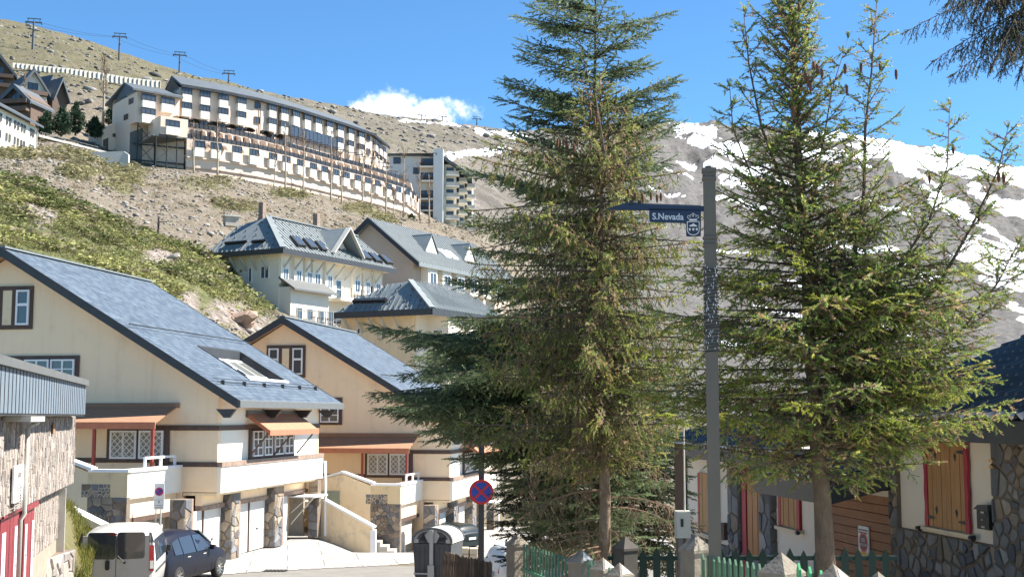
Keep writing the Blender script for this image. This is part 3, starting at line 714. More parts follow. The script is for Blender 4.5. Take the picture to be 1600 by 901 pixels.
    for a, b in ((174, 215), (219, 257)):
        xa_ = gx(a, 690)[0]; xb_ = gx(b, 690)[0]; zz0 = gx(a, 716)[1]; zz1 = gx(a, 672)[1]
        f = window(H, (xa_, -.082, zz0), (1,0,0), xb_-xa_, zz1-zz0, 2, 1, .07, .06, (0,-1,0), pane=M['curtain'])
        lt = MB(); w2 = xb_-xa_-.1; h2 = zz1-zz0-.1; stp = .235
        for sg_ in (1, -1):
            c = -h2
            while c < w2 + h2:
                # line x = c + s*z
                pts = []
                if sg_ == 1: za_, zb_ = max(0, -c), min(h2, w2-c)
                else: za_, zb_ = max(0, c-w2), min(h2, c)
                if zb_-za_ > .08:
                    X = lambda z: xa_+.05+c+sg_*z
                    lt.beam((X(za_), -.155-(sg_*.008), zz0+.05+za_), (X(zb_), -.155-(sg_*.008), zz0+.05+zb_), .012, .03, (0,0,1))
                c += stp
        lt.build('lattice', M['lattice'], f)
    # --- front facade windows under the small red awning
    yA, _ = sy(388, 690); yB, _ = sy(457, 690); zz0 = sy(390, 712)[1]; 
    MB().box(.004, .09, yA, yB, zt+.003, z1-.003).build('timber_panel', M['brown'], H)
    seg = [(391, 406), (409, 421), (425, 439), (441, 454)]
    for a, b in seg:
        a_, b_ = sy(a, 690)[0], sy(b, 690)[0]; lo = zt+.10
        window(H, (.092, a_, lo), (0,1,0), b_-a_, z1-lo-.05, 2, 3, .05, .06, (1,0,0))
    yC, zC = sy(384, 646); yD = sy(463, 646)[0]
    MB().box(.004, .10, yC, yD, zC-.13, zC+.12).build('awning_cassette', M['greymetal'], H)
    zo = zC-.62; xo = .95
    A = MB(); A.prism([(.1, yC, zC+.0), (xo, yC, zo), (xo, yC, zo-.03), (.1, yC, zC-.05)], (0, yD-yC, 0)); A.build('awning', M['awning'], H)
    A = MB(); A.prism([(xo+.002, yC-.03, zo+.02), (xo+.05, yC-.03, zo), (xo+.05, yC-.03, zo-.2), (xo+.002, yC-.03, zo-.2)], (0, yD-yC+.06, 0))
    A.prism([(.12, yC-.03, zC-.0), (xo, yC-.03, zo+.02), (xo, yC-.03, zo-.14), (.12, yC-.03, zC-.16)], (0, .028, 0)); A.build('awning_valance', M['awn_edge'], H)
    for yy in (yC+.15, (yC+yD)/2, yD-.15): MB().beam((.11, yy, zo-1.0), (xo-.02, yy, zo-.03), .05, .05).build('bracket', M['brown'], H)
    # --- garages
    gxp = .0-.55                                  # plane of the garage doors (recessed)
    zl_ = zb-.02
    soff = MB().box(-1.28, .0, .0, yb1, zb-.1, zb-.003).build('soffit', M['cream2'], H)
    lint = MB(); zdoor = zb-.62
    MB().box(gxp-.25, gxp+.02, 0, LENGTH, zdoor+.16, zb-.1).build('lintel_wall', M['cream'], H)
    MB().box(gxp-.25, gxp+.1, 0, LENGTH, zdoor, zdoor+.157).build('lintel', M['wornbrown'], H)
    pil = []
    for k, (a, b) in enumerate(((283, 301), (357, 375), (425, 442))):
        pass
    # pillars in local y
    py_ = [(F1.hit(a, 840, 0, gxp+.3).y, F1.hit(b, 840, 0, gxp+.3).y) for a, b in ((286, 301), (359, 374.5), (426.5, 442))]
    for (a, b) in py_:
        pl = MB().box(gxp-.2, gxp+.34, a, b-.28, .0, zb-.102).build('stone_pillar', M['stonebase'], H)
        stones(pl, lambda u, v, X=gxp+.34: Vector((X, u, v)), (1,0,0), (a, b-.28, 0, zb-.11), 16, seed+7, .04, .035)
        stones(pl, lambda u, v, Y=a: Vector((u, Y, v)), (0,-1,0), (gxp-.2, gxp+.34, 0, zb-.11), 14, seed+9, .03, .035)
        MB().box(gxp-.1, gxp+.36, b-.275, b-.13, 0, zb-.104).build('door_post', M['wornbrown'], H)
    # doors between pillars
    gaps = [(.02, py_[0][0]), (py_[0][1]-.12, py_[1][0]), (py_[1][1]-.12, py_[2][0]), (py_[2][1]-.1, py_[2][1]+1.5)]
    for gi, (a, b) in enumerate(gaps):
        if b-a < .4: continue
        nn = 2 if b-a > 2.0 else 1
        for k in range(nn):
            ya, yb = a+(b-a)*k/nn+.04, a+(b-a)*(k+1)/nn-.04
            mb = MB(); mb.box(gxp-.1, gxp-.05, ya, yb, 0.02, zdoor-.003)
            for q_ in range(1, 4): mb.box(gxp-.05, gxp-.04, ya+.05, yb-.05, zdoor*q_/4-.015, zdoor*q_/4+.015)
            d = mb.build('garage_door', M['garage'], H)
            MB().box(gxp-.05, gxp-.01, (ya+yb)/2-.07, (ya+yb)/2+.07, zdoor*.42, zdoor*.42+.05).build('handle', M['iron'], d)
        if nn == 2: MB().box(gxp-.12, gxp+.0, (a+b)/2-.035, (a+b)/2+.035, 0, zdoor).build('door_post', M['brown'], H)
    # open garage at the far end: dark interior, tilted up door with struts
    a, b = gaps[3][1]+.1, LENGTH
    MB().box(-4.5, -4.4, a, b, 0, zdoor).build('garage_interior', M['grey'], H)
    MB().box(-4.4, gxp-.1, b-.02, b+.15, 0, zdoor).build('garage_interior', M['concrete'], H)
    MB().box(gxp-.2, .5, a+.1, b-.1, zdoor-.12, zdoor-.06).build('garage_door', M['whitep'], H, label='tilted up white garage door standing open')
    for yy in (a+.15, b-.15):
        MB().tube([(.45, yy, zdoor-.12), (gxp, yy, zdoor*.35)], .025, 5).build('door_strut', M['grey'], H); MB().tube([(gxp-.0, yy, zdoor*.6), (.15, yy, zdoor-.15)], .02, 5).build('door_strut', M['grey'], H)
    c_ = MB().box(-.3, .12, LENGTH-.35, LENGTH+.15, 0, zb-.004).build('stone_pillar', M['stonebase'], H)
    stones(c_, lambda u, v: Vector((u, LENGTH-.35, v)), (0,-1,0), (-.3, .12, 0, zb), 12, seed+3, .03, .03)
    MB().tube([(.26, yb1+.0, zt-.35), (.27, yb1+.05, zb-.2), (.27, yb1+.05, 0)], .06, 8).build('downpipe', M['whitep'], H)
    # side garage under the terrace
    xT = -1.35; yT = -4.15
    # --- terrace
    p = F1.hit(208, 735, 1, yT); ztt = F1.hit(207, 733, 1, yT).z; zst = F1.hit(207, 777, 1, yT).z
    xTl = F1.hit(92, 740, 1, yT).x; xa_ = F1.hit(138, 730, 1, yT).x
    MB().box(xT-.22, xT, yT+.002, 0-.003, zb+.02, ztt-.10).build('terrace_parapet', M['white'], H)
    MB().box(xa_+.003, xT+.003, yT-.0, yT+.22, zst, ztt-.10).build('terrace_parapet', PLASTER_DAMAGE, H)
    cp = MB(); cp.box(xT-.26, xT+.06, yT+.25, -.01, ztt-.097, ztt); cp.box(xa_+.01, xT+.06, yT-.05, yT+.248, ztt-.097, ztt); cp.build('coping', M['whitep'], H)
    xa_ = F1.hit(138, 730, 1, yT).x
    sw = MB().box(xa_+.003, xT-.0, yT+.01, yT+.25, 0-.6, zst-.003).build('stone_wall', M['stonebase'], H)
    stones(sw, lambda u, v: Vector((u, yT+.012, v)), (0,-1,0), (xa_+.01, xT, -.6, zst-.01), 110, seed+20, .03, .03)
    # patch of bared stone in the plaster
    stones(sw, lambda u, v: Vector((u, yT+.0, v)), (0,-1,0), (xT-1.6, xT-.6, zst, zst+.42), 22, seed+21, .012, .02, test=lambda u, v: (v-zst) < .75-.35*abs(u-(xT-1.0)) and (v-zst) < .25+.55*(u-xT+1.7))
    MB().box(xTl-6, xT-.22, yT+.25, -.01, zb-.1, zb+.12).build('terrace_floor', M['concrete'], H)
    # garage mouth under terrace right face
    MB().box(xT-.4, xT-.15, yT+.2, -.05, zdoor, zb-.0).build('lintel_wall', M['cream'], H)
    MB().box(xT-.42, xT-.13, yT+.2, -.05, zdoor-.17, zdoor-.003).build('lintel', M['brown'], H)
    d = MB().box(xT-.4, xT-.34, yT+.3, -.5, .02, zdoor-.18).build('garage_door', M['garage'], H)
    cpl = MB().box(xT-.4, xT-.02, yT+.0, yT+.3, -.4, zst-.006).build('corner_pillar', M['wornbrown'], H)
    # white rail on the terrace
    rl = MB(); r0 = F1.hit(226, 720, 0, xT-.1).y; r1 = F1.hit(277, 719, 0, xT-.1).y
    r0, r1 = max(yT+.4, min(r0, -1)), -.3
    rl.box(xT-.15, xT-.07, r0, r1, ztt+.28, ztt+.36)
    for yy in (r0, (r0+r1)/2, r1-.08): rl.box(xT-.15, xT-.07, yy, yy+.08, ztt, ztt+.28)
    rl.build('rail', M['whitep'], H)
    # little pediment at the far end of the terrace front
    xa_ = F1.hit(138, 730, 1, yT).x; 
    xm = xa_-1.35; x2 = xm-1.2
    MB().prism([(xa_, yT, ztt-.1), (xm, yT, ztt+.42), (x2, yT, ztt+.1), (x2, yT, -.5), (xa_, yT, -.5)], (0, .3, 0)).build('pediment_wall', M['cream2'], H)
    cp = MB(); cp.beam((xa_+.15, yT+.12, ztt+.0), (xm, yT+.12, ztt+.50), .42, .1); cp.beam((xm, yT+.12, ztt+.497), (x2, yT+.12, ztt+.17), .42, .1); cp.build('coping', M['whitep'], H)
    MB().box(x2+.12, x2+1.1, yT-.04, yT-.003, ztt-1.15, ztt-.35).build('meter_cover', mat('green_grey_metal', (.27,.32,.27), (.22,.27,.23), 3, .6) if 'green_grey_metal' not in bpy.data.materials else bpy.data.materials['green_grey_metal'], H)
    return H
H1 = house(F1, 'cream gabled house nearest the white van, with red awnings and four garage doors below', 31)
H2 = house(F2, 'second cream gabled house, lower down and half hidden by the left conifers', 57)

# ---------------------------------------------------------------- sloping stair wall and steps between the houses
P = [at(495, 776, 57.5), at(583, 825, 56.6)]; zb0 = -5.9
sw = thing('stair_wall', 'sloping cream wall with white coping beside the steps, between the two houses', 'wall', (P[0].x, P[0].y, -5.5))
o_ = Vector(sw.location); a = P[0]-o_; b_ = P[1]-o_
MB().prism([a, b_, Vector((b_.x, b_.y, -.9)), Vector((a.x, a.y, -.9))], (0, .25, 0)).build('wall', M['cream2'], sw)
MB().beam(a+Vector((0,.12,.05)), b_+Vector((.05,.12,.05)), .36, .10).build('coping', M['whitep'], sw)
MB().box(b_.x-.12, b_.x+.12, b_.y-.03, b_.y+.3, -.9, b_.z-.06).build('end_post', M['whitep'], sw)
st = thing('stone_steps', 'short flight of concrete steps beside the sloping cream wall', 'steps', (P[1].x+.45, P[1].y+.75, -6.0))
for k in range(4): MB().box(-.2-k*.32, .45-k*.32, -.3+k*.05, 1.0, -.3, .12+k*.19).build('step', M['concrete'], st)
# ---------------------------------------------------------------- far buildings
def atz(px, py, z):
    d = ray(px, py); return d * (z / d.z)
def plan(px, D): return Vector(((px-800)/FPX*D/ (math.cos(PIT)+0.1*math.sin(PIT)) , D, 0)) if False else Vector((at(px, 300, D).x, D, 0))
_wcache = {}
def far_window(par, pos, out, w_=2.2, h_=1.3, m=None, cols=2):
    """shared-mesh window for far walls: frame > pane"""
    m = m or M['dark']; key = (round(w_, 2), round(h_, 2), m.name, cols)
    if key not in _wcache:
        mb = MB(); t = .13
        mb.box(-w_/2, w_/2, -.12, 0, 0, t); mb.box(-w_/2, w_/2, -.12, 0, h_-t, h_); mb.box(-w_/2, -w_/2+t, -.12, 0, t, h_-t); mb.box(w_/2-t, w_/2, -.12, 0, t, h_-t)
        for k in range(1, cols): x = -w_/2+w_*k/cols; mb.box(x-.05, x+.05, -.11, 0, t, h_-t)
        pn = MB().box(-w_/2+.12, w_/2-.12, -.06, -.03, .12, h_-.12)
        _wcache[key] = (mb.mesh('window', m), pn.mesh('pane', GLASS))
    a, b = _wcache[key]; n = Vector(out); rz = math.atan2(n.x, -n.y)
    f = link('window', a, par, pos, rz); link('pane', b, f); return f
class Poly:
    """a facade in plan: list of (px, depth)"""
    def __init__(s, pts, origin): s.px = [p[0] for p in pts]; s.P = [plan(*p)-Vector((origin.x, origin.y, 0)) for p in pts]; s.o = origin
    def at(s, px):
        o = -Vector((s.o.x, s.o.y, 0)); d = Vector((at(px, 300, 100).x, 100, 0)); best = None
        for i in range(len(s.P)-1):
            if px <= s.px[i+1] or i == len(s.P)-2: break
        a, b = s.P[i], s.P[i+1]; e = b-a; den = d.x*e.y-d.y*e.x
        t = ((a.x-o.x)*e.y-(a.y-o.y)*e.x)/den; p = o+d*t; e.normalize(); return p, e, Vector((e.y, -e.x, 0))
    def wall(s, z0, z1, th=.4):
        mb = MB(); n = len(s.P)
        for i in range(n-1):
            a, b = s.P[i], s.P[i+1]; e = (b-a).normalized(); nn = Vector((e.y, -e.x, 0))
            mb.prism([Vector((a.x, a.y, z0)), Vector((b.x, b.y, z0)), Vector((b.x, b.y, z1)), Vector((a.x, a.y, z1))], -nn*th)
        return mb
    def off(s, d):
        q = Poly.__new__(Poly); q.px = s.px; q.o = s.o; q.P = []
        for i, p in enumerate(s.P):
            n = Vector((0,0,0))
            for j in (i-1, i):
                if 0 <= j < len(s.P)-1: e = (s.P[j+1]-s.P[j]).normalized(); n += Vector((e.y, -e.x, 0))
            n.normalize(); q.P.append(p+n*d)
        return q
M['hotel'] = mat('hotel_render', (.70,.57,.50), (.65,.53,.46), .3, .9, dirt=(.56,.47,.39), dscale=.15)
M['panel'] = mat('white_spandrel', (.66,.67,.66), (.6,.61,.6), .8, .7)
M['droof'] = mat('dark_slate_far', (.085,.105,.13), (.06,.075,.095), .8, .6)
M['bluedark'] = mat('dark_blue_rail', (.022,.027,.038), (.015,.018,.026), 2, .5)
M['brownwall'] = mat('brown_wood_far', (.13,.09,.072), (.09,.063,.05), 1, .8)
def hotel():
    O = Vector((plan(290, 250).x, 250, 48.4)); z_ = lambda z: z-O.z
    H = thing('hotel', 'long curved pale hotel with rows of bay windows and terraces on the hillside', 'hotel', O)
    up = Poly([(277,252.5),(344,258),(400,264),(455,272),(539,288),(578,297),(603,312)], O)
    lo = Poly([(290,246.5),(344,250.5),(400,256.5),(455,264.5),(539,280.5),(578,288),(634,302),(656,318)], O)
    mid = lo.off(-3.2)
    # walls
    up.wall(z_(54), z_(65.9), 9).build('upper_wall', M['hotel'], H)
    mid.wall(z_(53), z_(57.2), 3.5).build('middle_wall', M['hotel'], H)
    lo.wall(z_(43.5), z_(54.2), .6).build('lower_wall', M['hotel'], H)
    lo.off(.12).wall(z_(48.1), z_(48.45), .3).build('plinth_line', M['brownwall'], H)
    lo.off(-.02).wall(z_(53.9), z_(54.21), 3.2).build('terrace_floor', M['concrete'], H)
    # roof following the eave
    ov = up.off(1.0); bk = up.off(-9.5); rg = up.off(-4.6); mb = MB(); n = len(up.P)
    for i in range(n-1):
        for A, Bp, za, zb_ in ((ov, rg, 66.2, 69.3), (rg, bk, 69.3, 66.2)):
            a, b, c, d = A.P[i], A.P[i+1], Bp.P[i+1], Bp.P[i]
            v = [Vector((a.x,a.y,z_(za))), Vector((b.x,b.y,z_(za))), Vector((c.x,c.y,z_(zb_))), Vector((d.x,d.y,z_(zb_)))]
            mb.prism(v, (0,0,-.45))
    mb.build('roof', M['droof'], H)
    ov.wall(z_(65.75), z_(66.35), .25).build('fascia', M['bluedark'], H)
    # gable end triangle, left
    a = up.P[0]; c = up.off(-9).P[0]; r_ = up.off(-4.6).P[0]; e = (up.P[1]-up.P[0]).normalized()
    MB().prism([Vector((a.x,a.y,z_(65.5))), Vector((c.x,c.y,z_(65.5))), Vector((r_.x,r_.y,z_(68.9)))], e*.4).build('gable_wall', M['brownwall'], H)
    bayp = {}
    def bay(poly, px, zs, ww=1.9, pr=.85, zb=None, zt=None, winh=1.35):
        p, e, nn = poly.at(px); zb = zb or zs[-1]-1.9; zt = zt or zs[0]+winh
        cuts = sorted(zs); lo_ = zb
        for z in cuts: # solid panels between the windows
            if z-lo_ > .1: MB().prism([p+e*(-ww/2)+Vector((0,0,z_(lo_))), p+e*(ww/2)+Vector((0,0,z_(lo_))), p+e*(ww/2)+Vector((0,0,z_(z))), p+e*(-ww/2)+Vector((0,0,z_(z)))], nn*pr).build('bay', M['panel'], H)
            lo_ = z+winh
        for z in zs:
            far_window(H, p+nn*(pr*.8)+Vector((0,0,z_(z)+.003)), nn, ww+.35, winh-.006, M['bluedark'], 3)
    for px in (286,315,344,372,420,439): bay(up, px, [64.4,61.5], zb=59.9)
    for px in (286,315,344,372,420,439):
        p, e, nn = up.at(px); far_window(H, p+nn*.05+Vector((0,0,z_(58.3))), nn, 2.2, 1.4, M['bluedark'], 2)
    for px in (457,475,492,510): bay(up, px, [64.4], zb=62.4)
    for px in (527,543.5,560): bay(up, px, [64.4, 61.5], zb=59.5)
    for px in (583,590,596): bay(up, px, [64.0, 61.2], ww=2.0, zb=59.3)
    for px in (399,574):
        p, e, nn = up.at(px)
        for z in (64.2, 61.0): far_window(H, p+nn*.05+Vector((0,0,z_(z))), nn, 1.3, 1.5, M['brownwall'], 2)
    # glazed gallery in the middle
    for i in range(14):
        a, e, nn = up.at(449+i*6.0); b, _, _ = up.at(449+(i+1)*6.0-.6)
        MB().prism([a+nn*.5+Vector((0,0,z_(59.7))), b+nn*.5+Vector((0,0,z_(59.7))), b+nn*.5+Vector((0,0,z_(62.35))), a+nn*.5+Vector((0,0,z_(62.35)))], nn*.2).build('gallery_pane', GLASS, H)
    for px in (403, 432, 530, 551, 568):       # downpipes
        p, e, nn = up.at(px); MB().tube([p+nn*.25+Vector((0,0,z_(65.5))), p+nn*.25+Vector((0,0,z_(58)))], .11, 5).build('downpipe', M['brownwall'], H)
    # terraces: railings, awnings, windows of the middle storey
    for poly, z, pa, pb, stp in ((mid.off(.1), 57.1, 268, 636, 7), (lo.off(.05), 54.2, 291, 650, 7)):
        px = pa
        while px < pb:
            a, e, nn = poly.at(px); b, _, _ = poly.at(min(pb, px+stp-.4))
            MB().prism([a+Vector((0,0,z_(z))), b+Vector((0,0,z_(z))), b+Vector((0,0,z_(z+.85))), a+Vector((0,0,z_(z+.85)))], -nn*.12).build('rail_panel', M['bluedark'], H)
            MB().tube([b+Vector((0,0,z_(z))), b+Vector((0,0,z_(z+1.15)))], .07, 4).build('rail_post', M['iron'], H)
            px += stp
    for i, px in enumerate((273,300,330,357,385,410,432)):
        p, e, nn = up.off(1.2).at(px); mb = MB(); k = 8; V1 = []
        for s_ in (0, 1):
            for j in range(k+1):
                an = PI*j/k; V1.append(p+nn*(1.2*s_)+e*(math.cos(an)*1.15)+Vector((0,0,z_(58.7)+math.sin(an)*(1.0-.4*s_))))
        mb.add(V1, [(j, j+1, j+k+2, j+k+1) for j in range(k)]+[tuple(range(k+1))]); mb.build('awning', M['iron'], H)
    px = 300
    while px < 640:
        p, e, nn = mid.at(px); far_window(H, p+nn*.05+Vector((0,0,z_(55.0))), nn, 1.7, 1.7, M['brownwall'], 2)
        MB().prism([p+e*1.7+Vector((0,0,z_(54.25))), p+e*1.7+nn*2.6+Vector((0,0,z_(54.25))), p+e*1.7+nn*2.0+Vector((0,0,z_(56.2))), p+e*1.7+Vector((0,0,z_(56.9)))], e*.25).build('terrace_divider', M['hotel'], H)
        px += 14 - (px-300)*.012
    px = 300                                     # posts and pergola on the middle terrace
    while px < 630:
        p, e, nn = up.off(1.5).at(px); MB().beam(p+Vector((0,0,z_(57.2))), p+Vector((0,0,z_(59.6))), .12, .12).build('pergola_post', M['iron'], H)
        if px > 440: MB().beam(p+nn*.0+Vector((0,0,z_(59.5))), p+nn*2.6+Vector((0,0,z_(59.2))), .12, .18).build('pergola_beam', M['brownwall'], H)
        px += 9
    for px in (308,334,366,393,422,443,465,485,503,521,537,555,571,586,604,619,633,641,648):
        bay(lo, px, [52.4], ww=2.0 if px < 625 else 1.7, zb=50.6, pr=.8, winh=1.4)
    p0 = lo.off(.45); p0.wall(z_(50.25), z_(50.5), .4).build('ledge', M['hotel'], H)
    px = 318
    while px < 650:                              # small shades under the terrace rail
        p, e, nn = lo.at(px); MB().prism([p+Vector((0,0,z_(53.5))), p+e*.9+Vector((0,0,z_(53.5))), p+e*.9+nn*.8+Vector((0,0,z_(52.6))), p+nn*.8+Vector((0,0,z_(52.6)))], (0,0,.08)).build('shade', M['brownwall'], H); px += 27-(px-318)*.03
    # --- left wing
    wg = Poly([(209,245),(277,251)], O); e = (wg.P[1]-wg.P[0]).normalized(); nn = Vector((e.y,-e.x,0)); a, b = wg.P
    bx = lambda a, b, d0, d1, z0, z1: MB().prism([a+nn*d0+Vector((0,0,z_(z0))), b+nn*d0+Vector((0,0,z_(z0))), b+nn*d1+Vector((0,0,z_(z0))), a+nn*d1+Vector((0,0,z_(z0)))], (0,0,z1-z0))
    bx(a, b, 0, -11, 57.0, 63.2).build('wing_wall', M['hotel'], H)
    bx(a+e*-.0, b, -2.6, -11.5, 46, 56.997).build('wing_base', M['hotel'], H)
    bx(a-e*.0+e*0, a+e*.5, -2.7, -7.0, 46, 56.99).build('grey_door', M['greymetal'], H) if False else None
    mb = MB()
    f1, f2 = a-e*1.2+nn*1.0, b+e*.3+nn*1.0; k1, k2 = a-e*1.2-nn*12, b+e*.3-nn*12; r1, r2 = a-e*.2-nn*5.5, b+e*.3-nn*5.5
    mb.prism([f1+Vector((0,0,z_(63.4))), f2+Vector((0,0,z_(63.4))), r2+Vector((0,0,z_(66.0))), r1+Vector((0,0,z_(66.0)))], (0,0,-.4))
    mb.prism([r1+Vector((0,0,z_(66.0))), r2+Vector((0,0,z_(66.0))), k2+Vector((0,0,z_(62.6))), k1+Vector((0,0,z_(62.6)))], (0,0,-.4)); mb.build('roof', M['droof'], H)
    MB().prism([a+nn*.0-e*.0+Vector((0,0,z_(63.0))), a-nn*11+Vector((0,0,z_(62.4))), a-nn*5.5+Vector((0,0,z_(65.7)))], e*.3).build('gable_wall', M['droof'], H)
    for px in (226, 256):
        bay(wg, px, [61.4, 58.7] if px < 240 else [61.4], zb=57.0 if px < 240 else 59.8, ww=2.6, pr=.8)
    for pxx, z in ((203,61),(199,61),(195.5,58.2),(192,58.2)):
        p = None; o2 = -Vector((O.x, O.y, 0)); d = Vector((at(pxx,300,100).x,100,0)); ee = -nn; den = d.x*ee.y-d.y*ee.x; t = ((a.x-o2.x)*ee.y-(a.y-o2.y)*ee.x)/den; p = o2+d*t
        far_window(H, p-e*.03+Vector((0,0,z_(z))), -e, .8, 1.1, M['brownwall'], 1)
    # lower jutting block with its own bay
    c0 = Poly([(248,243.5),(291,247)], O); e2 = (c0.P[1]-c0.P[0]).normalized(); n2 = Vector((e2.y,-e2.x,0))
    MB().prism([c0.P[0]+Vector((0,0,z_(54.3))), c0.P[1]+Vector((0,0,z_(54.3))), c0.P[1]-n2*6+Vector((0,0,z_(54.3))), c0.P[0]-n2*6+Vector((0,0,z_(54.3)))], (0,0,3.6)).build('jutting_block', M['hotel'], H)
    bay(c0, 265, [55.9], zb=54.3, ww=2.6, pr=.7)
    MB().prism([c0.P[0]-e2*1.5+Vector((0,0,z_(54.0))), c0.P[1]+Vector((0,0,z_(54.25))), c0.P[1]-n2*5+Vector((0,0,z_(54.25))), c0.P[0]-e2*2-n2*5+Vector((0,0,z_(53.2)))], (0,0,-.2)).build('canopy', M['greymetal'], H)
    # steel props
    for (q, zt) in ((a+e*.6-nn*.3, 57), (a+e*4.2-nn*.3, 57), (c0.P[0]+e2*-.8, 54), (c0.P[0]+e2*1.4, 54), (c0.P[0]+e2*3.6-n2*.3, 54)):
        MB().tube([q+Vector((0,0,z_(47.2))), q+Vector((0,0,z_(zt)))], .14, 5).build('steel_column', M['iron'], H)
    for (q, r_, za, zb_) in ((a+e*.6, a+e*4.2, 49.5, 53), (a+e*4.2, a+e*.6, 49.5, 53), (a+e*.6, a+e*4.2, 53, 56.6), (a+e*4.2, a+e*.6, 53, 56.6), (c0.P[0]+e2*-.8, c0.P[0]+e2*3.6, 49, 52.8), (c0.P[0]+e2*3.6, c0.P[0]-e2*.8, 49, 52.8)):
        MB().tube([q-nn*.3+Vector((0,0,z_(za))), r_-nn*.3+Vector((0,0,z_(zb_)))], .06, 4).build('brace', M['iron'], H)
    for z in (50, 53.2): MB().beam(a+e*.6-nn*2.3+Vector((0,0,z_(z))), c0.P[1]-n2*1.2+Vector((0,0,z_(z-.8))), .2, .25).build('steel_beam', M['iron'], H)
    # recessed infill between the props and the lower block
    MB().prism([a+e*4-nn*2.0+Vector((0,0,z_(46))), c0.P[1]-n2*1.5+Vector((0,0,z_(46))), c0.P[1]-n2*7+Vector((0,0,z_(46))), a+e*4-nn*8+Vector((0,0,z_(46)))], (0,0,8.25)).build('recessed_wall', M['hotel'], H)
    q = a+e*.02-nn*2.55; MB().prism([q-nn*.1+Vector((0,0,z_(46.5))), q+e*2.6+Vector((0,0,z_(46.5))), q+e*2.6+Vector((0,0,z_(56.6))), q-nn*.1+Vector((0,0,z_(55.4)))], nn*.1).build('grey_door', M['greymetal'], H)
    # low extension to the far left
    w2 = Poly([(157,250),(199,254)], O); e3 = (w2.P[1]-w2.P[0]).normalized(); n3 = Vector((e3.y,-e3.x,0))
    MB().prism([w2.P[0]+Vector((0,0,z_(46))), w2.P[1]+Vector((0,0,z_(46))), w2.P[1]+Vector((0,0,z_(60))), w2.P[0]+Vector((0,0,z_(57.0)))], -n3*6).build('side_extension', M['hotel'], H)
    MB().prism([w2.P[0]+e3*.2+n3*.05+Vector((0,0,z_(50.2))), w2.P[0]+e3*1.3+n3*.05+Vector((0,0,z_(50.2))), w2.P[0]+e3*1.3+n3*.05+Vector((0,0,z_(55.2))), w2.P[0]+e3*.2+n3*.05+Vector((0,0,z_(54.6)))], -n3*.1).build('door', M['brownwall'], H)
    for z in (55.5, 51.0): far_window(H, w2.P[0]+e3*2.6+n3*.05+Vector((0,0,z_(z))), n3, .9, .7, M['brownwall'], 1)
hotel()

# --- garage pavilion beside the hotel
O = plan(58, 232); O.z = 50.0
g = thing('garage_pavilion', 'low flat roofed cream garage with white pillars, left of the long hotel', 'garage', O)
pv = Poly([(56,232),(166,243)], O); e = (pv.P[1]-pv.P[0]).normalized(); nn = Vector((e.y,-e.x,0)); Lp = (pv.P[1]-pv.P[0]).length
up = lambda v, z: v+Vector((0,0,z))
MB().prism([up(pv.P[0]-nn*3, -4), up(pv.P[1]-nn*3, -4), up(pv.P[1]-nn*3, .75), up(pv.P[0]-nn*3, 1.2)], -nn*3).build('wall', M['hotel'], g)
MB().prism([up(pv.P[0]+nn*.3, 1.2), up(pv.P[1]+nn*.3, .2), up(pv.P[1]-nn*6.5, .2), up(pv.P[0]-nn*6.5, 1.2)], (0,0,.42)).build('roof_slab', M['grey'], g)
for t in (.39, .70, .985): q = pv.P[0]+e*Lp*t; MB().prism([up(q, -5), up(q+e*.75, -5), up(q+e*.75-nn*.8, -5), up(q-nn*.8, -5)], (0,0,5+1.2-t-.03)).build('pillar', M['cream2'], g)
for k in range(11): q = pv.P[0]+e*(1+k*1.2)-nn*1.0; MB().tube([up(q, 1.5-k*.09), up(q, 2.5-k*.09)], .05, 4).build('rail_post', M['greymetal'], g)
q = pv.P[0]-nn*1.0; MB().tube([up(q+e, 2.45), up(q+e*13, 1.5)], .05, 4).build('rail', M['greymetal'], g)
wl = thing('garden_wall', 'low pale concrete parapet in front of the garage pavilion', 'wall', (at(140, 243, 226)))
MB().prism([Vector((-2.2,0,-2)), Vector((6.5,1.5,-2)), Vector((6.5,1.5,.5)), Vector((5.6,1.5,1.1)), Vector((-2.2,0,.55))], (.1,.5,0)).build('wall', M['grey'], wl)

# --- white building at the far left
O = plan(0, 195); O.z = 42.0
wb = thing('white_building', 'white two storey building with a dark roof at the left picture edge', 'building', O)
pw = Poly([(-70,180),(53,205)], O); e = (pw.P[1]-pw.P[0]).normalized(); nn = Vector((e.y,-e.x,0))
zt = 46.9-42
pw.wall(-3, zt, 9).build('wall', M['white'], wb)
a, b = pw.P; MB().prism([up(a+nn*1.0, zt-.15), up(b+nn*1.0+e*.6, zt-.15), up(b-nn*4+e*.6, zt+2.6), up(a-nn*4, zt+2.6)], (0,0,.35)).build('roof', M['droof'], wb)
MB().prism([up(b-nn*4+e*.6, zt+2.6), up(a-nn*4, zt+2.6), up(a-nn*10, zt-.15), up(b-nn*10+e*.6, zt-.15)], (0,0,.35)).build('roof', M['droof'], wb)
for px in (6, 11, 19, 24, 29.5, 34, 44, 48, -4, -9):
    p, _, n_ = pw.at(px)
    for z in (2.9, .35): far_window(wb, p+n_*.04+Vector((0,0,z)), n_, .55, 1.25, M['greymetal'], 1)
MB().tube([b+nn*.1+e*.5+Vector((0,0,zt)), b+nn*.1+e*.1+Vector((0,0,zt-.8)), b+nn*.1+e*.1+Vector((0,0,-2))], .09, 5).build('downpipe', M['grey'], wb)

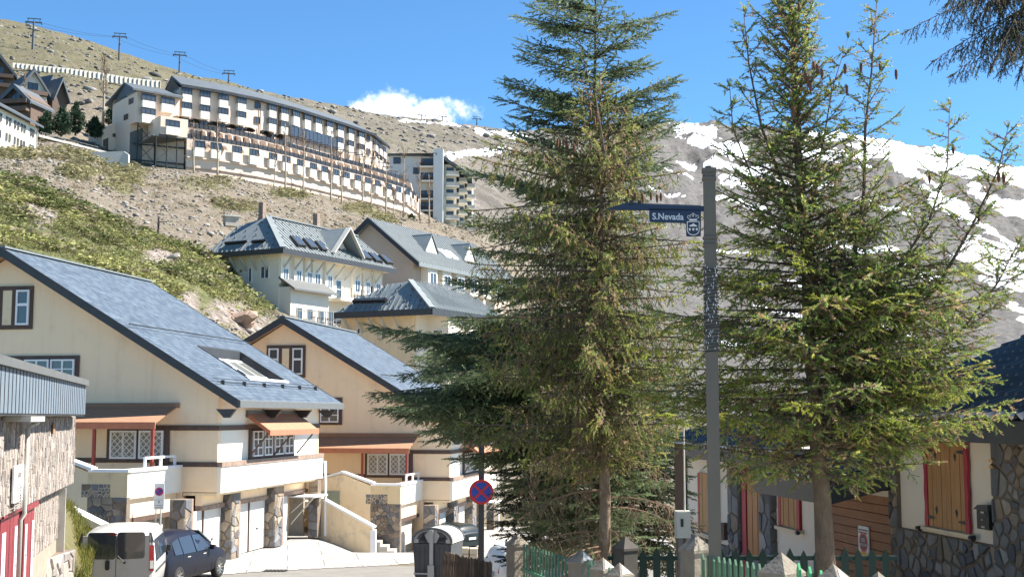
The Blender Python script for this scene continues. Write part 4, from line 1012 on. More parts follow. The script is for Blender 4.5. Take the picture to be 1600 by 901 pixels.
# --- steep roofed mountain chalets above it
def aframe(px, py, D, w_, ln, h_, wallh, yaw, label, wallm, conv=0, balc=True):
    p = at(px, py, D); t = thing('mountain_chalet', label, 'chalet', p, yaw, 'steep roofed chalets on the upper left slope')
    MB().prism([(-w_/2*.86, 0, -3), (w_/2*.86, 0, -3), (w_/2*.86, 0, wallh), (0, 0, wallh+(h_-wallh)*.93), (-w_/2*.86, 0, wallh)], (0, ln, 0)).build('wall', wallm, t)
    for s_ in (-1, 1):
        MB().prism([(0, -1.0, h_), (s_*w_/2, -1.0, wallh-.8), (s_*w_/2, -1.0, wallh-1.3), (0, -1.0, h_-.6)], (0, ln+1.6, 0)).build('roof', M['droof'], t)
        MB().prism([(0, -1.15, h_-.1), (s_*w_/2, -1.15, wallh-.9), (s_*w_/2, -1.15, wallh-1.6), (0, -1.15, h_-1.0)], (0, .13, 0)).build('barge_board', M['droof'], t)
    if balc:
        for z in (wallh*.62, wallh*.1): MB().box(-w_*.4, w_*.4, -1.5, -.003, z, z+.9).build('balcony', M['brownwall'], t)
        for z in (wallh*.75, wallh*.2): far_window(t, (0, -.05, z+.6), (0,-1,0), 2.2, 1.7, M['brownwall'], 2)
    return t
M['orangew'] = mat('orange_render', (.55,.27,.15), (.45,.21,.12), .6, .9)
aframe(50, 166, 282, 7.4, 15, 8.6, 4.0, math.radians(38), 'steep dark roofed chalet with brown balconies and a white gable', M['white'])
aframe(76, 170, 290, 4.6, 9, 7.9, 3.8, math.radians(62), 'tall narrow chalet with orange walls', M['orangew'], balc=False)
aframe(93, 172, 286, 4.2, 7, 7.6, 3.0, math.radians(50), 'narrow grey roofed chalet furthest right of the steep chalets', M['brownwall'], balc=False)
aframe(-2, 140, 300, 8, 8, 8.6, 4.4, math.radians(20), 'steep roofed chalet cut by the left edge, highest of the group', M['brownwall'])
aframe(24, 178, 262, 8, 8, 6.2, 3.2, math.radians(-10), 'squat brown house with grey pitched roof between the chalets and white building', M['brownwall'])

# --- white flats behind the right end of the hotel
O = plan(690, 330); O.z = 49
fl = thing('apartment_block', 'bluish white block of flats with stacked balconies right of the hotel', 'building', O, 0)
D = 330; X = lambda px, d=D: plan(px, d).x-O.x; Z = lambda py, d=D: (at(0, py, d).z)-O.z
M['bluew'] = mat('bluish_white_render', (.62,.66,.70), (.57,.61,.65), .4, .9)
MB().prism([(X(608), 0, -8), (X(678), 0, -8), (X(678), 0, Z(238)), (X(668), 0, Z(241)), (X(608), 0, Z(241))], (0, 14, 0)).build('wall', M['bluew'], fl)
MB().box(X(678)+.01, X(693), -3, 12, -6, Z(236)).build('stair_slab', M['bluew'], fl)
MB().prism([(X(606), -1, Z(241)), (X(668), -1, Z(241)), (X(683), -3.2, Z(243)), (X(683), -3.2, Z(243)-.5), (X(668), -1, Z(241)-.6), (X(606), -1, Z(240)-.6)], (0, 14, .4)).build('roof', M['droof'], fl)
for i, py in enumerate((262, 284, 312, 330)):
    z = Z(py); mb = MB().box(X(656), X(684), -2.6, -.003, z-.4, z); mb.build('balcony_slab', M['white'], fl)
    MB().box(X(656)+.1, X(684)-.1, -2.5, -2.35, z+.003, z+1.0).build('balcony_rail', M['bluedark'], fl)
    far_window(fl, (X(668), -.03, z+.1), (0,-1,0), 3.6, 2.3, M['bluedark'], 3)
for px, py in ((617, 256), (623, 256), (648, 272), (652, 272), (642,330),(650,330)): far_window(fl, (X(px), -.03, Z(py)), (0,-1,0), .9, 1.7, M['bluedark'], 1)
for k, (pa, pb, pyt, dd) in enumerate(((693.3, 712, 255, 1.5), (712.3, 724, 262, 4.5), (724.3, 736, 268, 7.5))):
    MB().box(X(pa), X(pb), dd, dd+10, -8, Z(pyt)).build('wall', M['white'], fl)
    for j in range(5):
        z = Z(pyt)-3.0-j*2.9
        MB().box(X(pa)+.6, X(pb)+.9, dd-1.8, dd-.003, z-.35, z).build('balcony_slab', M['white'], fl); MB().box(X(pa)+.7, X(pb)+.8, dd-1.75, dd-1.62, z+.003, z+.9).build('balcony_rail', M['grey'], fl)
        far_window(fl, (X((pa+pb)/2), dd-.03, z+.1), (0,-1,0), 1.9, 2.0, M['bluedark'], 2)
MB().prism([(X(692), -1, Z(243)), (X(737), -1, Z(275)), (X(737), -1, Z(278)), (X(692), -1, Z(249))], (0, 12, 0)).build('roof', M['droof'], fl)
MB().box(X(612), X(690), -6, -2.7, -9, -2.3).build('garage_base', M['greyw'], fl)

# ---------------------------------------------------------------- metal roofed chalets in the middle
PURL = None
def hipchalet(label, E0, E1, xw, ridge_px, wall_dz, ov=1.0, gable=False, wallm=None, wallm2=None, name='hillside_house'):
    """E0 nearest eave corner, E1 far eave corner (right side), xw = width of the left side"""
    f = (E1-E0); f.z = 0; Ln = f.length; f.normalize(); yaw = math.atan2(-f.x, f.y)
    z0 = E0.z-wall_dz
    fr = Fr((E0.x, E0.y, z0), yaw)
    t = thing(name, label, 'house', fr.T, yaw, 'zinc roofed houses half way up the slope')
    return t, fr, Ln
def seams(par, A, Bv, C, D_, m, step=.5, h=.07, nrm=None):
    """raised seams from the eave edge A-B up to the ridge edge D-C (quad or triangle)"""
    A, Bv, C, D_ = map(Vector, (A, Bv, C, D_)); n = (Bv-A).cross(D_-A if (D_-A).length > .1 else C-A).normalized()
    if n.z < 0: n = -n
    e = (Bv-A).normalized(); L_ = (Bv-A).length; up_ = n.cross(e).normalized()
    if up_.z < 0: up_ = -up_
    poly = [((p-A).dot(e), (p-A).dot(up_)) for p in (A, Bv, C, D_)]
    mb = MB(); x = step/2
    while x < L_:
        ys = []
        for i in range(4):
            p, q = poly[i], poly[(i+1) % 4]
            if (p[0]-x)*(q[0]-x) < 0: s = (x-p[0])/(q[0]-p[0]); ys.append(p[1]+s*(q[1]-p[1]))
        if len(ys) >= 2 and max(ys)-min(ys) > .2: mb.beam(A+e*x+up_*min(ys)+n*h*.5, A+e*x+up_*max(ys)+n*h*.5, .09, h, n)
        x += step
    o = mb.build('roof_seams', m, par); o['kind'] = 'stuff'; return o
def knobs(par, A, Bv, C, D_, m, rows, seed):
    A, Bv, C, D_ = map(Vector, (A, Bv, C, D_)); n = (Bv-A).cross(C-A).normalized(); n = n if n.z > 0 else -n
    r = random.Random(seed); mb = MB()
    for j in range(rows):
        v = .12+.76*j/(rows-1); p = A.lerp(D_, v); q = Bv.lerp(C, v); k = int((q-p).length/1.0)
        for i in range(k): c = p.lerp(q, (i+.3+.4*(j % 2))/max(1, k))+n*.1; mb.box(c.x-.05, c.x+.05, c.y-.05, c.y+.05, c.z-.1, c.z+.02)
    o = mb.build('snow_stops', m, par); o['kind'] = 'stuff'; return o
def roof_face(par, pts, m, name='roof_face', th=.12):
    P = [Vector(p) for p in pts]; n = (P[1]-P[0]).cross(P[2]-P[0]).normalized(); n = n if n.z > 0 else -n
    return MB().prism(P, -n*th).build(name, m, par)
def on_plane(fr, px, py, P0, n): return fr.hitn(px, py, P0, n)
def sky_light(par, fr, quad_px, P0, n, m):
    q = [fr.hitn(x, y, P0, n) for x, y in quad_px]; nn = Vector(n).normalized(); nn = nn if nn.z > 0 else -nn
    o = MB().prism([v+nn*.02 for v in q], nn*.25).build('roof_window', m, par)
    c = sum(q, Vector())/4; MB().prism([c+(v-c)*.82+nn*.272 for v in q], nn*.02).build('pane', GLASS, o); return o
def struts(par, mbm, pts, out, ln=1.1, dz=1.1):
    out = Vector(out)
    for p in pts:
        p = Vector(p); MB().beam(p+Vector((0,0,-dz)), p+out*ln+Vector((0,0,-.1)), .12, .14).build('eave_strut', mbm, par)

def chalet_a():
    E0 = at(442, 387.5, 105); E1 = atz(619, 421, E0.z)
    t, fr, Ln = hipchalet('large grey white house with zinc hipped roof, dormer gable and long lit balcony side', E0, E1, 9, None, 9.2)
    HZt = 9.2; E2 = fr.loc(atz(307, 394, E0.z)); W = -E2.x
    rid = fr.hit(419, 339, 0, -W/2); hr = rid.z-HZt; yr = rid.y
    sh = fr.hitn(369, 352, (0,0,0), (0,1,0)) if False else None
    R0 = Vector((-W/2, yr, HZt+hr)); R1 = Vector((-W/2, Ln-yr*.2, HZt+hr))
    a, b, c, d = Vector((0,0,HZt)), Vector((0,Ln,HZt)), Vector((-W,Ln,HZt)), Vector((-W,0,HZt))
    zc = M['zinc']
    # shoulder: the left face is a wide trapezoid whose top edge leans back
    S0 = Vector((-W*.86, yr*.86, HZt+hr*.80))
    roof_face(t, [d, a, R0, S0], zc); roof_face(t, [a, b, R1, R0], zc); roof_face(t, [c, d, S0, Vector((-W*.86, Ln*.9, HZt+hr*.8))], zc); roof_face(t, [b, c, R1], zc)
    roof_face(t, [R0, R1, Vector((-W*.86, Ln*.9, HZt+hr*.8)), S0], zc)
    seams(t, d, a, R0, S0, zc); seams(t, a, b, R1, R0, zc)
    knobs(t, d, a, R0, S0, M['greymetal'], 5, 3); knobs(t, a, b, R1, R0, M['greymetal'], 4, 4)
    MB().beam(a+Vector((0,0,.08)), R0+Vector((0,0,.08)), .5, .12).build('hip_cap', M['zinc'], t); MB().beam(R0+Vector((0,0,.08)), R1+Vector((0,0,.08)), .45, .1).build('ridge_cap', M['zinc'], t)
    fs = MB(); fs.box(-W-.02, .06, -.06, -.003, HZt-.42, HZt+.03); fs.box(.003, .08, -.06, Ln, HZt-.42, HZt+.03); fs.build('fascia', M['dark'], t)
    MB().box(-W, -.003, .003, Ln, HZt-.28, HZt-.16).build('soffit', M['greyw'], t)
    # walls
    ovx, ovy = 1.15, 1.0
    w0 = fr.hit(333, 440, 1, ovy).x; w0 = max(w0, -W+.4)
    MB().box(w0, -ovx, ovy, Ln-.6, 2.55, HZt-.283).build('wall', M['greyw'], t)
    MB().box(w0+.6, -ovx-.01, ovy+.002, Ln-.6, -3, 2.547).build('dark_base', M['greymetal'], t)
    FX = -ovx
    # left wall windows
    for px0, px1, py0, py1, c_ in ((337,346,387,402,1),(349,354,387,401,1),(340,347,417,428,1),(360,366,418,435,1),(388,394,418,441,1),(407,421,415,436,2),(390,396,391,400,1),(407,420,391,396,2),(391,394,458,466,1)):
        p = fr.hit(px0, py1, 1, ovy-.02); q = fr.hit(px1, py0, 1, ovy-.02)
        window(t, (p.x, ovy-.003, p.z), (1,0,0), q.x-p.x, q.z-p.z, c_, 1, .07, .08, (0,-1,0))
    struts(t, M['grey'], [(fr.hit(px, 400, 1, ovy).x, ovy-.003, HZt-.4) for px in (354, 370, 386, 402, 418)], (0,-1,0), .95, 1.15)
    # lit long side: pale bays, shaded recesses, windows
    n_ = (1,0,0)
    for i, (pa, pb) in enumerate(((436,448),(457,470),(474,482),(486,500),(506,517),(549,562),(566,576),(582,592))):
        a_ = fr.hit(pa, 420, 0, FX).y; b_ = fr.hit(pb, 420, 0, FX).y
        if b_ > Ln: continue
        MB().box(FX+.003, FX+.22, a_, b_, HZt-2.75, HZt-.29).build('wall_bay', M['white'], t)
        window(t, (FX+.225, a_+.25, HZt-2.6), (0,1,0), max(.7, b_-a_-.5), 1.15, 2, 1, .07, .05, (1,0,0))
    struts(t, M['grey'], [(FX+.01, y, HZt-.4) for y in [1.4+i*1.55 for i in range(int((Ln-2)/1.55)+1)]], (1,0,0), 1.05, 1.25)
    # lean-to roof and balcony
    ya, yb = fr.hit(430, 440, 0, FX).y, fr.hit(520, 455, 0, FX+1.4).y
    zz = fr.hit(442, 436, 0, FX).z
    MB().prism([(FX+.002, max(ya, 1.0), zz+.2), (FX+1.9, max(ya, 1.0)-.3, zz-.9), (FX+1.9, max(ya,1.0)-.3, zz-1.05), (FX+.002, max(ya,1.0), zz+.0)], (0, yb-ya, 0)).build('lean_to_roof', M['greymetal'], t)
    MB().box(FX, FX+1.2, max(ya,1.0)+.1, yb-.3, 0, zz-.7).build('lean_to_wall', M['greyw'], t)
    for y in (1.9, 3.4, 5.0, 6.4): window(t, (FX+1.203, y, .75+1.8), (0,1,0), .8, 1.9, 1, 2, .06, .06, (1,0,0), m=M['grey'])
    MB().box(FX+1.2, FX+3.4, .8, 9.5, 2.3, 2.5).build('balcony_slab', M['grey'], t); MB().box(FX+1.2, FX+3.3, .9, 9.3, -3, 2.297).build('dark_base', M['greymetal'], t)
    for k in range(17): y = .85+k*.54; MB().tube([(FX+3.35, y, 2.5), (FX+3.35, y, 3.5)], .03, 4).build('baluster', M['dark'], t)
    MB().tube([(FX+3.35, .8, 3.5), (FX+3.35, 9.5, 3.5)], .04, 5).build('handrail', M['dark'], t)
    for y in (2.2, 4.5): MB().tube([(FX+3.3, y, 2.6), (FX+3.3, y+1.2, 3.45)], .03, 4).build('baluster', M['dark'], t)
    ym = fr.hit(520, 455, 0, FX+.9).y
    MB().box(FX+.003, FX+1.7, ym+.1, ym+4.5, zz-1.35, zz-1.1).build('balcony_slab', M['white'], t)
    for k in range(9): MB().tube([(FX+1.65, ym+.2+k*.52, zz-1.1), (FX+1.65, ym+.2+k*.52, zz-.15)], .03, 4).build('baluster', M['dark'], t)
    for px in (509, 524, 560, 575): 
        y = fr.hit(px, 440, 0, FX).y
        if y < Ln-1: window(t, (FX+.004, y, zz-1.0), (0,1,0), .9, 1.7, 1, 2, .07, .06, (1,0,0))
    # roof windows
    nL = (a-d).cross(R0-d); nR = (b-a).cross(R0-a)
    for q in (((352,383),(384,380.5),(387,378.5),(355,381)), ((394,380.5),(413,379),(416,376.8),(398,378.5))): sky_light(t, fr, q, a, nL, M['iron'])
    for q in (((451,371),(465,373),(477,387.5),(464,386)), ((471,375),(482,376),(496,391),(484,389.5)), ((490,379),(499,380),(510,394),(502,393)), ((558,393),(568,395),(580,407.5),(570,406)), ((573,397),(583,399),(596,411.5),(586,410)), ((590,400),(599,402),(613,414.5),(603,413))): sky_light(t, fr, q, a, nR, M['iron'])
    # dormer gable
    A0 = fr.hitn(517, 393, a, nR); A1 = fr.hitn(559, 402, a, nR); zA = A0.z; ymid = (A0.y+A1.y)/2; ap = fr.hit(537, 362, 1, ymid) if False else None
    dx = A0.x; hgt = 2.35; apx = Vector((dx+.15, ymid, zA+hgt)); wy = (A1.y-A0.y)/2+.3
    bk = Vector((-W/2-.0, ymid, zA+hgt))
    for s_ in (-1, 1):
        e0 = Vector((dx+.4, ymid+s_*wy, zA-.15)); m_ = fr.hitn(0,0,a,nR) if False else None
        k = (zA+hgt-HZt)/hr if hr else .5
        top = Vector((-W/2*min(1, k), ymid, zA+hgt))
        xb = -W/2*((zA-.15-HZt)/hr)
        low = Vector((xb, ymid+s_*wy, zA-.15+.0))
        roof_face(t, [e0, apx+Vector((.25,0,0)), top, low], zc, 'dormer_roof', .1)
        MB().beam(e0+Vector((.03,0,.0)), apx+Vector((.3,0,.02)), .12, .5, (1,0,0)).build('dormer_trim', M['grey'], t)
    MB().prism([(dx-.75, ymid-wy+.3, zA-.3), (dx-.75, ymid+wy-.3, zA-.3), (dx-.75, ymid, zA+hgt-.45)], (.1, 0, 0)).build('dormer_wall', M['greyw'], t)
    for y, x in ((yr+.2, -W/2-.8), (yr+7.5, -W/2-.3), (yr+4.6, -W/2-1.2)):
        MB().box(x-.24, x+.24, y-.24, y+.24, HZt+hr-1.5, HZt+hr+(1.35 if x != -W/2-1.2 else .3)).build('chimney', M['wornbrown'], t)
    return fr
chalet_a()
def chalet_b():
    E0 = at(675, 482, 84); E1 = atz(740, 492, E0.z)
    E1 = E0+Vector((.45,.89,0)).normalized()*11
    t, fr, Ln = hipchalet('cream house with a zinc pyramid roof and one long dark roof window', E0, E1, 9, None, 7.5)
    HZt = 7.5; E2 = fr.loc(atz(501, 486, E0.z)); W = -E2.x
    R0 = fr.hit(632, 439.5, 0, -W*.42); hr = R0.z-HZt; yr = R0.y
    R0 = Vector((-W*.36, yr, HZt+hr)); S0 = Vector((-W*.60, yr, HZt+hr*.93)); R1 = Vector((-W*.45, Ln-yr, HZt+hr))
    a, b, c, d = Vector((0,0,HZt)), Vector((0,Ln,HZt)), Vector((-W,Ln,HZt)), Vector((-W,0,HZt)); zc = M['zinc']
    roof_face(t, [d, a, R0, S0], zc); roof_face(t, [a, b, R1, R0], zc); roof_face(t, [c, d, S0, R1], zc); roof_face(t, [b, c, R1], zc); roof_face(t, [R0, R1, S0], zc)
    seams(t, d, a, R0, S0, zc, .42); seams(t, a, b, R1, R0, zc, .42); knobs(t, d, a, R0, S0, M['greymetal'], 5, 8)
    MB().beam(a+Vector((0,0,.08)), R0+Vector((0,0,.08)), .4, .12).build('hip_cap', M['zinc'], t)
    fs = MB(); fs.box(-W-.02, .06, -.06, -.003, HZt-.4, HZt+.03); fs.box(.003, .08, -.06, Ln, HZt-.4, HZt+.03); fs.build('fascia', M['dark'], t)
    MB().box(-W, -.003, .003, Ln, HZt-.26, HZt-.16).build('soffit', M['greyw'], t)
    sky_light(t, fr, ((552,474.5),(603,473),(606,469),(556,470)), a, (a-d).cross(R0-d), M['iron'])
    x0_ = fr.hit(533, 510, 1, 1.0).x; x1_ = fr.hit(646, 510, 1, 1.0).x
    MB().box(x0_, x1_, 1.0, Ln-1, -6, HZt-.27).build('wall', M['cream2'], t)
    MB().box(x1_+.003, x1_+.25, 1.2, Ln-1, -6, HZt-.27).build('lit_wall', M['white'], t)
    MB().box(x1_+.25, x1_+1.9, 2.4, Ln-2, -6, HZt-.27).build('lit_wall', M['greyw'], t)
    struts(t, M['grey'], [(fr.hit(px, 490, 1, 1.0).x, 1.0-.003, HZt-.35) for px in (548, 567, 586, 605, 625)], (0,-1,0), .8, 1.0)
    for px0, px1, py0, py1 in ((558,564,512,522),(596,604,516,528),(556,565,487,491),(597,608,487,491)):
        p = fr.hit(px0, py1, 1, 1.0); q = fr.hit(px1, py0, 1, 1.0); window(t, (p.x, .997, p.z), (1,0,0), q.x-p.x, q.z-p.z, 1, 1, .06, .07, (0,-1,0))
    for y in (3.0, 5.2): window(t, (x1_+1.9+.003, y, HZt-3.4), (0,1,0), .9, 2.0, 1, 2, .07, .06, (1,0,0))
    window(t, (x1_+.7, 2.397, HZt-3.4), (1,0,0), .8, 2.2, 1, 1, .07, .06, (0,-1,0))
chalet_b()
def chalet_c():
    ap = at(582, 347, 133); el = atz(556, 369, 1); D = 133
    f = Vector((.45,.89,0)).normalized(); yaw = math.atan2(-f.x, f.y); z0 = ap.z-11
    fr = Fr((ap.x, ap.y, z0), yaw)
    t = thing('hillside_house', 'pinkish gabled house with zinc roof and small dormers behind the cream pyramid roofed one', 'house', fr.T, yaw, 'zinc roofed houses half way up the slope')
    r = fr.hit(646, 403, 1, 0); l = fr.hit(556, 369, 1, 0); Ln = 22; az_t = 11
    MB().prism([(0,0,az_t), (r.x, 0, r.z), (r.x, 0, -4), (l.x-2.5, 0, -4), (l.x-2.5, 0, l.z-1.6)], (0, Ln, 0)).build('wall', mat('pink_render', (.52,.44,.38), (.47,.39,.34), .5, .9), t)
    sl_ = (az_t-r.z)/r.x
    for s_, x1 in ((1, r.x+1.2), (-1, -(abs(l.x)+3.2))):
        z1 = az_t-abs(x1)*sl_; MB().prism([(0,-.8,az_t+.35), (x1,-.8,z1+.35), (x1,-.8,z1), (0,-.8,az_t)], (0, Ln+1.4, 0)).build('roof', M['zinc'], t)
        MB().prism([(0,-.95,az_t+.4), (x1,-.95,z1+.4), (x1,-.95,z1-.15), (0,-.95,az_t-.15)], (0, .148, 0)).build('barge_board', M['bluedark'], t)
    x1 = r.x+1.2; seams(t, (x1,-.8,az_t-x1*sl_+.36), (x1,Ln+.6,az_t-x1*sl_+.36), (0,Ln+.6,az_t+.36), (0,-.8,az_t+.36), M['zinc'], .6)
    for y in (5.5, 14.0):
        zb = az_t-r.x*.62*sl_+.3; xx = r.x*.75; w_ = 1.5; ht = 2.0
        zb = az_t-xx*sl_+.3
        for s_ in (-1, 1): roof_face(t, [Vector((xx+.3, y+s_*w_, zb)), Vector((xx+.3, y, zb+ht)), Vector((xx-ht/sl_, y, zb+ht)), Vector((xx, y+s_*w_, zb))], M['zinc'], 'dormer_roof', .1)
        MB().prism([(xx+.05, y-w_+.25, zb-.2), (xx+.05, y+w_-.25, zb-.2), (xx+.05, y, zb+ht-.3)], (.12,0,0)).build('dormer_wall', M['white'], t)
    for y in (8.2, 9.9): xx = r.x*.6; zz_ = az_t-xx*sl_+.38; MB().prism([(xx, y, zz_), (xx+1.2, y, zz_-1.2*sl_), (xx+1.2, y+1.2, zz_-1.2*sl_), (xx, y+1.2, zz_)], (0,0,.12)).build('roof_window', M['whitep'], t)
    for y in (1.5, 4.5, 7.5, 10.5, 13.5, 16.5):
        MB().box(r.x+.003, r.x+.9, y, y+1.9, az_t-r.x*sl_-3.0, az_t-r.x*sl_-.5).build('wall_bay', M['white'], t); window(t, (r.x+.903, y+.3, az_t-r.x*sl_-2.6), (0,1,0), 1.3, 1.3, 2, 1, .08, .06, (1,0,0))
        window(t, (r.x+.004, y+.2, az_t-r.x*sl_-6.0), (0,1,0), 1.3, 1.9, 2, 1, .08, .06, (1,0,0))
chalet_c()
# green railing below the large grey white house
p0 = at(470, 505, 92); gf = thing('railing', 'pale green railing on a dark wall below the large zinc roofed house', 'railing', p0)
for k in range(15):
    q = Vector((k*.36-.2, k*.20, 0)); MB().box(q.x, q.x+.06, q.y, q.y+.06, -.4, .95).build('baluster', M['grey'], gf)
MB().beam((-.3, 0, .95), (5.2, 3.0, .95), .07, .07).build('handrail', M['grey'], gf); MB().beam((-.3, 0, -1.5), (5.2, 3.0, -1.5), .25, 2.3).build('base_wall', M['greymetal'], gf)
# ---------------------------------------------------------------- stone clad building at the left edge
def text_mesh(par, body, size, loc, ux, uz, m, ext=.004, name='lettering', align='CENTER', squeeze=1.0, bold=0.0):
    cu = bpy.data.curves.new('txt', 'FONT'); cu.body = body; cu.size = size; cu.extrude = ext; cu.align_x = align; cu.offset = bold
    t = bpy.data.objects.new('txt', cu); COL.objects.link(t); bpy.context.view_layer.update()
    me = bpy.data.meshes.new_from_object(t.evaluated_get(bpy.context.evaluated_depsgraph_get())); bpy.data.objects.remove(t)
    ux = Vector(ux).normalized(); uz = Vector(uz).normalized(); n = ux.cross(uz)
    X = Matrix((ux*squeeze, uz, n)).transposed(); loc = Vector(loc)
    for v in me.vertices: v.co = loc + X @ v.co
    me.name = name; me.materials.clear(); me.materials.append(m); return link(name, me, par)
FL = Fr((-7.0, 17.5, -3.6), math.atan2(.227, .974)); BL = 3.6
lb = thing('stone_clad_building', 'stone faced building with a dark ribbed metal fascia and red doors at the left edge', 'building', FL.T, FL.yaw)
LEN = FL.hit(134, 620, 0, 0).y
yw = FL.hit(117, 700, 0, -.28).y
zf0, zf1 = BL+.045, BL+.74
LEDGE = [(.36,.31,.265),(.32,.275,.235),(.38,.33,.29),(.27,.235,.20),(.34,.285,.235),(.24,.215,.195)]
MB().box(-7, -.30, -9, yw, 2.05, zf0-.01).build('upper_wall', M['ledgebase'], lb)
yl = FL.hit(91, 800, 0, -.45).y
MB().box(-7, -.47, -9, yl, -1, 2.047).build('lower_wall', M['ledgebase'], lb)
MB().box(-7, -.02, -9, LEN-.05, zf0-.04, zf0).build('soffit', M['dark'], lb)
MB().box(-7, -.02, -9, LEN-.02, zf1-.1, zf1+.02).build('roof', M['greymetal'], lb)
FASC = mat('blue_grey_sheet', (.17,.22,.29), (.13,.175,.235), 2, .5)
mb = MB().box(-.06, .06, -9, LEN+.02, zf1-.04, zf1+.09); mb.build('coping', M['greymetal'], lb)
y = LEN; k = 0
while y > -1.5:
    w_ = .36; MB().box(-.08, -.004, y-w_+.035, y, zf0, zf1-.045).build('fascia_panel', FASC, lb)
    MB().box(-.07, .004, y-w_, y-w_+.032, zf0, zf1-.045).build('fascia_rib', M['dark'], lb); y -= w_
MB().box(-7, -.1, LEN-.07, LEN-.003, zf0, zf1-.045).build('end_fascia', M['greymetal'], lb)
door_y = []
Pp = lambda u, v: Vector((-.297, u, v))
# cladding: many thin upright ledge stones
doorspec = [(10, 38, 796), (46, 61, 790), (-8, 4, 790)]
wins = []
for a, b, ty in doorspec:
    ya = FL.hit(a, 800, 0, -.28).y; yb = FL.hit(b, 800, 0, -.28).y; zt = FL.hit(b, ty, 0, -.28).z; wins.append((ya, yb, min(2.02, zt)))
def clad(x, ylo, yhi, z0, z1, seed, cnt, nm):
    r = random.Random(seed); mb = MB(); tc_ = []; z = z0
    # irregular courses of upright pieces
    ys = ylo
    while ys < yhi:
        w_ = r.uniform(.06, .17); z = z0 - r.uniform(0, .15)
        while z < z1:
            h_ = r.uniform(.12, .36); za, zb = max(z, z0), min(z+h_-.012, z1); ye = min(ys+w_-.01, yhi)
            inside = any(a < (ys+ye)/2 < b and (za+zb)/2 < t for a, b, t in wins)
            if zb-za > .03 and ye-ys > .02 and not inside:
                d = r.uniform(.006, .028); j = lambda: r.uniform(-.012, .012); c = r.choice(LEDGE); n0 = len(mb.v)
                vs = [(x, ys, za), (x, ye, za), (x, ye, zb), (x, ys, zb), (x+d, ys+.008+j()*.5, za+.008+j()), (x+d*r.uniform(.7,1.2), ye-.008+j()*.5, za+.008+j()), (x+d*r.uniform(.7,1.2), ye-.008+j()*.5, zb-.008+j()), (x+d, ys+.008, zb-.008+j())]
                mb.add(vs, [(0,1,5,4),(1,2,6,5),(2,3,7,6),(3,0,4,7),(4,5,6,7)]); tc_ += [c]*8
            z += h_
        ys += w_
    me = mb.mesh('cladding_stones', STONE); tint_mesh(me, tc_); o = link('cladding_stones', me, lb); o['kind'] = 'stuff'
clad(-.297, -1.5, yw, 2.05, zf0-.05, 3, 0, '')
clad(-.467, -1.5, yl, .9, 2.04, 5, 0, '')
REDD = mat('dark_red_door', (.25,.03,.045), (.19,.022,.035), 4, .45)
for (ya, yb, zt) in wins:
    MB().box(-.5, -.30, ya-.08, yb+.08, zt+.003, zt+.22).build('door_lintel', REDD, lb) if yb < 8 and ya > 0 else None
    n_ = 3; 
    for k in range(n_):
        a = ya+(yb-ya)*k/n_; b = ya+(yb-ya)*(k+1)/n_
        d = MB().box(-.44, -.36, a+.01, b-.01, .0, zt).build('door', REDD, lb)
        if k != 1:
            s_ = MB().box(-.357, -.35, a+(b-a)*.25, b-(b-a)*.2, zt-1.3, zt-.25).build('door_notice', M['whitep'], d)
BL2 = mat('printed_blue', (.07,.09,.18), None, 3, .7)
for (ya, yb, zt) in wins[:2]:
    for k in (0, 2):
        a = ya+(yb-ya)*(k+.5)/3; r = random.Random(int(ya*10)+k); mb = MB()
        for j in range(8): w0 = r.uniform(.02, .05); mb.box(-.349, -.346, a-w0, a+w0, zt-.36-j*.115, zt-.30-j*.115)
        o = mb.build('print_marks', BL2, lb); o['kind'] = 'stuff'
sg0 = FL.hit(18, 786, 0, -.24); sg1 = FL.hit(36, 724, 0, -.24)
sg = MB().box(-.245, -.215, sg0.y, sg1.y, sg0.z, sg1.z).build('notice_board', M['whitep'], lb)
cy = (sg0.y+sg1.y)/2; DK = mat('printed_grey', (.28,.27,.27), None, 3, .7)
text_mesh(lb, 'PARTES', .125, (-.212, cy, sg1.z-.2), (0,1,0), (0,0,1), DK, .002, 'board_lettering', squeeze=.8)
mb = MB()
for j in range(9): hw = (sg1.y-sg0.y)*(.12+.25*((j*37) % 10)/10) if j < 5 else (sg1.y-sg0.y)*.42; zz = sg1.z-.33-j*.075*(sg1.z-sg0.z); mb.box(-.214, -.211, cy-hw, cy+hw, zz-.012, zz+.012)
o = mb.build('print_marks', DK, lb); o['kind'] = 'stuff'
# bracket and downpipe
py = FL.hit(46, 700, 0, -.1).y; py2 = FL.hit(40, 800, 0, -.12).y
MB().box(-.28, .10, FL.hit(38, 648, 0, 0).y, FL.hit(70, 650, 0, 0).y-.8, zf0-.13, zf0-.045).build('gutter_outlet', M['grey'], lb)
MB().tube([(-.02, py+.25, zf0-.14), (-.14, py+.05, zf0-.25), (-.14, py, 2.0), (-.2, py, 1.9), (-.2, py, 0)], .04, 8).build('downpipe', M['grey'], lb, True)
vb = FL.hit(83, 668, 0, -.26); MB().box(-.25, -.235, vb.y-.15, vb.y+.15, vb.z-.11, vb.z+.11).build('vent_tile', M['awning'], lb)
MB().box(-.46, -.3, yl-.02, yl+.05, -1, 2.0).build('corner_pipe', M['grey'], lb)

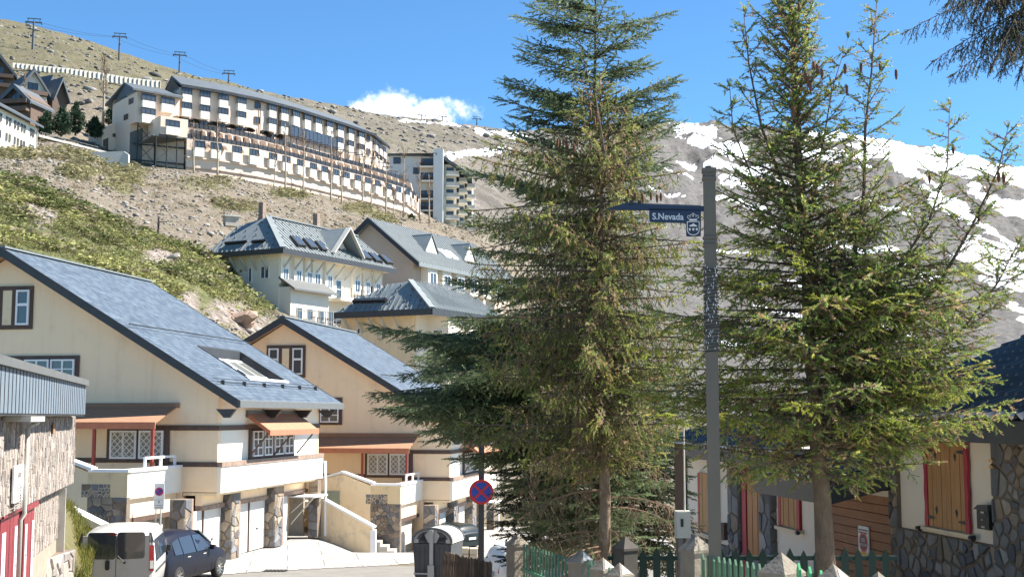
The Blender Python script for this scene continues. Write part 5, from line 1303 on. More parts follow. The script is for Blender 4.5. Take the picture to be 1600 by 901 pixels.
# grass bank, coping and dry stone wall behind the van
GB = mat('grass_bank_soil', (.13,.12,.05), (.08,.07,.03), 3, .95)
bk = thing('grass_bank', 'steep bank of yellow green grass between the stone building and the terrace wall', 'bank', at(110, 880, 33))
o_ = Vector(bk.location)
pts = [at(78, 905, 31), at(140, 905, 31.5), at(150, 850, 35), at(118, 800, 39), at(84, 770, 39.5), at(70, 800, 33)]
mb = MB(); q = [p-o_ for p in pts]; mb.add(q+[p+Vector((-1, 2.5, -2.5)) for p in q], [(0,1,2,3,4,5)]+[(i, (i+1) % 6+0, (i+1) % 6+6, i+6) for i in range(6)]); mb.build('earth', GB, bk)
gr_ = np.random.RandomState(9); Vb = []; Fb = []; Tb = []
A_, B_c, C_, D_c = q[0], q[1], q[3], q[4]
for i in range(8000):
    k_ = gr_.choice(4, p=[.15,.3,.35,.2]); u, v = gr_.rand(), gr_.rand(); (u, v) = (1-u, 1-v) if u+v > 1 else (u, v); p = q[0]+(q[k_+1]-q[0])*u+(q[k_+2]-q[0])*v
    h_ = gr_.uniform(.12, .36); a = gr_.rand()*2*PI; w_ = .012+.012*gr_.rand(); l = Vector((math.cos(a), math.sin(a), 0)); t_ = p+Vector((gr_.uniform(-.12,.16), gr_.uniform(-.12,.05), h_))
    n0 = len(Vb); Vb += [p-l*w_, p+l*w_, t_]; Fb.append((n0, n0+1, n0+2)); m_ = gr_.rand(); c = np.array([.30,.26,.07])*m_+np.array([.14,.17,.04])*(1-m_); Tb += [c]*3
GRM = vcol_mat('grass_blades', .8, .35, nvar=.2)
o = link('grass', np_mesh('grass', [tuple(v) for v in Vb], Fb, GRM, np.array(Tb)), bk); o['kind'] = 'stuff'
c0, c1 = at(104, 794, 40.5), at(168, 826, 39); cw = thing('sloping_coping', 'white sloping coping on a low wall above the silver van', 'wall', c1)
MB().beam(c0-c1, Vector((0,0,0)), .35, .22).build('coping', M['whitep'], cw); MB().prism([c0-c1-Vector((0,0,.12)), Vector((0,0,-.12)), Vector((0,0,-2.5)), c0-c1-Vector((0,0,2.5))], (-.05,.25,0)).build('wall', M['stonebase'], cw)
dsw = thing('dry_stone_wall', 'low pale dry stone wall between the red doors and the silver van', 'wall', at(88, 901, 28))
o_ = Vector(dsw.location); w0, w1 = at(60, 877, 27)-o_, at(114, 877, 29.5)-o_
e = (w1-w0); Lw = Vector((e.x, e.y, 0)).length; e = Vector((e.x, e.y, 0)).normalized(); n_ = Vector((e.y, -e.x, 0))
MB().prism([w0, w1+Vector((0,0,w0.z-w1.z)), w1+Vector((0,0,-2)), w0+Vector((0,0,-2))], -n_*.5).build('core', M['stonebase'], dsw)
stones(dsw, lambda u, v: w0+e*u+Vector((0,0,v)), n_, (0, Lw, -1.6, 0), 44, 77, .06, .02, True, LEDGE)

# ---------------------------------------------------------------- vehicles
PAINT = lambda nm, c, r=.3: mat(nm, c, tuple(x*.93 for x in c), 1.5, r, coat=.15, spec=.4)
CG, _N, _L, _B = new_mat('car_glass'); _B.inputs['Base Color'].default_value = (.035,.042,.05,1); _B.inputs['Roughness'].default_value = .05; _B.inputs['Specular IOR Level'].default_value = .9
LAMP = mat('red_lamp', (.30,.006,.012), (.22,.004,.01), 20, .2, coat=1)
TYRE = mat('tyre_rubber', (.018,.018,.018), None, 20, .85); RIM = mat('alloy_rim', (.45,.45,.46), (.3,.3,.31), 9, .35, metal=.7)
def body_loft(par, st, m, name='body'):
    """stations (y, zb, zbelt, zroof, wb, wbelt, wroof)"""
    V = []; F = []; n = 0
    for (y, zb, zm, zr, wb, wm, wr) in st:
        half = [(wb*.55, zb), (wb*.93, zb+.03), (wb, zb+.14), (wm*1.005, zb+(zm-zb)*.55), (wm, zm), (wm+(wr-wm)*.5, zm+(zr-zm)*.5), (wr, zr-(zr-zm)*.18), (wr*.88, zr-.035), (wr*.45, zr-.003)]
        ring = [(x, y, z) for x, z in half] + [(-x, y, z) for x, z in reversed(half)]; n = len(ring); V += ring
    for i in range(len(st)-1):
        for k in range(n): a = i*n+k; b_ = i*n+(k+1) % n; F.append((a, b_, b_+n, a+n))
    F.append(tuple(range(n))[::-1]); F.append(tuple((len(st)-1)*n+k for k in range(n)))
    mb = MB(); mb.v = V; mb.f = F; return mb.build(name, m, par, True)
def wheel(par, x, y, r=.31, w_=.2, side=1):
    mb = MB(); k = 22; ang = [2*PI*i/k for i in range(k)]
    prof = [(r*.68, -.5), (r*.94, -.5), (r, -.38), (r, .38), (r*.94, .5), (r*.68, .5)]
    for (rr_, t) in prof:
        for a in ang: mb.v.append((x+side*t*w_, y+math.cos(a)*rr_, r+math.sin(a)*rr_))
    for j in range(len(prof)-1):
        for i in range(k): mb.f.append((j*k+i, j*k+(i+1) % k, (j+1)*k+(i+1) % k, (j+1)*k+i))
    wh = mb.build('wheel', TYRE, par, True)
    rm = MB(); xo = x+side*w_*.42; c = (xo-side*.05, y, r)
    for i in range(10):                            # spokes
        a = 2*PI*i/10; rm.beam(c, (xo, y+math.cos(a)*r*.66, r+math.sin(a)*r*.66), .035, .05, (side,0,0))
    rm.tube([(xo-side*.03, y, r), (xo+side*.01, y, r)], .055, 10)
    ring = MB()
    for rr_, xx in ((r*.70, xo-.0), (r*.62, xo+side*.01), (r*.6, xo-side*.05)):
        for a in ang: ring.v.append((xx, y+math.cos(a)*rr_, r+math.sin(a)*rr_))
    for j in range(2):
        for i in range(k): ring.f.append((j*k+i, j*k+(i+1) % k, (j+1)*k+(i+1) % k, (j+1)*k+i))
    n0 = len(rm.v); rm.v += ring.v; rm.f += [tuple(i+n0 for i in f) for f in ring.f]
    rm.build('rim', RIM, wh)
    MB().tube([(xo-side*.1, y, r), (xo-side*.09, y, r)], r*.66, 16).build('brake_disc', TYRE, wh)
    return wh
# silver van, seen from behind
VF = Fr((at(180.5, 880, 34).x, 34, zg(-10.5, 34)), math.radians(9.5))
van = thing('parked_van', 'silver grey van seen from behind, parked nearest the stone faced building', 'van', VF.T, VF.yaw)
SIL = PAINT('silver_paint', (.50,.50,.51))
hv = 1.965
st = [(0.0,.42,1.05,hv-.12,.86,.93,.80),(.05,.36,1.05,hv-.03,.92,.955,.835),(.35,.3,1.05,hv+.0,.93,.965,.845),(1.2,.3,1.05,hv+.02,.93,.965,.855),(3.0,.3,1.05,hv,.93,.965,.85),(3.5,.3,1.07,hv-.16,.93,.96,.82),(4.15,.3,1.1,1.28,.92,.93,.80),(4.7,.32,.9,1.02,.86,.86,.74),(4.8,.4,.8,.88,.75,.75,.65)]
body_loft(van, st, SIL)
def vp(px, py, yy=-.01): p = VF.hit(px, py, 1, yy); return p.x, p.z
def face_poly(par, pts, m, name, d=.012, yy=-.012, rad=0):
    P = [Vector((x, yy, z)) for x, z in pts]; return MB().prism(P, (0, -d, 0)).build(name, m, par)
def round_rect(x0, x1, z0, z1, r, tl=0, k=4):
    P = []
    for cx, cz, a0 in ((x1-r, z0+r, -90), (x1-r, z1-r, 0), (x0+r, z1-r, 90), (x0+r, z0+r, 180)):
        for i in range(k+1): a = math.radians(a0+90*i/k); P.append((cx+math.cos(a)*r, cz+math.sin(a)*r))
    return P
MB().box(-.87, .87, -.035, .02, .5, hv-.11).build('rear_door_panel', SIL, van)
Y0 = -.037
x0, z1 = vp(138, 831.5); x1, z0 = vp(226, 871); xm = (x0+x1)/2
for a, b, nm in ((x0, xm-.018, 'rear_window'), (xm+.018, x1, 'rear_window')):
    P = [Vector((x, Y0-.003, z-(.0 if z > (z0+z1)/2 else .02*(1-abs(x)/.8)))) for x, z in round_rect(a, b, z0, z1, .07)]; MB().prism(P, (0, -.012, 0)).build(nm, CG, van)
MB().box(xm-.006, xm+.006, Y0-.006, Y0, .45, hv-.12).build('door_gap', M['iron'], van)
for s_ in (-1, 1):
    l = MB().prism([Vector((s_*.86, -.055, .93)), Vector((s_*.975, -.02, .93)), Vector((s_*.965, -.02, 1.60)), Vector((s_*.85, -.055, 1.60))], (0, .06, 0)).build('rear_lamp', LAMP, van)
    MB().prism([Vector((s_*.88, -.061, 1.0)), Vector((s_*.965, -.03, 1.0)), Vector((s_*.965, -.03, 1.2)), Vector((s_*.875, -.061, 1.2))], (0, .01, 0)).build('clear_lens', M['grey'], l)
    MB().prism([Vector((s_*.845, -.045, 1.68)), Vector((s_*.96, -.01, 1.66)), Vector((s_*.88, -.01, 1.93)), Vector((s_*.83, -.045, 1.93))], (0, .10, 0)).build('pillar_trim', M['dark'], van)
MB().box(-.15, .02, Y0-.02, Y0, hv-.09, hv-.045).build('brake_light', LAMP, van)
hx, hz = vp(168, 882); MB().prism([(x, Y0-.003, z) for x, z in round_rect(hx-.055, hx+.055, hz-.13, hz+.13, .05)], (0,-.035,0)).build('door_handle', M['iron'], van)
MB().prism([(x, Y0-.003, z) for x, z in round_rect(vp(197,885)[0]-.16, vp(197,885)[0]+.06, .62, 1.0, .05)], (0,-.006,0)).build('raised_panel', SIL, van)  # thin rounded panel in the same silver as the door
wa, wz = vp(183, 848); wb_, wz2 = vp(195, 878); wc, wz3 = vp(184, 867)
MB().tube([(wb_, Y0-.04, wz2), (wc, Y0-.05, wz3), (wa, Y0-.04, wz+.1)], .012, 5).build('rear_wiper', M['iron'], van)
MB().tube([(wb_, Y0-.0, wz2), (wb_, Y0-.05, wz2)], .03, 8).build('wiper_pivot', M['iron'], van)
kx, kz = vp(146, 878); MB().tube([(kx, Y0, kz), (kx, Y0-.02, kz)], .02, 8).build('door_lock', M['iron'], van)
MB().box(-.95, .95, -.12, .2, .3, .56).build('rear_bumper', M['dark'], van)
MB().box(-.26, .26, Y0-.03, Y0-.0, .66, .78).build('number_plate', M['whitep'], van)
for k, (ya, yb) in enumerate(((.55, 1.5), (1.65, 2.6), (2.75, 3.4))):
    P = [Vector((.968-.0, ya, 1.12)), Vector((.968, yb, 1.12)), Vector((.885, yb-(.25 if k == 2 else 0), 1.68)), Vector((.885, ya, 1.68))]; MB().prism(P, (.012, 0, .003)).build('side_window', CG, van)
MB().prism([Vector((.975,.12,1.1)), Vector((.975,.42,1.1)), Vector((.90,.42,1.75)), Vector((.90,.12,1.75))], (.008,0,0)).build('side_sticker', M['whitep'], van)
MB().box(.96, 1.0, .5, 2.9, .85, .89).build('slide_rail', M['dark'], van)
MB().box(.98, 1.1, 3.2, 3.3, 1.12, 1.30).build('wing_mirror', M['dark'], van)
for s_ in (-1, 1):
    for y in (.85, 3.9): wheel(van, s_*.84, y, .32, .2, s_)
# dark blue people carrier
def small_car(fr, label, paint, L_=4.2, H_=1.6, name='parked_car', wd=.87, hatch=.25):
    c = thing(name, label, 'car', fr.T, fr.yaw)
    h = H_
    st = [(0.0,.42,.82,.95,.72,.76,.66),(.06,.28,.85,h*.70,.82,.85,.72),(.16,.24,.88,h*.87,.85,wd,.66),(.42,.22,.92,h*.965,.86,wd,.62),(1.2,.2,.93,h,.86,wd,.64),(2.0,.2,.93,h*.985,.86,wd,.64),(2.55,.2,.93,h*.90,.86,wd,.62),(3.15,.2,.93,1.06,.86,wd,.70),(3.6,.22,.86,.94,.85,.84,.68),(4.0,.26,.72,.78,.78,.78,.62),(4.15,.34,.62,.66,.62,.62,.5)]
    k = L_/4.15; st = [(y*k,)+tuple(r) for y, *r in st]
    body_loft(c, st, paint)
    def sidep(ya, yb, z0, z1a, z1b, nm, m, off=.028, lo=None, yt0=None, yt1=None):
        for s_ in (-1, 1):
            def X(z, y):   # body half width at height z
                for i in range(len(st)-1):
                    if st[i][0] <= y <= st[i+1][0]: break
                t = (y-st[i][0])/max(1e-6, st[i+1][0]-st[i][0]); S_ = [a_+(b_-a_)*t for a_, b_ in zip(st[i], st[i+1])]
                zm, zr, wm, wr = S_[2], S_[3], S_[5], S_[6]; return wm+(wr-wm)*max(0, min(1, (z-zm)/max(.05, (zr-zm)*.82)))
            P = [(ya, z0), (yb, z0), (yt1 if yt1 is not None else yb, z1b), (yt0 if yt0 is not None else ya, z1a)]
            MB().prism([Vector((s_*(X(z, y)-.006), y, z)) for y, z in P], (s_*(off+.01), 0, 0)).build(nm, m, c)
    zt = h*.9
    sidep(.50*k, .95*k, .97, zt-.14, zt-.04, 'side_window', CG, yt0=.55*k, yt1=.95*k); sidep(1.0*k, 1.75*k, .96, zt-.03, zt-.01, 'side_window', CG); sidep(1.82*k, 2.75*k, .96, zt-.01, zt-.05, 'side_window', CG, yt1=2.38*k)
    MB().prism([Vector((-.62,.055,.93)), Vector((.62,.055,.93)), Vector((.56,.28,h*.9)), Vector((-.56,.28,h*.9))], (0,-.03,.01)).build('rear_window', CG, c)
    MB().prism([Vector((-.66,3.2*k,1.06)), Vector((.66,3.2*k,1.06)), Vector((.57,2.52*k,h*.92)), Vector((-.57,2.52*k,h*.92))], (0,.03,.035)).build('windscreen', CG, c)
    for s_ in (-1, 1):
        MB().prism([Vector((s_*.60,.0,.72)), Vector((s_*.865,.16,.76)), Vector((s_*.868,.34,.92)), Vector((s_*.70,.03,.93))], (0,-.03,.0)).build('rear_lamp', LAMP, c)
        MB().prism([Vector((s_*.5,4.02*k,.62)), Vector((s_*.78,3.72*k,.64)), Vector((s_*.80,3.5*k,.82)), Vector((s_*.6,3.75*k,.80))], (s_*.02,.05,.02)).build('headlamp', M['grey'], c)
        m_ = MB(); m_.box(s_*.90, s_*1.05, 2.6*k, 2.72*k, .95, 1.08); m_.build('wing_mirror', paint, c)
        for y in (1.35*k, 2.35*k):
            MB().box(s_*(wd-.004), s_*(wd+.012), y-.09, y+.09, .84, .865).build('door_handle', M['grey'], c)
        for y in (.76*k, 3.38*k): wheel(c, s_*.79, y, .315, .19, s_)
        for y in (1.0*k, 1.8*k, 2.85*k): MB().box(s_*(wd-.0), s_*(wd+.004), y-.006, y+.006, .32, .93).build('door_gap', M['iron'], c)
    MB().box(-.8, .8, -.05, .1, .3, .52).build('rear_bumper', paint, c); MB().box(-.26, .26, -.065, -.052, .6, .71).build('number_plate', M['whitep'], c)
    return c
CF = Fr((-10.72, 37.4, float(zg(-10, 38))), math.radians(-12.9))
NAVY = mat('navy_paint', (.010,.011,.022), None, 2, .38, spec=.25)
small_car(CF, 'dark navy people carrier parked just ahead of the silver van', NAVY, 4.2, 1.62)
CF = Fr((-1.95, 62.6, -6.5), math.radians(52))
small_car(CF, 'dark green hatchback partly hidden behind the large grey bin', mat('dark_green_car_paint', (.012,.018,.018), None, 2, .38, spec=.3), 3.7, 1.36)
CF = Fr((at(768, 870, 33).x, 33, float(zg(0, 33))-.15), math.radians(-72))
small_car(CF, 'white car glimpsed between the post and the green railings', PAINT('white_car_paint', (.7,.71,.72), .3), 4.0, 1.45)

# ---------------------------------------------------------------- big grey bin
BF = Fr((at(675, 880, 36).x, 36, float(zg(-2.2, 36))), math.radians(-14))
bn = thing('waste_container', 'large dark grey street bin with a curved lid and steel side arm', 'container', BF.T, BF.yaw)
BING = mat('bin_plastic', (.075,.08,.09), (.055,.06,.068), 3, .5); hb = BF.hit(675, 826, 1, 0).z
BL_, zs = 1.15, hb-.40
MB().prism([(-.48, 0, .12), (.48, 0, .12), (.56, 0, zs), (-.56, 0, zs)], (0, BL_, 0)).build('body', BING, bn)
k = 14; arc = [(-.58*math.cos(PI*i/k), zs+.02+.40*math.sin(PI*i/k)**.9) for i in range(k+1)]
lid = MB().prism([(x, -.0, z) for x, z in arc], (0, BL_, 0)); ld = lid.build('lid', M['grey'], bn)
rim_ = MB()
for yy in (-.035, BL_-.005):
    for i in range(k): rim_.prism([(arc[i][0]*1.03, yy, arc[i][1]+.025), (arc[i+1][0]*1.03, yy, arc[i+1][1]+.025), (arc[i+1][0]*.93, yy, zs+(arc[i+1][1]-zs)*.9), (arc[i][0]*.93, yy, zs+(arc[i][1]-zs)*.9)], (0,.05,0))
rim_.build('lid_rim', M['greymetal'], ld)
for j in range(4): y = .12+j*.28; MB().prism([(x*1.012, y, z+.012) for x, z in arc[k//2:]]+[(x*.98, y, z-.03) for x, z in reversed(arc[k//2:])], (0,.05,0)).build('lid_rib', M['grey'], ld)
MB().box(-.05, .05, -.09, -.037, .35, hb-.02).build('side_arm', M['grey'], bn); MB().box(-.09, .09, -.12, -.092, .0, .55).build('arm_plate', M['grey'], bn)
MB().box(-.5, .1, -.11, -.095, .30, .34).build('foot_bar', M['grey'], bn)
for i in range(8): x = -.5+i*.143; MB().box(x-.006, x+.006, -.006, .0, .25, zs-.05).build('body_rib', M['dark'], bn)
for sx in (-1, 1): MB().prism([(sx*.40, -.012, zs+.02)]+[(sx*(.12+.36*math.sin(a)), -.012, zs+.02+.32*math.cos(a)) for a in (.0, .4, .8, 1.2)]+[(sx*.12, -.012, zs+.02)][:1], (0,.01,0)).build('end_panel', BING, bn)
# ---------------------------------------------------------------- reed fence
q0, q1 = at(694, 862, 21), at(768, 877, 19.5); rf = thing('reed_fence', 'brown split reed fence panel in front of the grey bin', 'fence', (q0.x, q0.y, q0.z-1.0))
REED = vcol_mat('reed', .85, nvar=.25, nscale=9); r = random.Random(4); nS = 44
for i in range(nS):
    t = i/(nS-1); p = (q0.lerp(q1, t))-Vector(rf.location); hh = p.z+r.uniform(-.02, .02); lean = .055*(1-t)
    mb = MB(); mb.prism([(p.x-.011+0, p.y+r.uniform(-.01,.01), hh), (p.x+.011, p.y, hh-.01), (p.x+.010-lean*1.3, p.y, hh-1.1), (p.x-.010-lean*1.3, p.y, hh-1.1)], (0,.02,0))
    me = mb.mesh('reed', REED); f = r.uniform(.7, 1.25); tint_mesh(me, [(.19*f,.135*f,.095*f)]*len(me.vertices)); link('reed', me, rf)
for dz in (.12, .6): MB().beam(q0-Vector(rf.location)+Vector((0,.03,-dz)), q1-Vector(rf.location)+Vector((0,.03,-dz)), .02, .03).build('rail', M['brown'], rf)
# pale block wall behind it
bw = thing('block_wall', 'low wall of pale blocks in the sun behind the reed fence', 'wall', at(722, 880, 44)); o_ = Vector(bw.location)
for i, (a, b) in enumerate(((700,709),(711,719),(721,732),(734,746))):
    for j in range(2):
        p, q = at(a, 853+i*1.2+j*10, 44)-o_, at(b, 862+i*1.2+j*10, 44)-o_; MB().box(p.x, q.x, p.y, p.y+.4, q.z, p.z).build('block', M['cream2'], bw)
p, q = at(698, 853, 44.3)-o_, at(750, 900, 44.3)-o_; MB().box(p.x, q.x, .2, .6, q.z, p.z-.05).build('core', M['brown'], bw)

# ---------------------------------------------------------------- signs
BLU = mat('sign_blue', (.02,.07,.42), None, 3, .4); RED = mat('sign_red', (.60,.02,.03), None, 3, .4)
def disc(par, c, r_, m, name, y0, th=.006, inner=0, k=28):
    mb = MB(); c = Vector(c)
    if inner == 0: mb.prism([(c.x+math.cos(2*PI*i/k)*r_, y0, c.z+math.sin(2*PI*i/k)*r_) for i in range(k)], (0, -th, 0))
    else:
        for i in range(k):
            a, b = 2*PI*i/k, 2*PI*(i+1)/k; mb.prism([(c.x+math.cos(a)*r_, y0, c.z+math.sin(a)*r_), (c.x+math.cos(b)*r_, y0, c.z+math.sin(b)*r_), (c.x+math.cos(b)*inner, y0, c.z+math.sin(b)*inner), (c.x+math.cos(a)*inner, y0, c.z+math.sin(a)*inner)], (0,-th,0))
    return mb.build(name, m, par)
p = at(752, 768, 30); zb = float(zg(p.x, 30)); ns = thing('no_stopping_sign', 'round red and blue no stopping sign on a tall dark post', 'sign', (p.x, 30, zb))
zt = at(752, 632, 30).z-zb; MB().box(-.065, .065, .03, .16, 0, zt).build('post', M['dark'], ns)
zc = p.z-zb; d = disc(ns, (0,0,zc), .285, RED, 'sign_disc', 0, .02); disc(ns, (0,0,zc), .225, BLU, 'blue_field', -.0205, .004)
for s_ in (1, -1): MB().beam((-.165, -.028, zc-.165*s_), (.165, -.028, zc+.165*s_), .006, .055, (0,0,1)).build('diagonal_bar', RED, ns) if s_ == 1 else MB().beam((-.165, -.034, zc+.165), (.165, -.034, zc-.165), .006, .055, (0,0,1)).build('diagonal_bar', RED, ns)
p = at(248.5, 775, 43); zb = float(zg(p.x, 43)); np_ = thing('no_parking_sign', 'white plate with a round no parking symbol on twin posts beside the navy car', 'sign', (p.x, 43, zb))
zc = p.z-zb; MB().box(-.17, .17, 0, .02, zc-.43, zc+.43).build('plate', M['whitep'], np_)
disc(np_, (0,0,zc+.16), .14, RED, 'sign_ring', -.001, .004, .105); disc(np_, (0,0,zc+.16), .104, BLU, 'blue_field', -.001, .004); MB().beam((-.075, -.01, zc+.235), (.075, -.01, zc+.085), .004, .03).build('diagonal_bar', RED, np_)
mb = MB(); mb.box(-.13, .13, -.004, -.001, zc-.115, zc-.105); mb.box(-.02, .02, -.004, -.001, zc-.22, zc-.14); mb.box(-.13, .13, -.004, -.001, zc-.30, zc-.285); mb.box(-.13, .13, -.004, -.001, zc-.375, zc-.355)
o = mb.build('print_marks', mat('printed_green', (.12,.25,.2), None, 3, .7), np_); o['kind'] = 'stuff'
for x in (-.10, .06): MB().tube([(x, .04, 0), (x, .04, zc+.3)], .025, 6).build('post', M['grey'], np_)

# street name post
PD = 12.0
p = at(1113.5, 600, PD); zb = float(zg(p.x, PD)); NP_ = thing('street_name_post', 'square grey post carrying the street name arm, wound with fairy lights', 'post', (p.x, PD, zb), math.radians(-6))
PM = mat('post_grey_green', (.125,.112,.095), (.10,.09,.077), 2, .55)
Zp = lambda py: at(1113, py, PD).z-zb
hw = .056
MB().box(-hw, hw, 0, 2*hw, 0, Zp(266)).build('shaft', PM, NP_)
for a, b, e in ((262, 268, .012), (276, 280, .010), (271, 274, .006), (369, 372, .012), (381, 385, .010), (375, 378, .006)):
    MB().box(-hw-e, hw+e, -e, 2*hw+e, Zp(b), Zp(a)).build('collar', PM, NP_)
MB().tube([(0, hw, Zp(264)), (0, hw, Zp(258))], [.05, .04], 8).build('finial', PM, NP_)
r = random.Random(3); wire = []; turns = 27; z0_, z1_ = Zp(548), Zp(416)
cor = [(-1,-1),(1,-1),(1,1),(-1,1)]
for i in range(turns*4+1):
    c = cor[i % 4]; z = z0_+(z1_-z0_)*i/(turns*4)+r.uniform(-.012, .012); e = hw+.008+r.uniform(0, .006); wire.append((c[0]*e, hw+c[1]*e, z))
MB().tube(wire, .006, 4).build('light_string', M['iron'], NP_)
mbw = MB()
for i in range(95):
    z = r.uniform(z0_, z1_); x = r.uniform(-hw, hw); s_ = r.random(); p_ = Vector((x, -.012, z)) if s_ < .6 else Vector(((hw+.01)*r.choice((-1,1)), r.uniform(0, 2*hw), z)); d_ = Vector((r.uniform(-.4,.4), r.uniform(-.4,0), r.choice((-1,1)))).normalized()*.022
    mbw.tube([p_, p_+d_], .0028, 4)
o = mbw.build('light_bulbs', M['whitep'], NP_); o['kind'] = 'stuff'
NV = mat('navy_enamel', (.012,.022,.06), (.01,.018,.05), 3, .35)
Xp = lambda px: (at(px, 330, PD).x-at(1113.5, 330, PD).x)
LT = mat('sign_lettering', (.55,.62,.75), None, 3, .5); LW = mat('sign_emblem_white', (.75,.76,.78), None, 3, .5)
yf_ = .03
MB().prism([(Xp(985), yf_, Zp(314)), (Xp(1106), yf_, Zp(321)), (Xp(1106), yf_, Zp(329)), (Xp(985), yf_, Zp(325))], (0,.03,0)).build('arm', NV, NP_)
MB().tube([(Xp(1009), yf_+.01, Zp(316)), (Xp(1100), yf_+.01, Zp(321))], .011, 6).build('arm_tube', M['greymetal'], NP_)
MB().prism([(Xp(952), yf_-.005, Zp(323.5)), (Xp(985), yf_-.005, Zp(313)), (Xp(1012), yf_-.005, Zp(316)), (Xp(1010), yf_-.005, Zp(324)), (Xp(975), yf_-.005, Zp(324.5))], (0,.05,0)).build('arm_tip', NV, NP_)
MB().box(Xp(988), Xp(994), yf_-.012, yf_+.05, Zp(318), Zp(310)).build('arm_knob', M['iron'], NP_); MB().box(Xp(1001), Xp(1006), yf_-.01, yf_+.05, Zp(316), Zp(310.5)).build('arm_knob', M['iron'], NP_)
MB().prism([(Xp(1019), yf_, Zp(323)), (Xp(1100), yf_, Zp(326)), (Xp(1099), yf_, Zp(368)), (Xp(1076.5), yf_, Zp(368)), (Xp(1076), yf_, Zp(349)), (Xp(1074), yf_, Zp(347)), (Xp(1021), yf_, Zp(344.5)), (Xp(1019), yf_, Zp(342))], (0,.02,0)).build('name_plate', NV, NP_)
sl_ = (Zp(342)-Zp(340))/(Xp(1076)-Xp(1020))
text_mesh(NP_, 'S.Nevada', .0865, (Xp(1048.2), yf_-.002, Zp(341.2)), (1,0,sl_), (0,0,1), LT, .002, 'lettering', squeeze=.92, bold=.0014)
# emblem: crown over a shield with a mountain and trees
cx = Xp(1087.5); E = lambda dx, py: (cx+dx, yf_-.001, Zp(py)); u = Xp(1088.5)-Xp(1087.5)
def strip(pts, w_, nm='emblem_line'):
    mb = MB()
    for a, b in zip(pts, pts[1:]): mb.beam(a, b, .003, w_, (0,0,1)) if abs(b[0]-a[0]) > abs(b[2]-a[2]) else mb.beam(a, b, w_, .003, (0,1,0))
    return mb.build(nm, LW, NP_)
k = 8
strip([E(-9.2*u, 345), E(-9.2*u, 358)]+[E(-9.2*u*math.cos(PI*i/k), 358+8*math.sin(PI*i/k)) for i in range(1, k)]+[E(9.2*u, 358), E(9.2*u, 345), E(-9.2*u, 345)], .007, 'shield_outline')
MB().prism([E(-6.5*u, 352.5), E(-5*u, 350.5), E(-2*u, 349.5), E(0, 347.5), E(2.5*u, 349.5), E(5*u, 351), E(6.5*u, 352.8)], (0,-.003,0)).build('mountain_emblem', LW, NP_)
for dx in (-5.5, 0, 5.5): MB().prism([E((dx-1)*u, 359), E((dx-1.8)*u, 355.5), E((dx+1.8)*u, 355.5), E((dx+1)*u, 359)], (0,-.003,0)).build('tree_emblem', LW, NP_)
MB().prism([E(-6*u, 343.6), E(6*u, 343.6), E(5.5*u, 341), E(-5.5*u, 341)], (0,-.003,0)).build('crown_band', LW, NP_)
for s_ in (-1, 1): strip([E(s_*5.5*u, 341), E(s_*9*u, 338.5), E(s_*8*u, 335.5), E(s_*5*u, 335.5), E(s_*4.2*u, 338.5)], .0045, 'crown_arch'); strip([E(s_*4.5*u, 335.5), E(s_*2.5*u, 333.6), E(0, 333.2), E(s_*.6*u, 337.5)], .0045, 'crown_arch')
strip([E(0, 333.5), E(0, 331)], .005, 'crown_cross')
# ---------------------------------------------------------------- cottages on the right
FC = Fr((6.8, 17.9, -2.75), math.radians(8.3)); BC = 2.75
cot = lambda px, py, x=0: FC.hit(px, py, 0, x)
CW = mat('cottage_render', (.82,.74,.65), (.77,.69,.60), 1.5, .9, .12, 30)
TILE = mat('dark_blue_tile', (.075,.09,.115), (.055,.066,.085), 3, .4, spec=.4)
REDF = mat('carmine_paint', (.42,.025,.05), (.33,.018,.035), 8, .55)
PINE = mat('shutter_pine', (.50,.27,.10), (.36,.17,.055), 6, .55, .35, 30, stretch=(4,4,.25))
PLANK = mat('garage_planks', (.33,.145,.06), (.25,.105,.042), 6, .6, .3, 30, stretch=(1,.25,4), dirt=(.40,.20,.09), dscale=2)
def tile_roof(par, x0, z0, x1, z1, ya, yb, per=.25, step=.38, name='roof'):
    """pressed tile sheet: rolls across, steps up the slope"""
    ny = int((yb-ya)/per)*6; L_ = math.hypot(x1-x0, z1-z0); ns = int(L_/step); V = []; F = []
    dx, dz = (x1-x0)/L_, (z1-z0)/L_; nx_, nz_ = -dz, dx
    for s in range(ns):
        for e in (0, 1):
            d = (s+e)*L_/ns; lift = .045*(1-e)
            for j in range(ny+1):
                y = ya+(yb-ya)*j/ny; ph = (y-ya)/per*2*PI; h = .042*math.sin(ph)+.012*math.sin(2*ph)+lift
                V.append((x0+dx*d+nx_*h, y, z0+dz*d+nz_*h))
    w_ = ny+1
    for r_ in range(2*ns-1):
        for j in range(ny): a = r_*w_+j; F.append((a, a+w_, a+w_+1, a+1))
    mb = MB(); mb.v = V; mb.f = F; o = mb.build(name, TILE, par, True); return o
ct = thing('cottage', 'white cottage at the right edge with pine shutters, stone base and blue black tiled roof', 'cottage', FC.T, FC.yaw)
yP = cot(1408, 760).y                      # left pillar
zB = BC-1.79; zE = BC-.33
yR = cot(1561, 760).y
MB().box(0, .3, yR, yP+.02, zB, zE).build('wall', CW, ct)
MB().box(.03, 6, -3, yP, -.5, zE).build('inner_wall', CW, ct)
sb = MB().box(-.05, .029, -3, yP+.02, -.6, zB-.003).build('stone_base', M['stonebase'], ct)
CS = [(.20,.19,.17),(.15,.15,.15),(.26,.22,.17),(.12,.12,.125),(.23,.18,.13),(.18,.18,.17),(.30,.28,.25)]
stones(sb, lambda u, v: Vector((-.052, u, v)), (-1,0,0), (-.1, yP+.30, -.55, zB-.02), 92, 5, .03, .055, True, CS)
pl = MB().box(-.06, .25, yP+.023, yP+.33, -.6, zE).build('stone_pillar', M['stonebase'], ct)
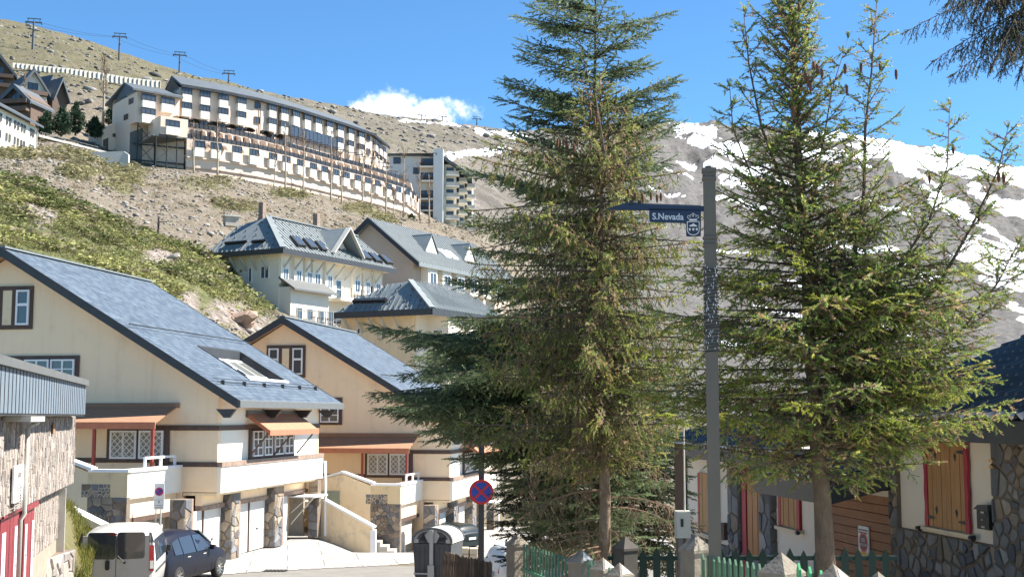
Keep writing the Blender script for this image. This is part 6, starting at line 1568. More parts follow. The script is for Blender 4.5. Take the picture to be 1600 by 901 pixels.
stones(pl, lambda u, v: Vector((-.062, u, v)), (-1,0,0), (yP+.03, yP+.32, zB, zE-.02), 17, 6, .025, .045, True, CS)
pr = MB().box(-.10, .3, yR-.9, yR-.003, -.6, zE+.1).build('stone_pillar', M['stonebase'], ct)
stones(pr, lambda u, v: Vector((-.102, u, v)), (-1,0,0), (yR-.9, yR-.01, -.1, zE+.05), 60, 8, .025, .045, True, CS)
stones(pr, lambda u, v: Vector((u, yR-.902, v)), (0,-1,0), (-.1, .3, -.1, zE), 40, 9, .02, .03, True, CS)
MB().box(-.0, .2, -3, yR-.96, zB-.2, zE).build('wall', CW, ct); MB().box(-.06, .02, yR-1.12, yR-1.03, zB+.2, zE-.05).build('window_trim', REDF, ct)
pn = cot(1568, 722, -.1); mb = MB()
GOLD = mat('brass_number', (.75,.42,.12), None, 3, .35, metal=.4)
for dz in (0, .085): MB().box(-.155, -.13, yR-.12, yR-.02, pn.z-dz+.0, pn.z-dz+.035).build('brass_plate', GOLD, ct)
# roof, fascia
MB().box(-.72, -.66, -3.2, yP+.5, zE-.02, zE+.27).build('fascia', M['dark'], ct); MB().box(-.66, 0, -3.2, yP+.5, zE-.01, zE+.02).build('soffit', M['dark'], ct)
tile_roof(ct, -.80, zE+.28, 3.6, BC+1.75, -3.4, yP+.55)
MB().prism([(-.7, yP+.5, zE+.22), (3.6, yP+.5, BC+1.68), (3.6, yP+.5, zE), (-.66, yP+.5, zE)], (0,-.05,0)).build('gable_board', M['dark'], ct)
MB().prism([(3.6, -3.4, BC+1.78), (8, -3.4, zE), (3.6, -3.4, zE)], (0, yP+3.9, 0)).build('rear_roof', M['dark'], ct)
# shuttered window
ya, yb = cot(1518, 760).y, cot(1450, 760).y; z0, z1 = cot(1484, 822).z, cot(1484, 690).z; z0 = cot(1484, 826).z
np_l = 8; fw_ = .10
MB().box(-.012, -.002, ya+fw_, yb-fw_, z0, z1).build('shutter_backing', M['brown'], ct)
sh_ = [None, None]
for k in range(np_l):
    a = ya+fw_+(yb-ya-2*fw_)*k/np_l; b = a+(yb-ya-2*fw_)/np_l; g_ = .006 if k != np_l//2 else .012
    MB().box(-.045-.004*(k % 2), -.014, a+g_, b-.004, z0+.01, z1-.01).build('shutter_plank', PINE, ct)
r = random.Random(2)
for (a, s_) in ((ya, 1), (yb, -1)):
    P = []; n_ = 14
    for i in range(n_+1): z = z0+(z1-z0)*i/n_; P.append((-.03, a-s_*(.012*math.sin(i*1.35)+.006), z))
    P += [(-.03, a+s_*fw_*.95, z1), (-.03, a+s_*fw_*.95, z0)]; MB().prism(P, (-.035, 0, 0)).build('window_trim', REDF, ct)
MB().box(-.065, -.03, ya, yb, z1+.003, z1+.10).build('window_trim', REDF, ct)
MB().box(-.10, -.003, ya-.08, yb+.12, z0-.06, z0-.012).build('sill', M['cream2'], ct)
for y_, s_ in ((ya-.14, 1), (yb+.16, 1)):
    MB().tube([(-.1, y_-.06, z0-.05), (-.1, y_+.06, z0-.05)], [.045, .03], 7).build('shutter_stay', M['iron'], ct)
for (ty, tz) in ((.27, .83), (.73, .83), (.27, .2), (.73, .2)):
    y_, z_ = yb+(ya-yb)*ty, z0+(z1-z0)*tz; MB().prism([(-.055, y_-.03, z_+.02), (-.055, y_, z_+.06), (-.055, y_+.035, z_+.02), (-.055, y_+.015, z_-.01), (-.055, y_, z_-.06), (-.055, y_-.02, z_-.02)], (-.006,0,0)).build('cut_out', M['iron'], ct)
for z_ in (z0+.14, z1-.14):
    for s_, a in ((1, ya+fw_), (-1, yb-fw_)): MB().prism([(-.056, a, z_-.03), (-.056, a+s_*.2, z_-.012), (-.056, a+s_*.22, z_+.0), (-.056, a+s_*.2, z_+.012), (-.056, a, z_+.03)], (-.006,0,0)).build('hinge', M['iron'], ct)
# mailbox
m0, m1 = cot(1560, 828), cot(1538, 787); mbx = thing('mailbox', 'black metal mailbox with a pitched lid on the white wall beside the pine shutters', 'mailbox', FC.out((0, (m0.y+m1.y)/2, m0.z)), FC.yaw)
hy = (m1.y-m0.y)/2*.92; hz = m1.z-m0.z
MB().box(-.13, -.003, -hy, hy, 0, hz*.82).build('body', M['iron'], mbx)
MB().prism([(-.16, -hy*1.2, hz*.80), (-.16, hy*1.25, hz*.80), (-.16, hy*.5, hz*1.0), (-.16, -hy*1.2, hz*1.03)], (.157,0,0)).build('lid', M['dark'], mbx)
MB().box(-.138, -.131, -hy*.7, hy*.7, hz*.56, hz*.62).build('slot', M['dark'], mbx); MB().box(-.137, -.131, -hy*.25, hy*.25, hz*.66, hz*.74).build('name_card', M['grey'], mbx); MB().box(-.137, -.131, -hy*.3, hy*.2, hz*.06, hz*.14).build('name_card', M['grey'], mbx)
MB().tube([(-.131, 0, hz*.4), (-.145, 0, hz*.4)], .014, 8).build('lock', M['grey'], mbx)
# garage
gb = thing('garage_building', 'low garage with an orange brown boarded door and dark tiled roof between the two cottages', 'garage', FC.out((0, yP+.35, -.9)), FC.yaw)
gy0, gy1 = 0.0, cot(1283, 800).y-yP-.35; oz = .9
dz1 = cot(1350, 771).z+oz
MB().box(.02, .3, gy0, gy0+.08, -.6, dz1+.6).build('door_jamb', CW, gb)
n_ = 16; hpl = (dz1+.2)/n_
for k in range(n_): MB().box(.12-.006*(k % 2), .18, gy0+.083, gy1-.1, -.2+k*hpl, -.2+(k+1)*hpl-.012).build('door_plank', PLANK, gb)
MB().box(.185, .2, gy0+.08, gy1, -.5, dz1).build('door_backing', M['brown'], gb)
MB().box(.0, .3, gy0+.1, gy1, dz1+.003, dz1+.35).build('lintel_wall', CW, gb)
zg0 = dz1+.05
MB().box(-1.15, -1.08, gy0-.05, gy1+.5, zg0-.15, zg0+.22).build('fascia', M['dark'], gb); MB().box(-1.08, .0, gy0-.05, gy1+.5, zg0+.07, zg0+.11).build('soffit', M['dark'], gb)
MB().prism([(-1.15, gy0-.10, zg0+.22), (2.5, gy0-.10, zg0+1.05), (2.5, gy0-.1, zg0+.7), (-1.15, gy0-.1, zg0-.15)], (0,.05,0)).build('barge_board', M['dark'], gb)
tile_roof(gb, -1.22, zg0+.24, 3.2, zg0+1.3, gy0-.15, gy1+.6)
s0, s1 = cot(1343, 866, .1), cot(1358, 823, .1); sz0, sz1 = s0.z+oz, s1.z+oz; sy0, sy1 = s1.y-yP-.35, s0.y-yP-.35
MB().box(.085, .105, sy0, sy1, sz0, sz1).build('garage_notice', M['whitep'], gb)
cy, cz = (sy0+sy1)/2, sz0+(sz1-sz0)*.46; rr_ = (sy1-sy0)*.41
for rad, mt, xx in ((rr_, RED, .084), (rr_*.78, mat('maroon_disc', (.12,.02,.05), None, 3, .5), .081)): MB().prism([(xx, cy+math.cos(2*PI*i/20)*rad, cz+math.sin(2*PI*i/20)*rad*1.0) for i in range(20)], (-.003,0,0)).build('notice_disc', mt, gb)
text_mesh(gb, 'NO', rr_*.5, (.076, cy, cz+rr_*.08), (0,-1,0), (0,0,1), M['whitep'], .001, 'lettering')
text_mesh(gb, 'APARCAR', rr_*.36, (.076, cy, cz-rr_*.34), (0,-1,0), (0,0,1), M['whitep'], .001, 'lettering')
mb = MB(); mb.box(.082, .0845, sy0+.03, sy1-.03, sz1-.08, sz1-.055); mb.box(.082, .0845, sy0+.05, sy1-.03, sz1-.125, sz1-.1); o = mb.build('print_marks', M['dark'], gb); o['kind'] = 'stuff'
MB().box(.081, .0845, sy0+.05, sy1-.05, sz0+.01, sz0+.07).build('yellow_strip', mat('yellow_print', (.7,.4,.03), None, 3, .5), gb)
# far cottage
y2 = cot(1283, 800).y; y3 = cot(1074, 800).y
c2 = thing('cottage', 'second white cottage beyond the garage, with red trimmed windows and a pine door', 'cottage', FC.out((0, y2, -1.8)), FC.yaw); o2 = 1.8
L2 = y3-y2; zt = BC-.8+o2; Yo = lambda px: cot(px, 800).y-y2; Zo = lambda px, py: cot(px, py).z+o2
zb2 = Zo(1135, 851)
MB().box(0, 4, 0.01, L2, zb2, zt).build('wall', CW, c2)
b2 = MB().box(-.05, 3, 0, L2, -1.4, zb2-.003).build('stone_base', M['stonebase'], c2)
stones(b2, lambda u, v: Vector((-.052, u, v)), (-1,0,0), (0, L2, -.8, zb2-.02), 70, 15, .03, .04, False, CS)
MB().box(-.012, -.002, Yo(1276), Yo(1273)+.3, zb2, zt).build('shaded_return', M['concrete'], c2) if False else None
for a, b, sd_ in ((1213, 1196, 21), (1162, 1146, 22), (1074, 1062, 23)):
    q = MB().box(-.12, .2, Yo(a), Yo(b), -1.4, zt-.003).build('stone_pillar', M['stonebase'], c2)
    stones(q, lambda u, v: Vector((-.122, u, v)), (-1,0,0), (Yo(a), Yo(b), -1.2, zt-.02), 30, sd_, .03, .04, False, CS)
    stones(q, lambda u, v: Vector((u, Yo(a)-.002, v)), (0,-1,0), (-.12, .2, -1.2, zt-.02), 14, sd_, .03, .04, False, CS)
def shut(par, pa, pb, pt, pbm, n_):
    a, b = Yo(pb), Yo(pa); z0 = Zo((pa+pb)/2, pbm); z1 = Zo((pa+pb)/2, pt)
    MB().box(-.015, -.003, a, b, z0, z1).build('shutter_backing', M['brown'], par)
    for k in range(n_): w_ = (b-a-.3)/n_; MB().box(-.05-.005*(k % 2), -.017, a+.15+k*w_+.008, a+.15+(k+1)*w_-.008, z0, z1).build('shutter_plank', PINE, par)
    for s_, q in ((1, a), (-1, b)): MB().box(-.06, -.02, q, q+s_*.145, z0-.02, z1).build('window_trim', REDF, par)
    MB().box(-.14, -.003, a-.1, b+.1, z0-.09, z0-.025).build('sill', M['cream2'], par)
    for q in (a-.1, b+.1): MB().tube([(-.14, q-.05, z0-.06), (-.14, q+.05, z0-.06)], .04, 6).build('shutter_stay', M['iron'], par)
shut(c2, 1220, 1253, 740, 822, 6); shut(c2, 1094, 1126, 740, 832, 6)
dy0, dy1 = Yo(1193), Yo(1164)
MB().box(-.02, -.003, dy0, dy1, -1.2, zt-.15).build('door_backing', M['brown'], c2)
for k in range(5): w_ = (dy1-dy0-.35)/5; MB().box(-.06-.006*(k % 2), -.022, dy0+.02+k*w_+.01, dy0+.02+(k+1)*w_-.01, -1.2, zt-.2).build('door_plank', M['wood'], c2)
MB().box(-.08, -.02, dy1-.30, dy1-.02, -1.2, zt-.15).build('window_trim', REDF, c2)
MB().box(-.16, -.003, Yo(1141), Yo(1136), Zo(1138, 842), Zo(1138, 816)).build('wall_lantern', M['brown'], c2)
tile_roof(c2, -1.1, zt+.1, 3.6, zt+1.15, -.3, L2+.5, .22, .4)
MB().box(-1.06, -1.0, -.3, L2+.5, zt-.15, zt+.10).build('fascia', M['dark'], c2); MB().box(-1.0, 0, -.3, L2+.5, zt+.0, zt+.04).build('soffit', M['dark'], c2)
# meter box on its post
p = at(1068, 840, 16); ub = thing('meter_box', 'pale grey electricity meter box on a thin post at the fence corner', 'box', (p.x, 16, p.z))
w_ = at(1080, 840, 16).x-at(1057, 840, 16).x; h_ = at(1068, 798, 16).z-p.z
MB().box(-w_/2, w_/2, 0, .16, 0, h_).build('cabinet', M['grey'], ub); MB().box(-w_/2+.012, w_/2-.05, -.012, -.001, .012, h_-.012).build('door', M['grey'], ub); MB().box(-.035, .0, -.018, -.013, h_*.42, h_*.72).build('window', M['iron'], ub)
MB().tube([(-.03, .08, 0), (-.03, .08, -1.9)], .03, 6).build('post', M['greymetal'], ub); MB().tube([(.03, .08, h_), (.03, .08, h_+1.2)], .012, 5).build('conduit', M['grey'], ub)
p = at(1064, 760, 16.6); tk = thing('timber_post', 'dark upright timber post behind the meter box', 'post', (p.x, 16.6, -2.6)); MB().box(-.06, .06, 0, .12, 0, 2.6-.35).build('post', M['brown'], tk)

# ---------------------------------------------------------------- fences
def picket_fence(label, pa, pb, D, ytop, dpx, w_, m, name='picket_fence', zlo=-2.8, pointed=True, ra=868, rb=875, skip=()):
    p0 = at(pa, ytop, D); t = thing(name, label, 'fence', (p0.x, D, p0.z-1.15)); x = 0; W_ = at(pb, ytop, D).x-p0.x; st_ = dpx/FPX*D
    r = random.Random(int(pa)); k = 0
    mesh_ = []
    for v in range(3):
        e = [0, .012, -.008][v]; mb = MB(); mb.prism([(-w_/2, 0, 0), (w_/2, 0, 0), (w_/2, 0, 1.07+e), (0, 0, 1.16+e), (-w_/2, 0, 1.07+e)], (0, .022, 0)); mesh_.append(mb.mesh('picket', m))
    while x < W_:
        link('picket', mesh_[r.randrange(3)], t, (x, 0, r.uniform(-.008, .008))); x += st_; k += 1
    hr = (ra-ytop)/FPX*D
    for h_ in (1.15-hr, .42): MB().box(-.1, W_+.02, .024, .075, h_-.05, h_+.0).build('rail', m, t)
    return t
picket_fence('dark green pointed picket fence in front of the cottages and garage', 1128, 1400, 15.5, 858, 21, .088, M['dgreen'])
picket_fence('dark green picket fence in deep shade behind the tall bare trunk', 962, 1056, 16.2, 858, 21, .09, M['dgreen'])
CONC = mat('post_concrete', (.25,.225,.19), (.16,.143,.12), 5, .92, .6, 30, dirt=(.10,.09,.075), dscale=3)
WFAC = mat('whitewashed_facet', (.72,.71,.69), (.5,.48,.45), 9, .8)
DST = mat('dark_post_stone', (.07,.065,.06), (.045,.042,.04), 6, .9)
def cap_post(px, py, D, w_, label, rot=.6, cm=None, white=False):
    p = at(px, py, D); h_ = 1.25; t = thing('fence_post', label, 'post', (p.x, D, p.z-h_), rot, 'concrete fence posts with pyramid caps'); a = w_/2
    MB().box(-a*.88, a*.88, -a*.88, a*.88, -.3, h_-a*1.15).build('shaft', cm or CONC, t)
    z0 = h_-a*1.15; ap = (0, 0, h_); q = [(-a, -a, z0), (a, -a, z0), (a, a, z0), (-a, a, z0)]; q2 = [(x, y, z0-.03) for x, y, _ in q]
    MB().add(q+q2+[ap], [(0,1,8),(1,2,8),(2,3,8),(3,0,8),(4,5,1,0),(5,6,2,1),(6,7,3,2),(7,4,0,3),(7,6,5,4)]).build('pyramid_cap', cm or CONC, t)
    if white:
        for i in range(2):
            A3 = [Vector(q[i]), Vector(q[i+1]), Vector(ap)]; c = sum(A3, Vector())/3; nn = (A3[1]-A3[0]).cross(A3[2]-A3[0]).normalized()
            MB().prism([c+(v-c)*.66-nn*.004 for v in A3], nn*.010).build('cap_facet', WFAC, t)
    return t
PWHITE = M['white']
cap_post(808, 833, 17.6, .24, 'concrete post with a pyramid cap at the left end of the green railings', .55)
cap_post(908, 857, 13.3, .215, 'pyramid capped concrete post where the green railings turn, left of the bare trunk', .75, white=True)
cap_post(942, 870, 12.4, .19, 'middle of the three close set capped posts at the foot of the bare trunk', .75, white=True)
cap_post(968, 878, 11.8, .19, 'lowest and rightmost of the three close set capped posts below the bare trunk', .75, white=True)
cap_post(1087, 834, 12.9, .25, 'grey concrete post with a blunt pyramid cap beside the street name post', .55)
cap_post(1221, 862, 10.4, .27, 'big mossy grey concrete post cap below the small shuttered window', .7)
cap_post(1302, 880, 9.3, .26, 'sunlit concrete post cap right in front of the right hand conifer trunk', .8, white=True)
cap_post(1372, 892, 9.0, .16, 'small rounded concrete cap peeping over the picture bottom below the garage notice', .5)
t = cap_post(977, 837, 15.9, .24, 'dark stone post with a bluish cap in the shade beside the bare trunk', .6, cm=DST)
LG = mat('faded_green_rail', (.10,.23,.13), (.05,.14,.08), 7, .6)
def bar_fence(label, A, Bp, n_, w_, hgt=1.1, m=LG, pointed=True):
    A, Bp = Vector(A), Vector(Bp); t = thing('green_railing', label, 'railing', (A.x, A.y, A.z-hgt), 0, 'green railings between the pyramid capped posts'); o_ = Vector(t.location); d = (Bp-A); yaw = math.atan2(d.y, d.x)
    mb = MB(); mb.prism([(-w_/2, 0, -.4), (w_/2, 0, -.4), (w_/2, 0, hgt-.05), (0, 0, hgt), (-w_/2, 0, hgt-.05)], (0, .018, 0)); me = mb.mesh('railing_bar', m)
    for i in range(n_): p = A.lerp(Bp, (i+.5)/n_)-o_; link('railing_bar', me, t, (p.x, p.y, p.z-hgt), yaw)
    for h_ in (.34, .9): MB().beam(A-o_-Vector((0,-.03,h_)), Bp-o_-Vector((0,-.03,h_)), .03, .045).build('rail', M['green'], t)
    MB().beam(A-o_-Vector((0,0,hgt+.25)), Bp-o_-Vector((0,0,hgt+.25)), .2, .5).build('kerb', CONC, t)
bar_fence('faded green vertical bar railing running down to the left corner post', at(816, 848, 17.2), at(897, 873, 13.7), 17, .045)
bar_fence('short run of green bars between the first and second close set posts', at(915, 872, 13.1), at(936, 880, 12.6), 4, .03)
bar_fence('short run of green bars between the second and third close set posts', at(948, 884, 12.2), at(962, 890, 11.9), 3, .03)
bar_fence('pale green pointed railing between the street name post and the mossy post', at(1093, 864, 12.3), at(1210, 884, 10.7), 13, .045)
bar_fence('bright green pointed railing between the mossy post and the sunlit post cap', at(1238, 876, 10.3), at(1290, 893, 9.6), 3, .06, m=mat('bright_green_paint', (.05,.42,.17), (.03,.3,.12), 5, .5))

# ---------------------------------------------------------------- chair lift, far wall, poles
PYL = mat('pylon_steel', (.12,.125,.13), (.09,.095,.10), 2, .6)
pyl = [(51, 84, 30, 372), (186, 94, 53, 415), (280, 120, 82, 440), (357, 133, 111, 460), (659, 192, 177, 640), (691, 195, 179, 650), (745, 198, 183, 680)]
nm = ['tallest lift pylon, furthest left on the skyline', 'second lift pylon from the left on the grassy skyline', 'third lift pylon, rising behind the left part of the hotel', 'short lift pylon above the middle of the hotel roof', 'small lift pylon on the snow patch, left of a pair', 'small lift pylon on the snow patch, right of a pair', 'small lone lift pylon on the skyline beside the left conifer']
tops = []
for (px, pb, pt, D), lb_ in zip(pyl, nm):
    b_ = at(px, pb, D); tp = at(px, pt, D); h_ = tp.z-b_.z; s_ = h_/12 if D < 500 else .75
    t = thing('lift_pylon', lb_, 'lift pylon', (b_.x, D, b_.z), .25, 'chair lift pylons along the skyline'); sc = max(.7, min(1.3, s_))
    MB().tube([(0,0,-2), (0,0,h_-.8)], [.55*sc, .36*sc], 8).build('mast', PYL, t)
    MB().beam((-2.1, 0, h_-1.0), (2.1, 0, h_-1.0), .35, .4).build('cross_arm', PYL, t); MB().beam((-1.9, 0, h_+.1), (2.1, 0, h_+.1), .2, .25).build('top_bar', PYL, t)
    for x in (-1.6, 0, 1.7): MB().beam((x*1.0, 0, h_-.8), (x*1.0, 0, h_+.1), .15, .15).build('strut', PYL, t)
    for x in (-2.2, 2.2): MB().beam((x, -1.0, h_-1.25), (x, 1.0, h_-1.25), .2, .35).build('sheave_train', M['iron'], t)
    tops.append((Vector((b_.x, D, b_.z+h_-1.1)), .25))
for i in range(3):
    for s_ in (-1, 1):
        a = tops[i][0]+Vector((s_*2.1, 0, 0)); b_ = tops[i+1][0]+Vector((s_*2.1, 0, 0)); P = [a.lerp(b_, k/10)-Vector((0,0,4*.9*(k/10)*(1-k/10))) for k in range(11)]
        o_ = a.copy(); c = thing('lift_cable', '%s haul rope between pylons %s' % (('uphill','downhill')[s_ > 0], ('one and two from the left','two and three from the left','three and four from the left')[i]), 'cable', o_)
        MB().tube([p-o_ for p in P], .045, 4).build('rope', M['iron'], c)
rw = thing('retaining_wall', 'long pale panelled retaining wall climbing across the grassy slope', 'wall', at(20, 104, 330)); o_ = Vector(rw.location)
wp = [(20,98,103),(60,102,108),(110,107,116),(160,114,124),(200,121,130),(246,126,134)]; wx = [p[0] for p in wp]
px = 20
while px < 246:
    qx = px+7.0; g = lambda x, k: float(np.interp(x, wx, [p[k] for p in wp])); dw = lambda x: float(np.interp(x, [0, 100, 200, 300], [317, 327, 338, 349]))-1.5; P = [at(px, g(px,2)+3, dw(px))-o_, at(qx-.9, g(qx,2)+3, dw(qx))-o_, at(qx-.9, g(qx,1), dw(qx))-o_, at(px, g(px,1), dw(px))-o_]
    MB().prism(P, (0,.6,0)).build('panel', M['grey'], rw)
    b_ = at(qx-.45, g(qx,2)+2, dw(qx))-o_; tp = at(qx-.45, g(qx,1), dw(qx))-o_; MB().box(b_.x-.08, b_.x+.08, -.25+b_.y, .2+b_.y, b_.z, tp.z-.1).build('upright', M['concrete'], rw); px = qx
p = at(247, 376, 103); up_ = thing('utility_pole', 'slim dark pole with a short side arm on the edge of the green slope', 'pole', p)
zt = at(247, 340, 103).z-p.z; MB().tube([(0,0,-1), (0,0,zt)], .09, 6).build('pole', M['brown'], up_); MB().beam((0,0,zt-.35), (.7,0,zt-.35), .06, .06).build('side_arm', M['brown'], up_)
# rust coloured fences
RUST = mat('rust_boards', (.33,.15,.08), (.24,.10,.055), 4, .8)
for (lb_, pts_, D0, D1, hh, n_) in (('rusty low board fence along the crest behind the green slope', ((243,376),(272,386),(305,397)), 103, 106, .55, 12), ('rusty upright board fence beside the big zinc roofed house', ((308,399),(320,402),(334,404)), 104, 103, 1.9, 9)):
    A = at(pts_[0][0], pts_[0][1], D0); Bq = at(pts_[-1][0], pts_[-1][1], D1); t = thing('board_fence', lb_, 'fence', (A.x, A.y, A.z-hh)); o_ = Vector(t.location)
    for i in range(n_):
        a, b_ = A.lerp(Bq, i/n_)-o_, A.lerp(Bq, (i+.92)/n_)-o_; MB().prism([a, b_, b_-Vector((0,0,hh)), a-Vector((0,0,hh))], (0,.06,0)).build('board', RUST, t)
        if i % 3 == 0: MB().box(a.x-.05, a.x+.05, a.y-.06, a.y, a.z-hh-.3, a.z+.22).build('post', M['brown'], t)
p = at(361, 348, 168); cb = thing('concrete_hut', 'small concrete box half sunk in the stony slope above the zinc roofs', 'hut', p, .5); MB().box(-.9, .9, -.6, .6, -.5, .75).build('walls', M['concrete'], cb); MB().box(-1.1, 1.1, -.8, .8, .753, .95).build('roof_slab', M['grey'], cb)
# rock outcrops
def crag(px, py, D, sx_, sz_, label, seed, cc=(.36,.32,.28)):
    p = at(px, py, D); t = thing('rock_outcrop', label, 'rocks', p, 0, 'craggy outcrops in the green slope'); r = random.Random(seed)
    for k in range(16):
        tv, tf = jitter_ico(seed*31+k, 2, r.uniform(.45, .8), .16); q = Vector((r.uniform(-sx_, sx_), r.uniform(-.8, 1.2), r.uniform(-sz_*.5, sz_*.6))); s_ = r.uniform(.35, .95)*sz_
        # tilted slabby blocks
        M3 = Matrix.Rotation(r.uniform(-.6, -.1), 3, 'Y') @ Matrix.Rotation(r.uniform(0, 6), 3, 'Z')
        v = [M3 @ Vector((x*s_*1.5, y*s_, z*s_)) + q for x, y, z in tv]; mb = MB(); mb.v = [tuple(x) for x in v]; mb.f = [tuple(int(i) for i in f) for f in tf]
        me = mb.mesh('rock', STONE); f = r.uniform(.75, 1.2); tint_mesh(me, [(cc[0]*f, cc[1]*f, cc[2]*f)]*len(me.vertices)); link('rock', me, t)
crag(65, 345, 96, 1.3, .75, 'grey craggy outcrop in the green slope near the left edge', 3)
crag(245, 406, 97, 1.3, .65, 'pale crag above the first house roof, right of the middle of its ridge', 4)
crag(288, 470, 88, 1.3, .8, 'broken reddish rocks under the shrubs between the first roof and the zinc house', 5, (.30,.22,.17))
crag(352, 505, 84, 1.6, .8, 'reddish rocks just left of the second house gable', 6, (.30,.21,.16))
for k, (px, py, D, s_) in enumerate(((53, 376, 90, .35), (125, 408, 88, .3))):
    p = at(px, py, D); sn_ = thing('snow_remnant', ['last small snow patch on the green slope near the left edge', 'thin sliver of snow just above the first house roof'][k], 'snow', p); tv, tf = jitter_ico(50+k, 2, .3, .2)
    mb = MB(); mb.v = [tuple(float(c)*s_*(1.6 if i == 0 else 1) for i, c in enumerate(v)) for v in tv]; mb.f = [tuple(int(i) for i in f) for f in tf]; mb.build('snow', M['snow'], sn_, True)
# ---------------------------------------------------------------- conifers
NEED = vcol_mat('needles', .55, .42, spec=.35, nvar=.28, nscale=2.2)
BARK = mat('conifer_bark', (.17,.125,.09), (.085,.065,.05), 9, .95, .9, 40, stretch=(1,1,.5))
BARKP = mat('pale_bark', (.27,.20,.145), (.15,.11,.08), 8, .95, .9, 40, stretch=(1,1,.6), dirt=(.40,.36,.32), dscale=5)
TWIGM = mat('dead_twigs', (.24,.165,.115), (.15,.10,.07), 9, .95)
CONE = mat('cone_scales', (.19,.085,.045), (.11,.045,.025), 30, .8, .8, 60)
def twig_tmpl(kind, seed):
    """unit twig along +x, width in y/z: crossed needle triangles"""
    r = np.random.RandomState(seed); V = []; F = []
    if kind == 'brush': n, ln, wd = 15, .26, .066
    elif kind == 'flat': n, ln, wd = 14, .20, .058
    else: n, ln, wd = 14, .26, .022
    for i in range(n):
        t = (i+.5)/n*.96; a = r.rand()*2*PI if kind != 'flat' else r.choice([0, PI])+r.uniform(-.7, .7)
        ca, sa = math.cos(a), math.sin(a)
        L_ = ln*r.uniform(.75, 1.2)*(1-.35*t); dirv = np.array([.62, ca*.8, sa*.8]); dirv /= np.linalg.norm(dirv)
        side = np.cross(dirv, np.array([1., 0, 0])); side /= np.linalg.norm(side); b = np.array([t, 0, 0])
        V += [b-side*wd, b+side*wd, b+dirv*L_]; F.append([3*i, 3*i+1, 3*i+2])
    V += [np.array([0, -.018, 0]), np.array([0, .018, 0]), np.array([1, 0, 0])]; F.append([3*n, 3*n+1, 3*n+2])
    return np.array(V), np.array(F)
TW = {k: [twig_tmpl(k, s) for s in range(3)] for k in ('brush', 'flat', 'hang')}
class Canopy:
    def __init__(s, seed): s.r = random.Random(seed); s.tw = {'brush': [], 'flat': [], 'hang': []}; s.wood = MB(); s.dead = MB(); s.tips = []
    def twig(s, p, d, L_, col, kind): s.tw[kind].append((p.x, p.y, p.z, d.x, d.y, d.z, L_, s.r.random()*6.28, col[0], col[1], col[2]))
    def foliage(s, par, name='foliage'):
        Vs = []; Fs = []; Ts = []; off = 0; rs_ = np.random.RandomState(3)
        for kind, lst in s.tw.items():
            if not lst: continue
            A = np.array(lst); X = A[:, 3:6]; X /= np.linalg.norm(X, axis=1)[:, None]
            up = np.tile(np.array([0, 0, 1.]), (len(A), 1)); Y = np.cross(up, X); nl = np.linalg.norm(Y, axis=1); Y[nl < 1e-3] = [1, 0, 0]; Y /= np.linalg.norm(Y, axis=1)[:, None]; Z = np.cross(X, Y)
            roll = A[:, 7] if kind != 'flat' else (A[:, 7]-3.14)*.25
            c, q = np.cos(roll)[:, None], np.sin(roll)[:, None]; Y2 = Y*c+Z*q; Z2 = Z*c-Y*q
            ti = rs_.randint(0, 3, len(A))
            for k in range(3):
                i = np.where(ti == k)[0]; tv, tf = TW[kind][k]
                v = (X[i][:, None]*tv[None, :, 0:1]+Y2[i][:, None]*tv[None, :, 1:2]+Z2[i][:, None]*tv[None, :, 2:3])*A[i, 6][:, None, None]+A[i, :3][:, None]
                Vs.append(v.reshape(-1, 3)); Fs.append((tf[None]+(np.arange(len(i))*len(tv))[:, None, None]).reshape(-1, 3)+off); off += len(i)*len(tv)
                Ts.append(np.repeat(A[i, 8:11], len(tv), 0))
        o = link(name, np_mesh(name, np.concatenate(Vs), np.concatenate(Fs), NEED, np.concatenate(Ts)), par); o['kind'] = 'stuff'; return o
def cmix(r, pal):
    """pal: list of (weight, colour a, colour b)"""
    t = r.random()*sum(p[0] for p in pal)
    for w_, a, b in pal:
        t -= w_
        if t <= 0: break
    k = r.random(); return tuple(a[i]*(1-k)+b[i]*k for i in range(3))
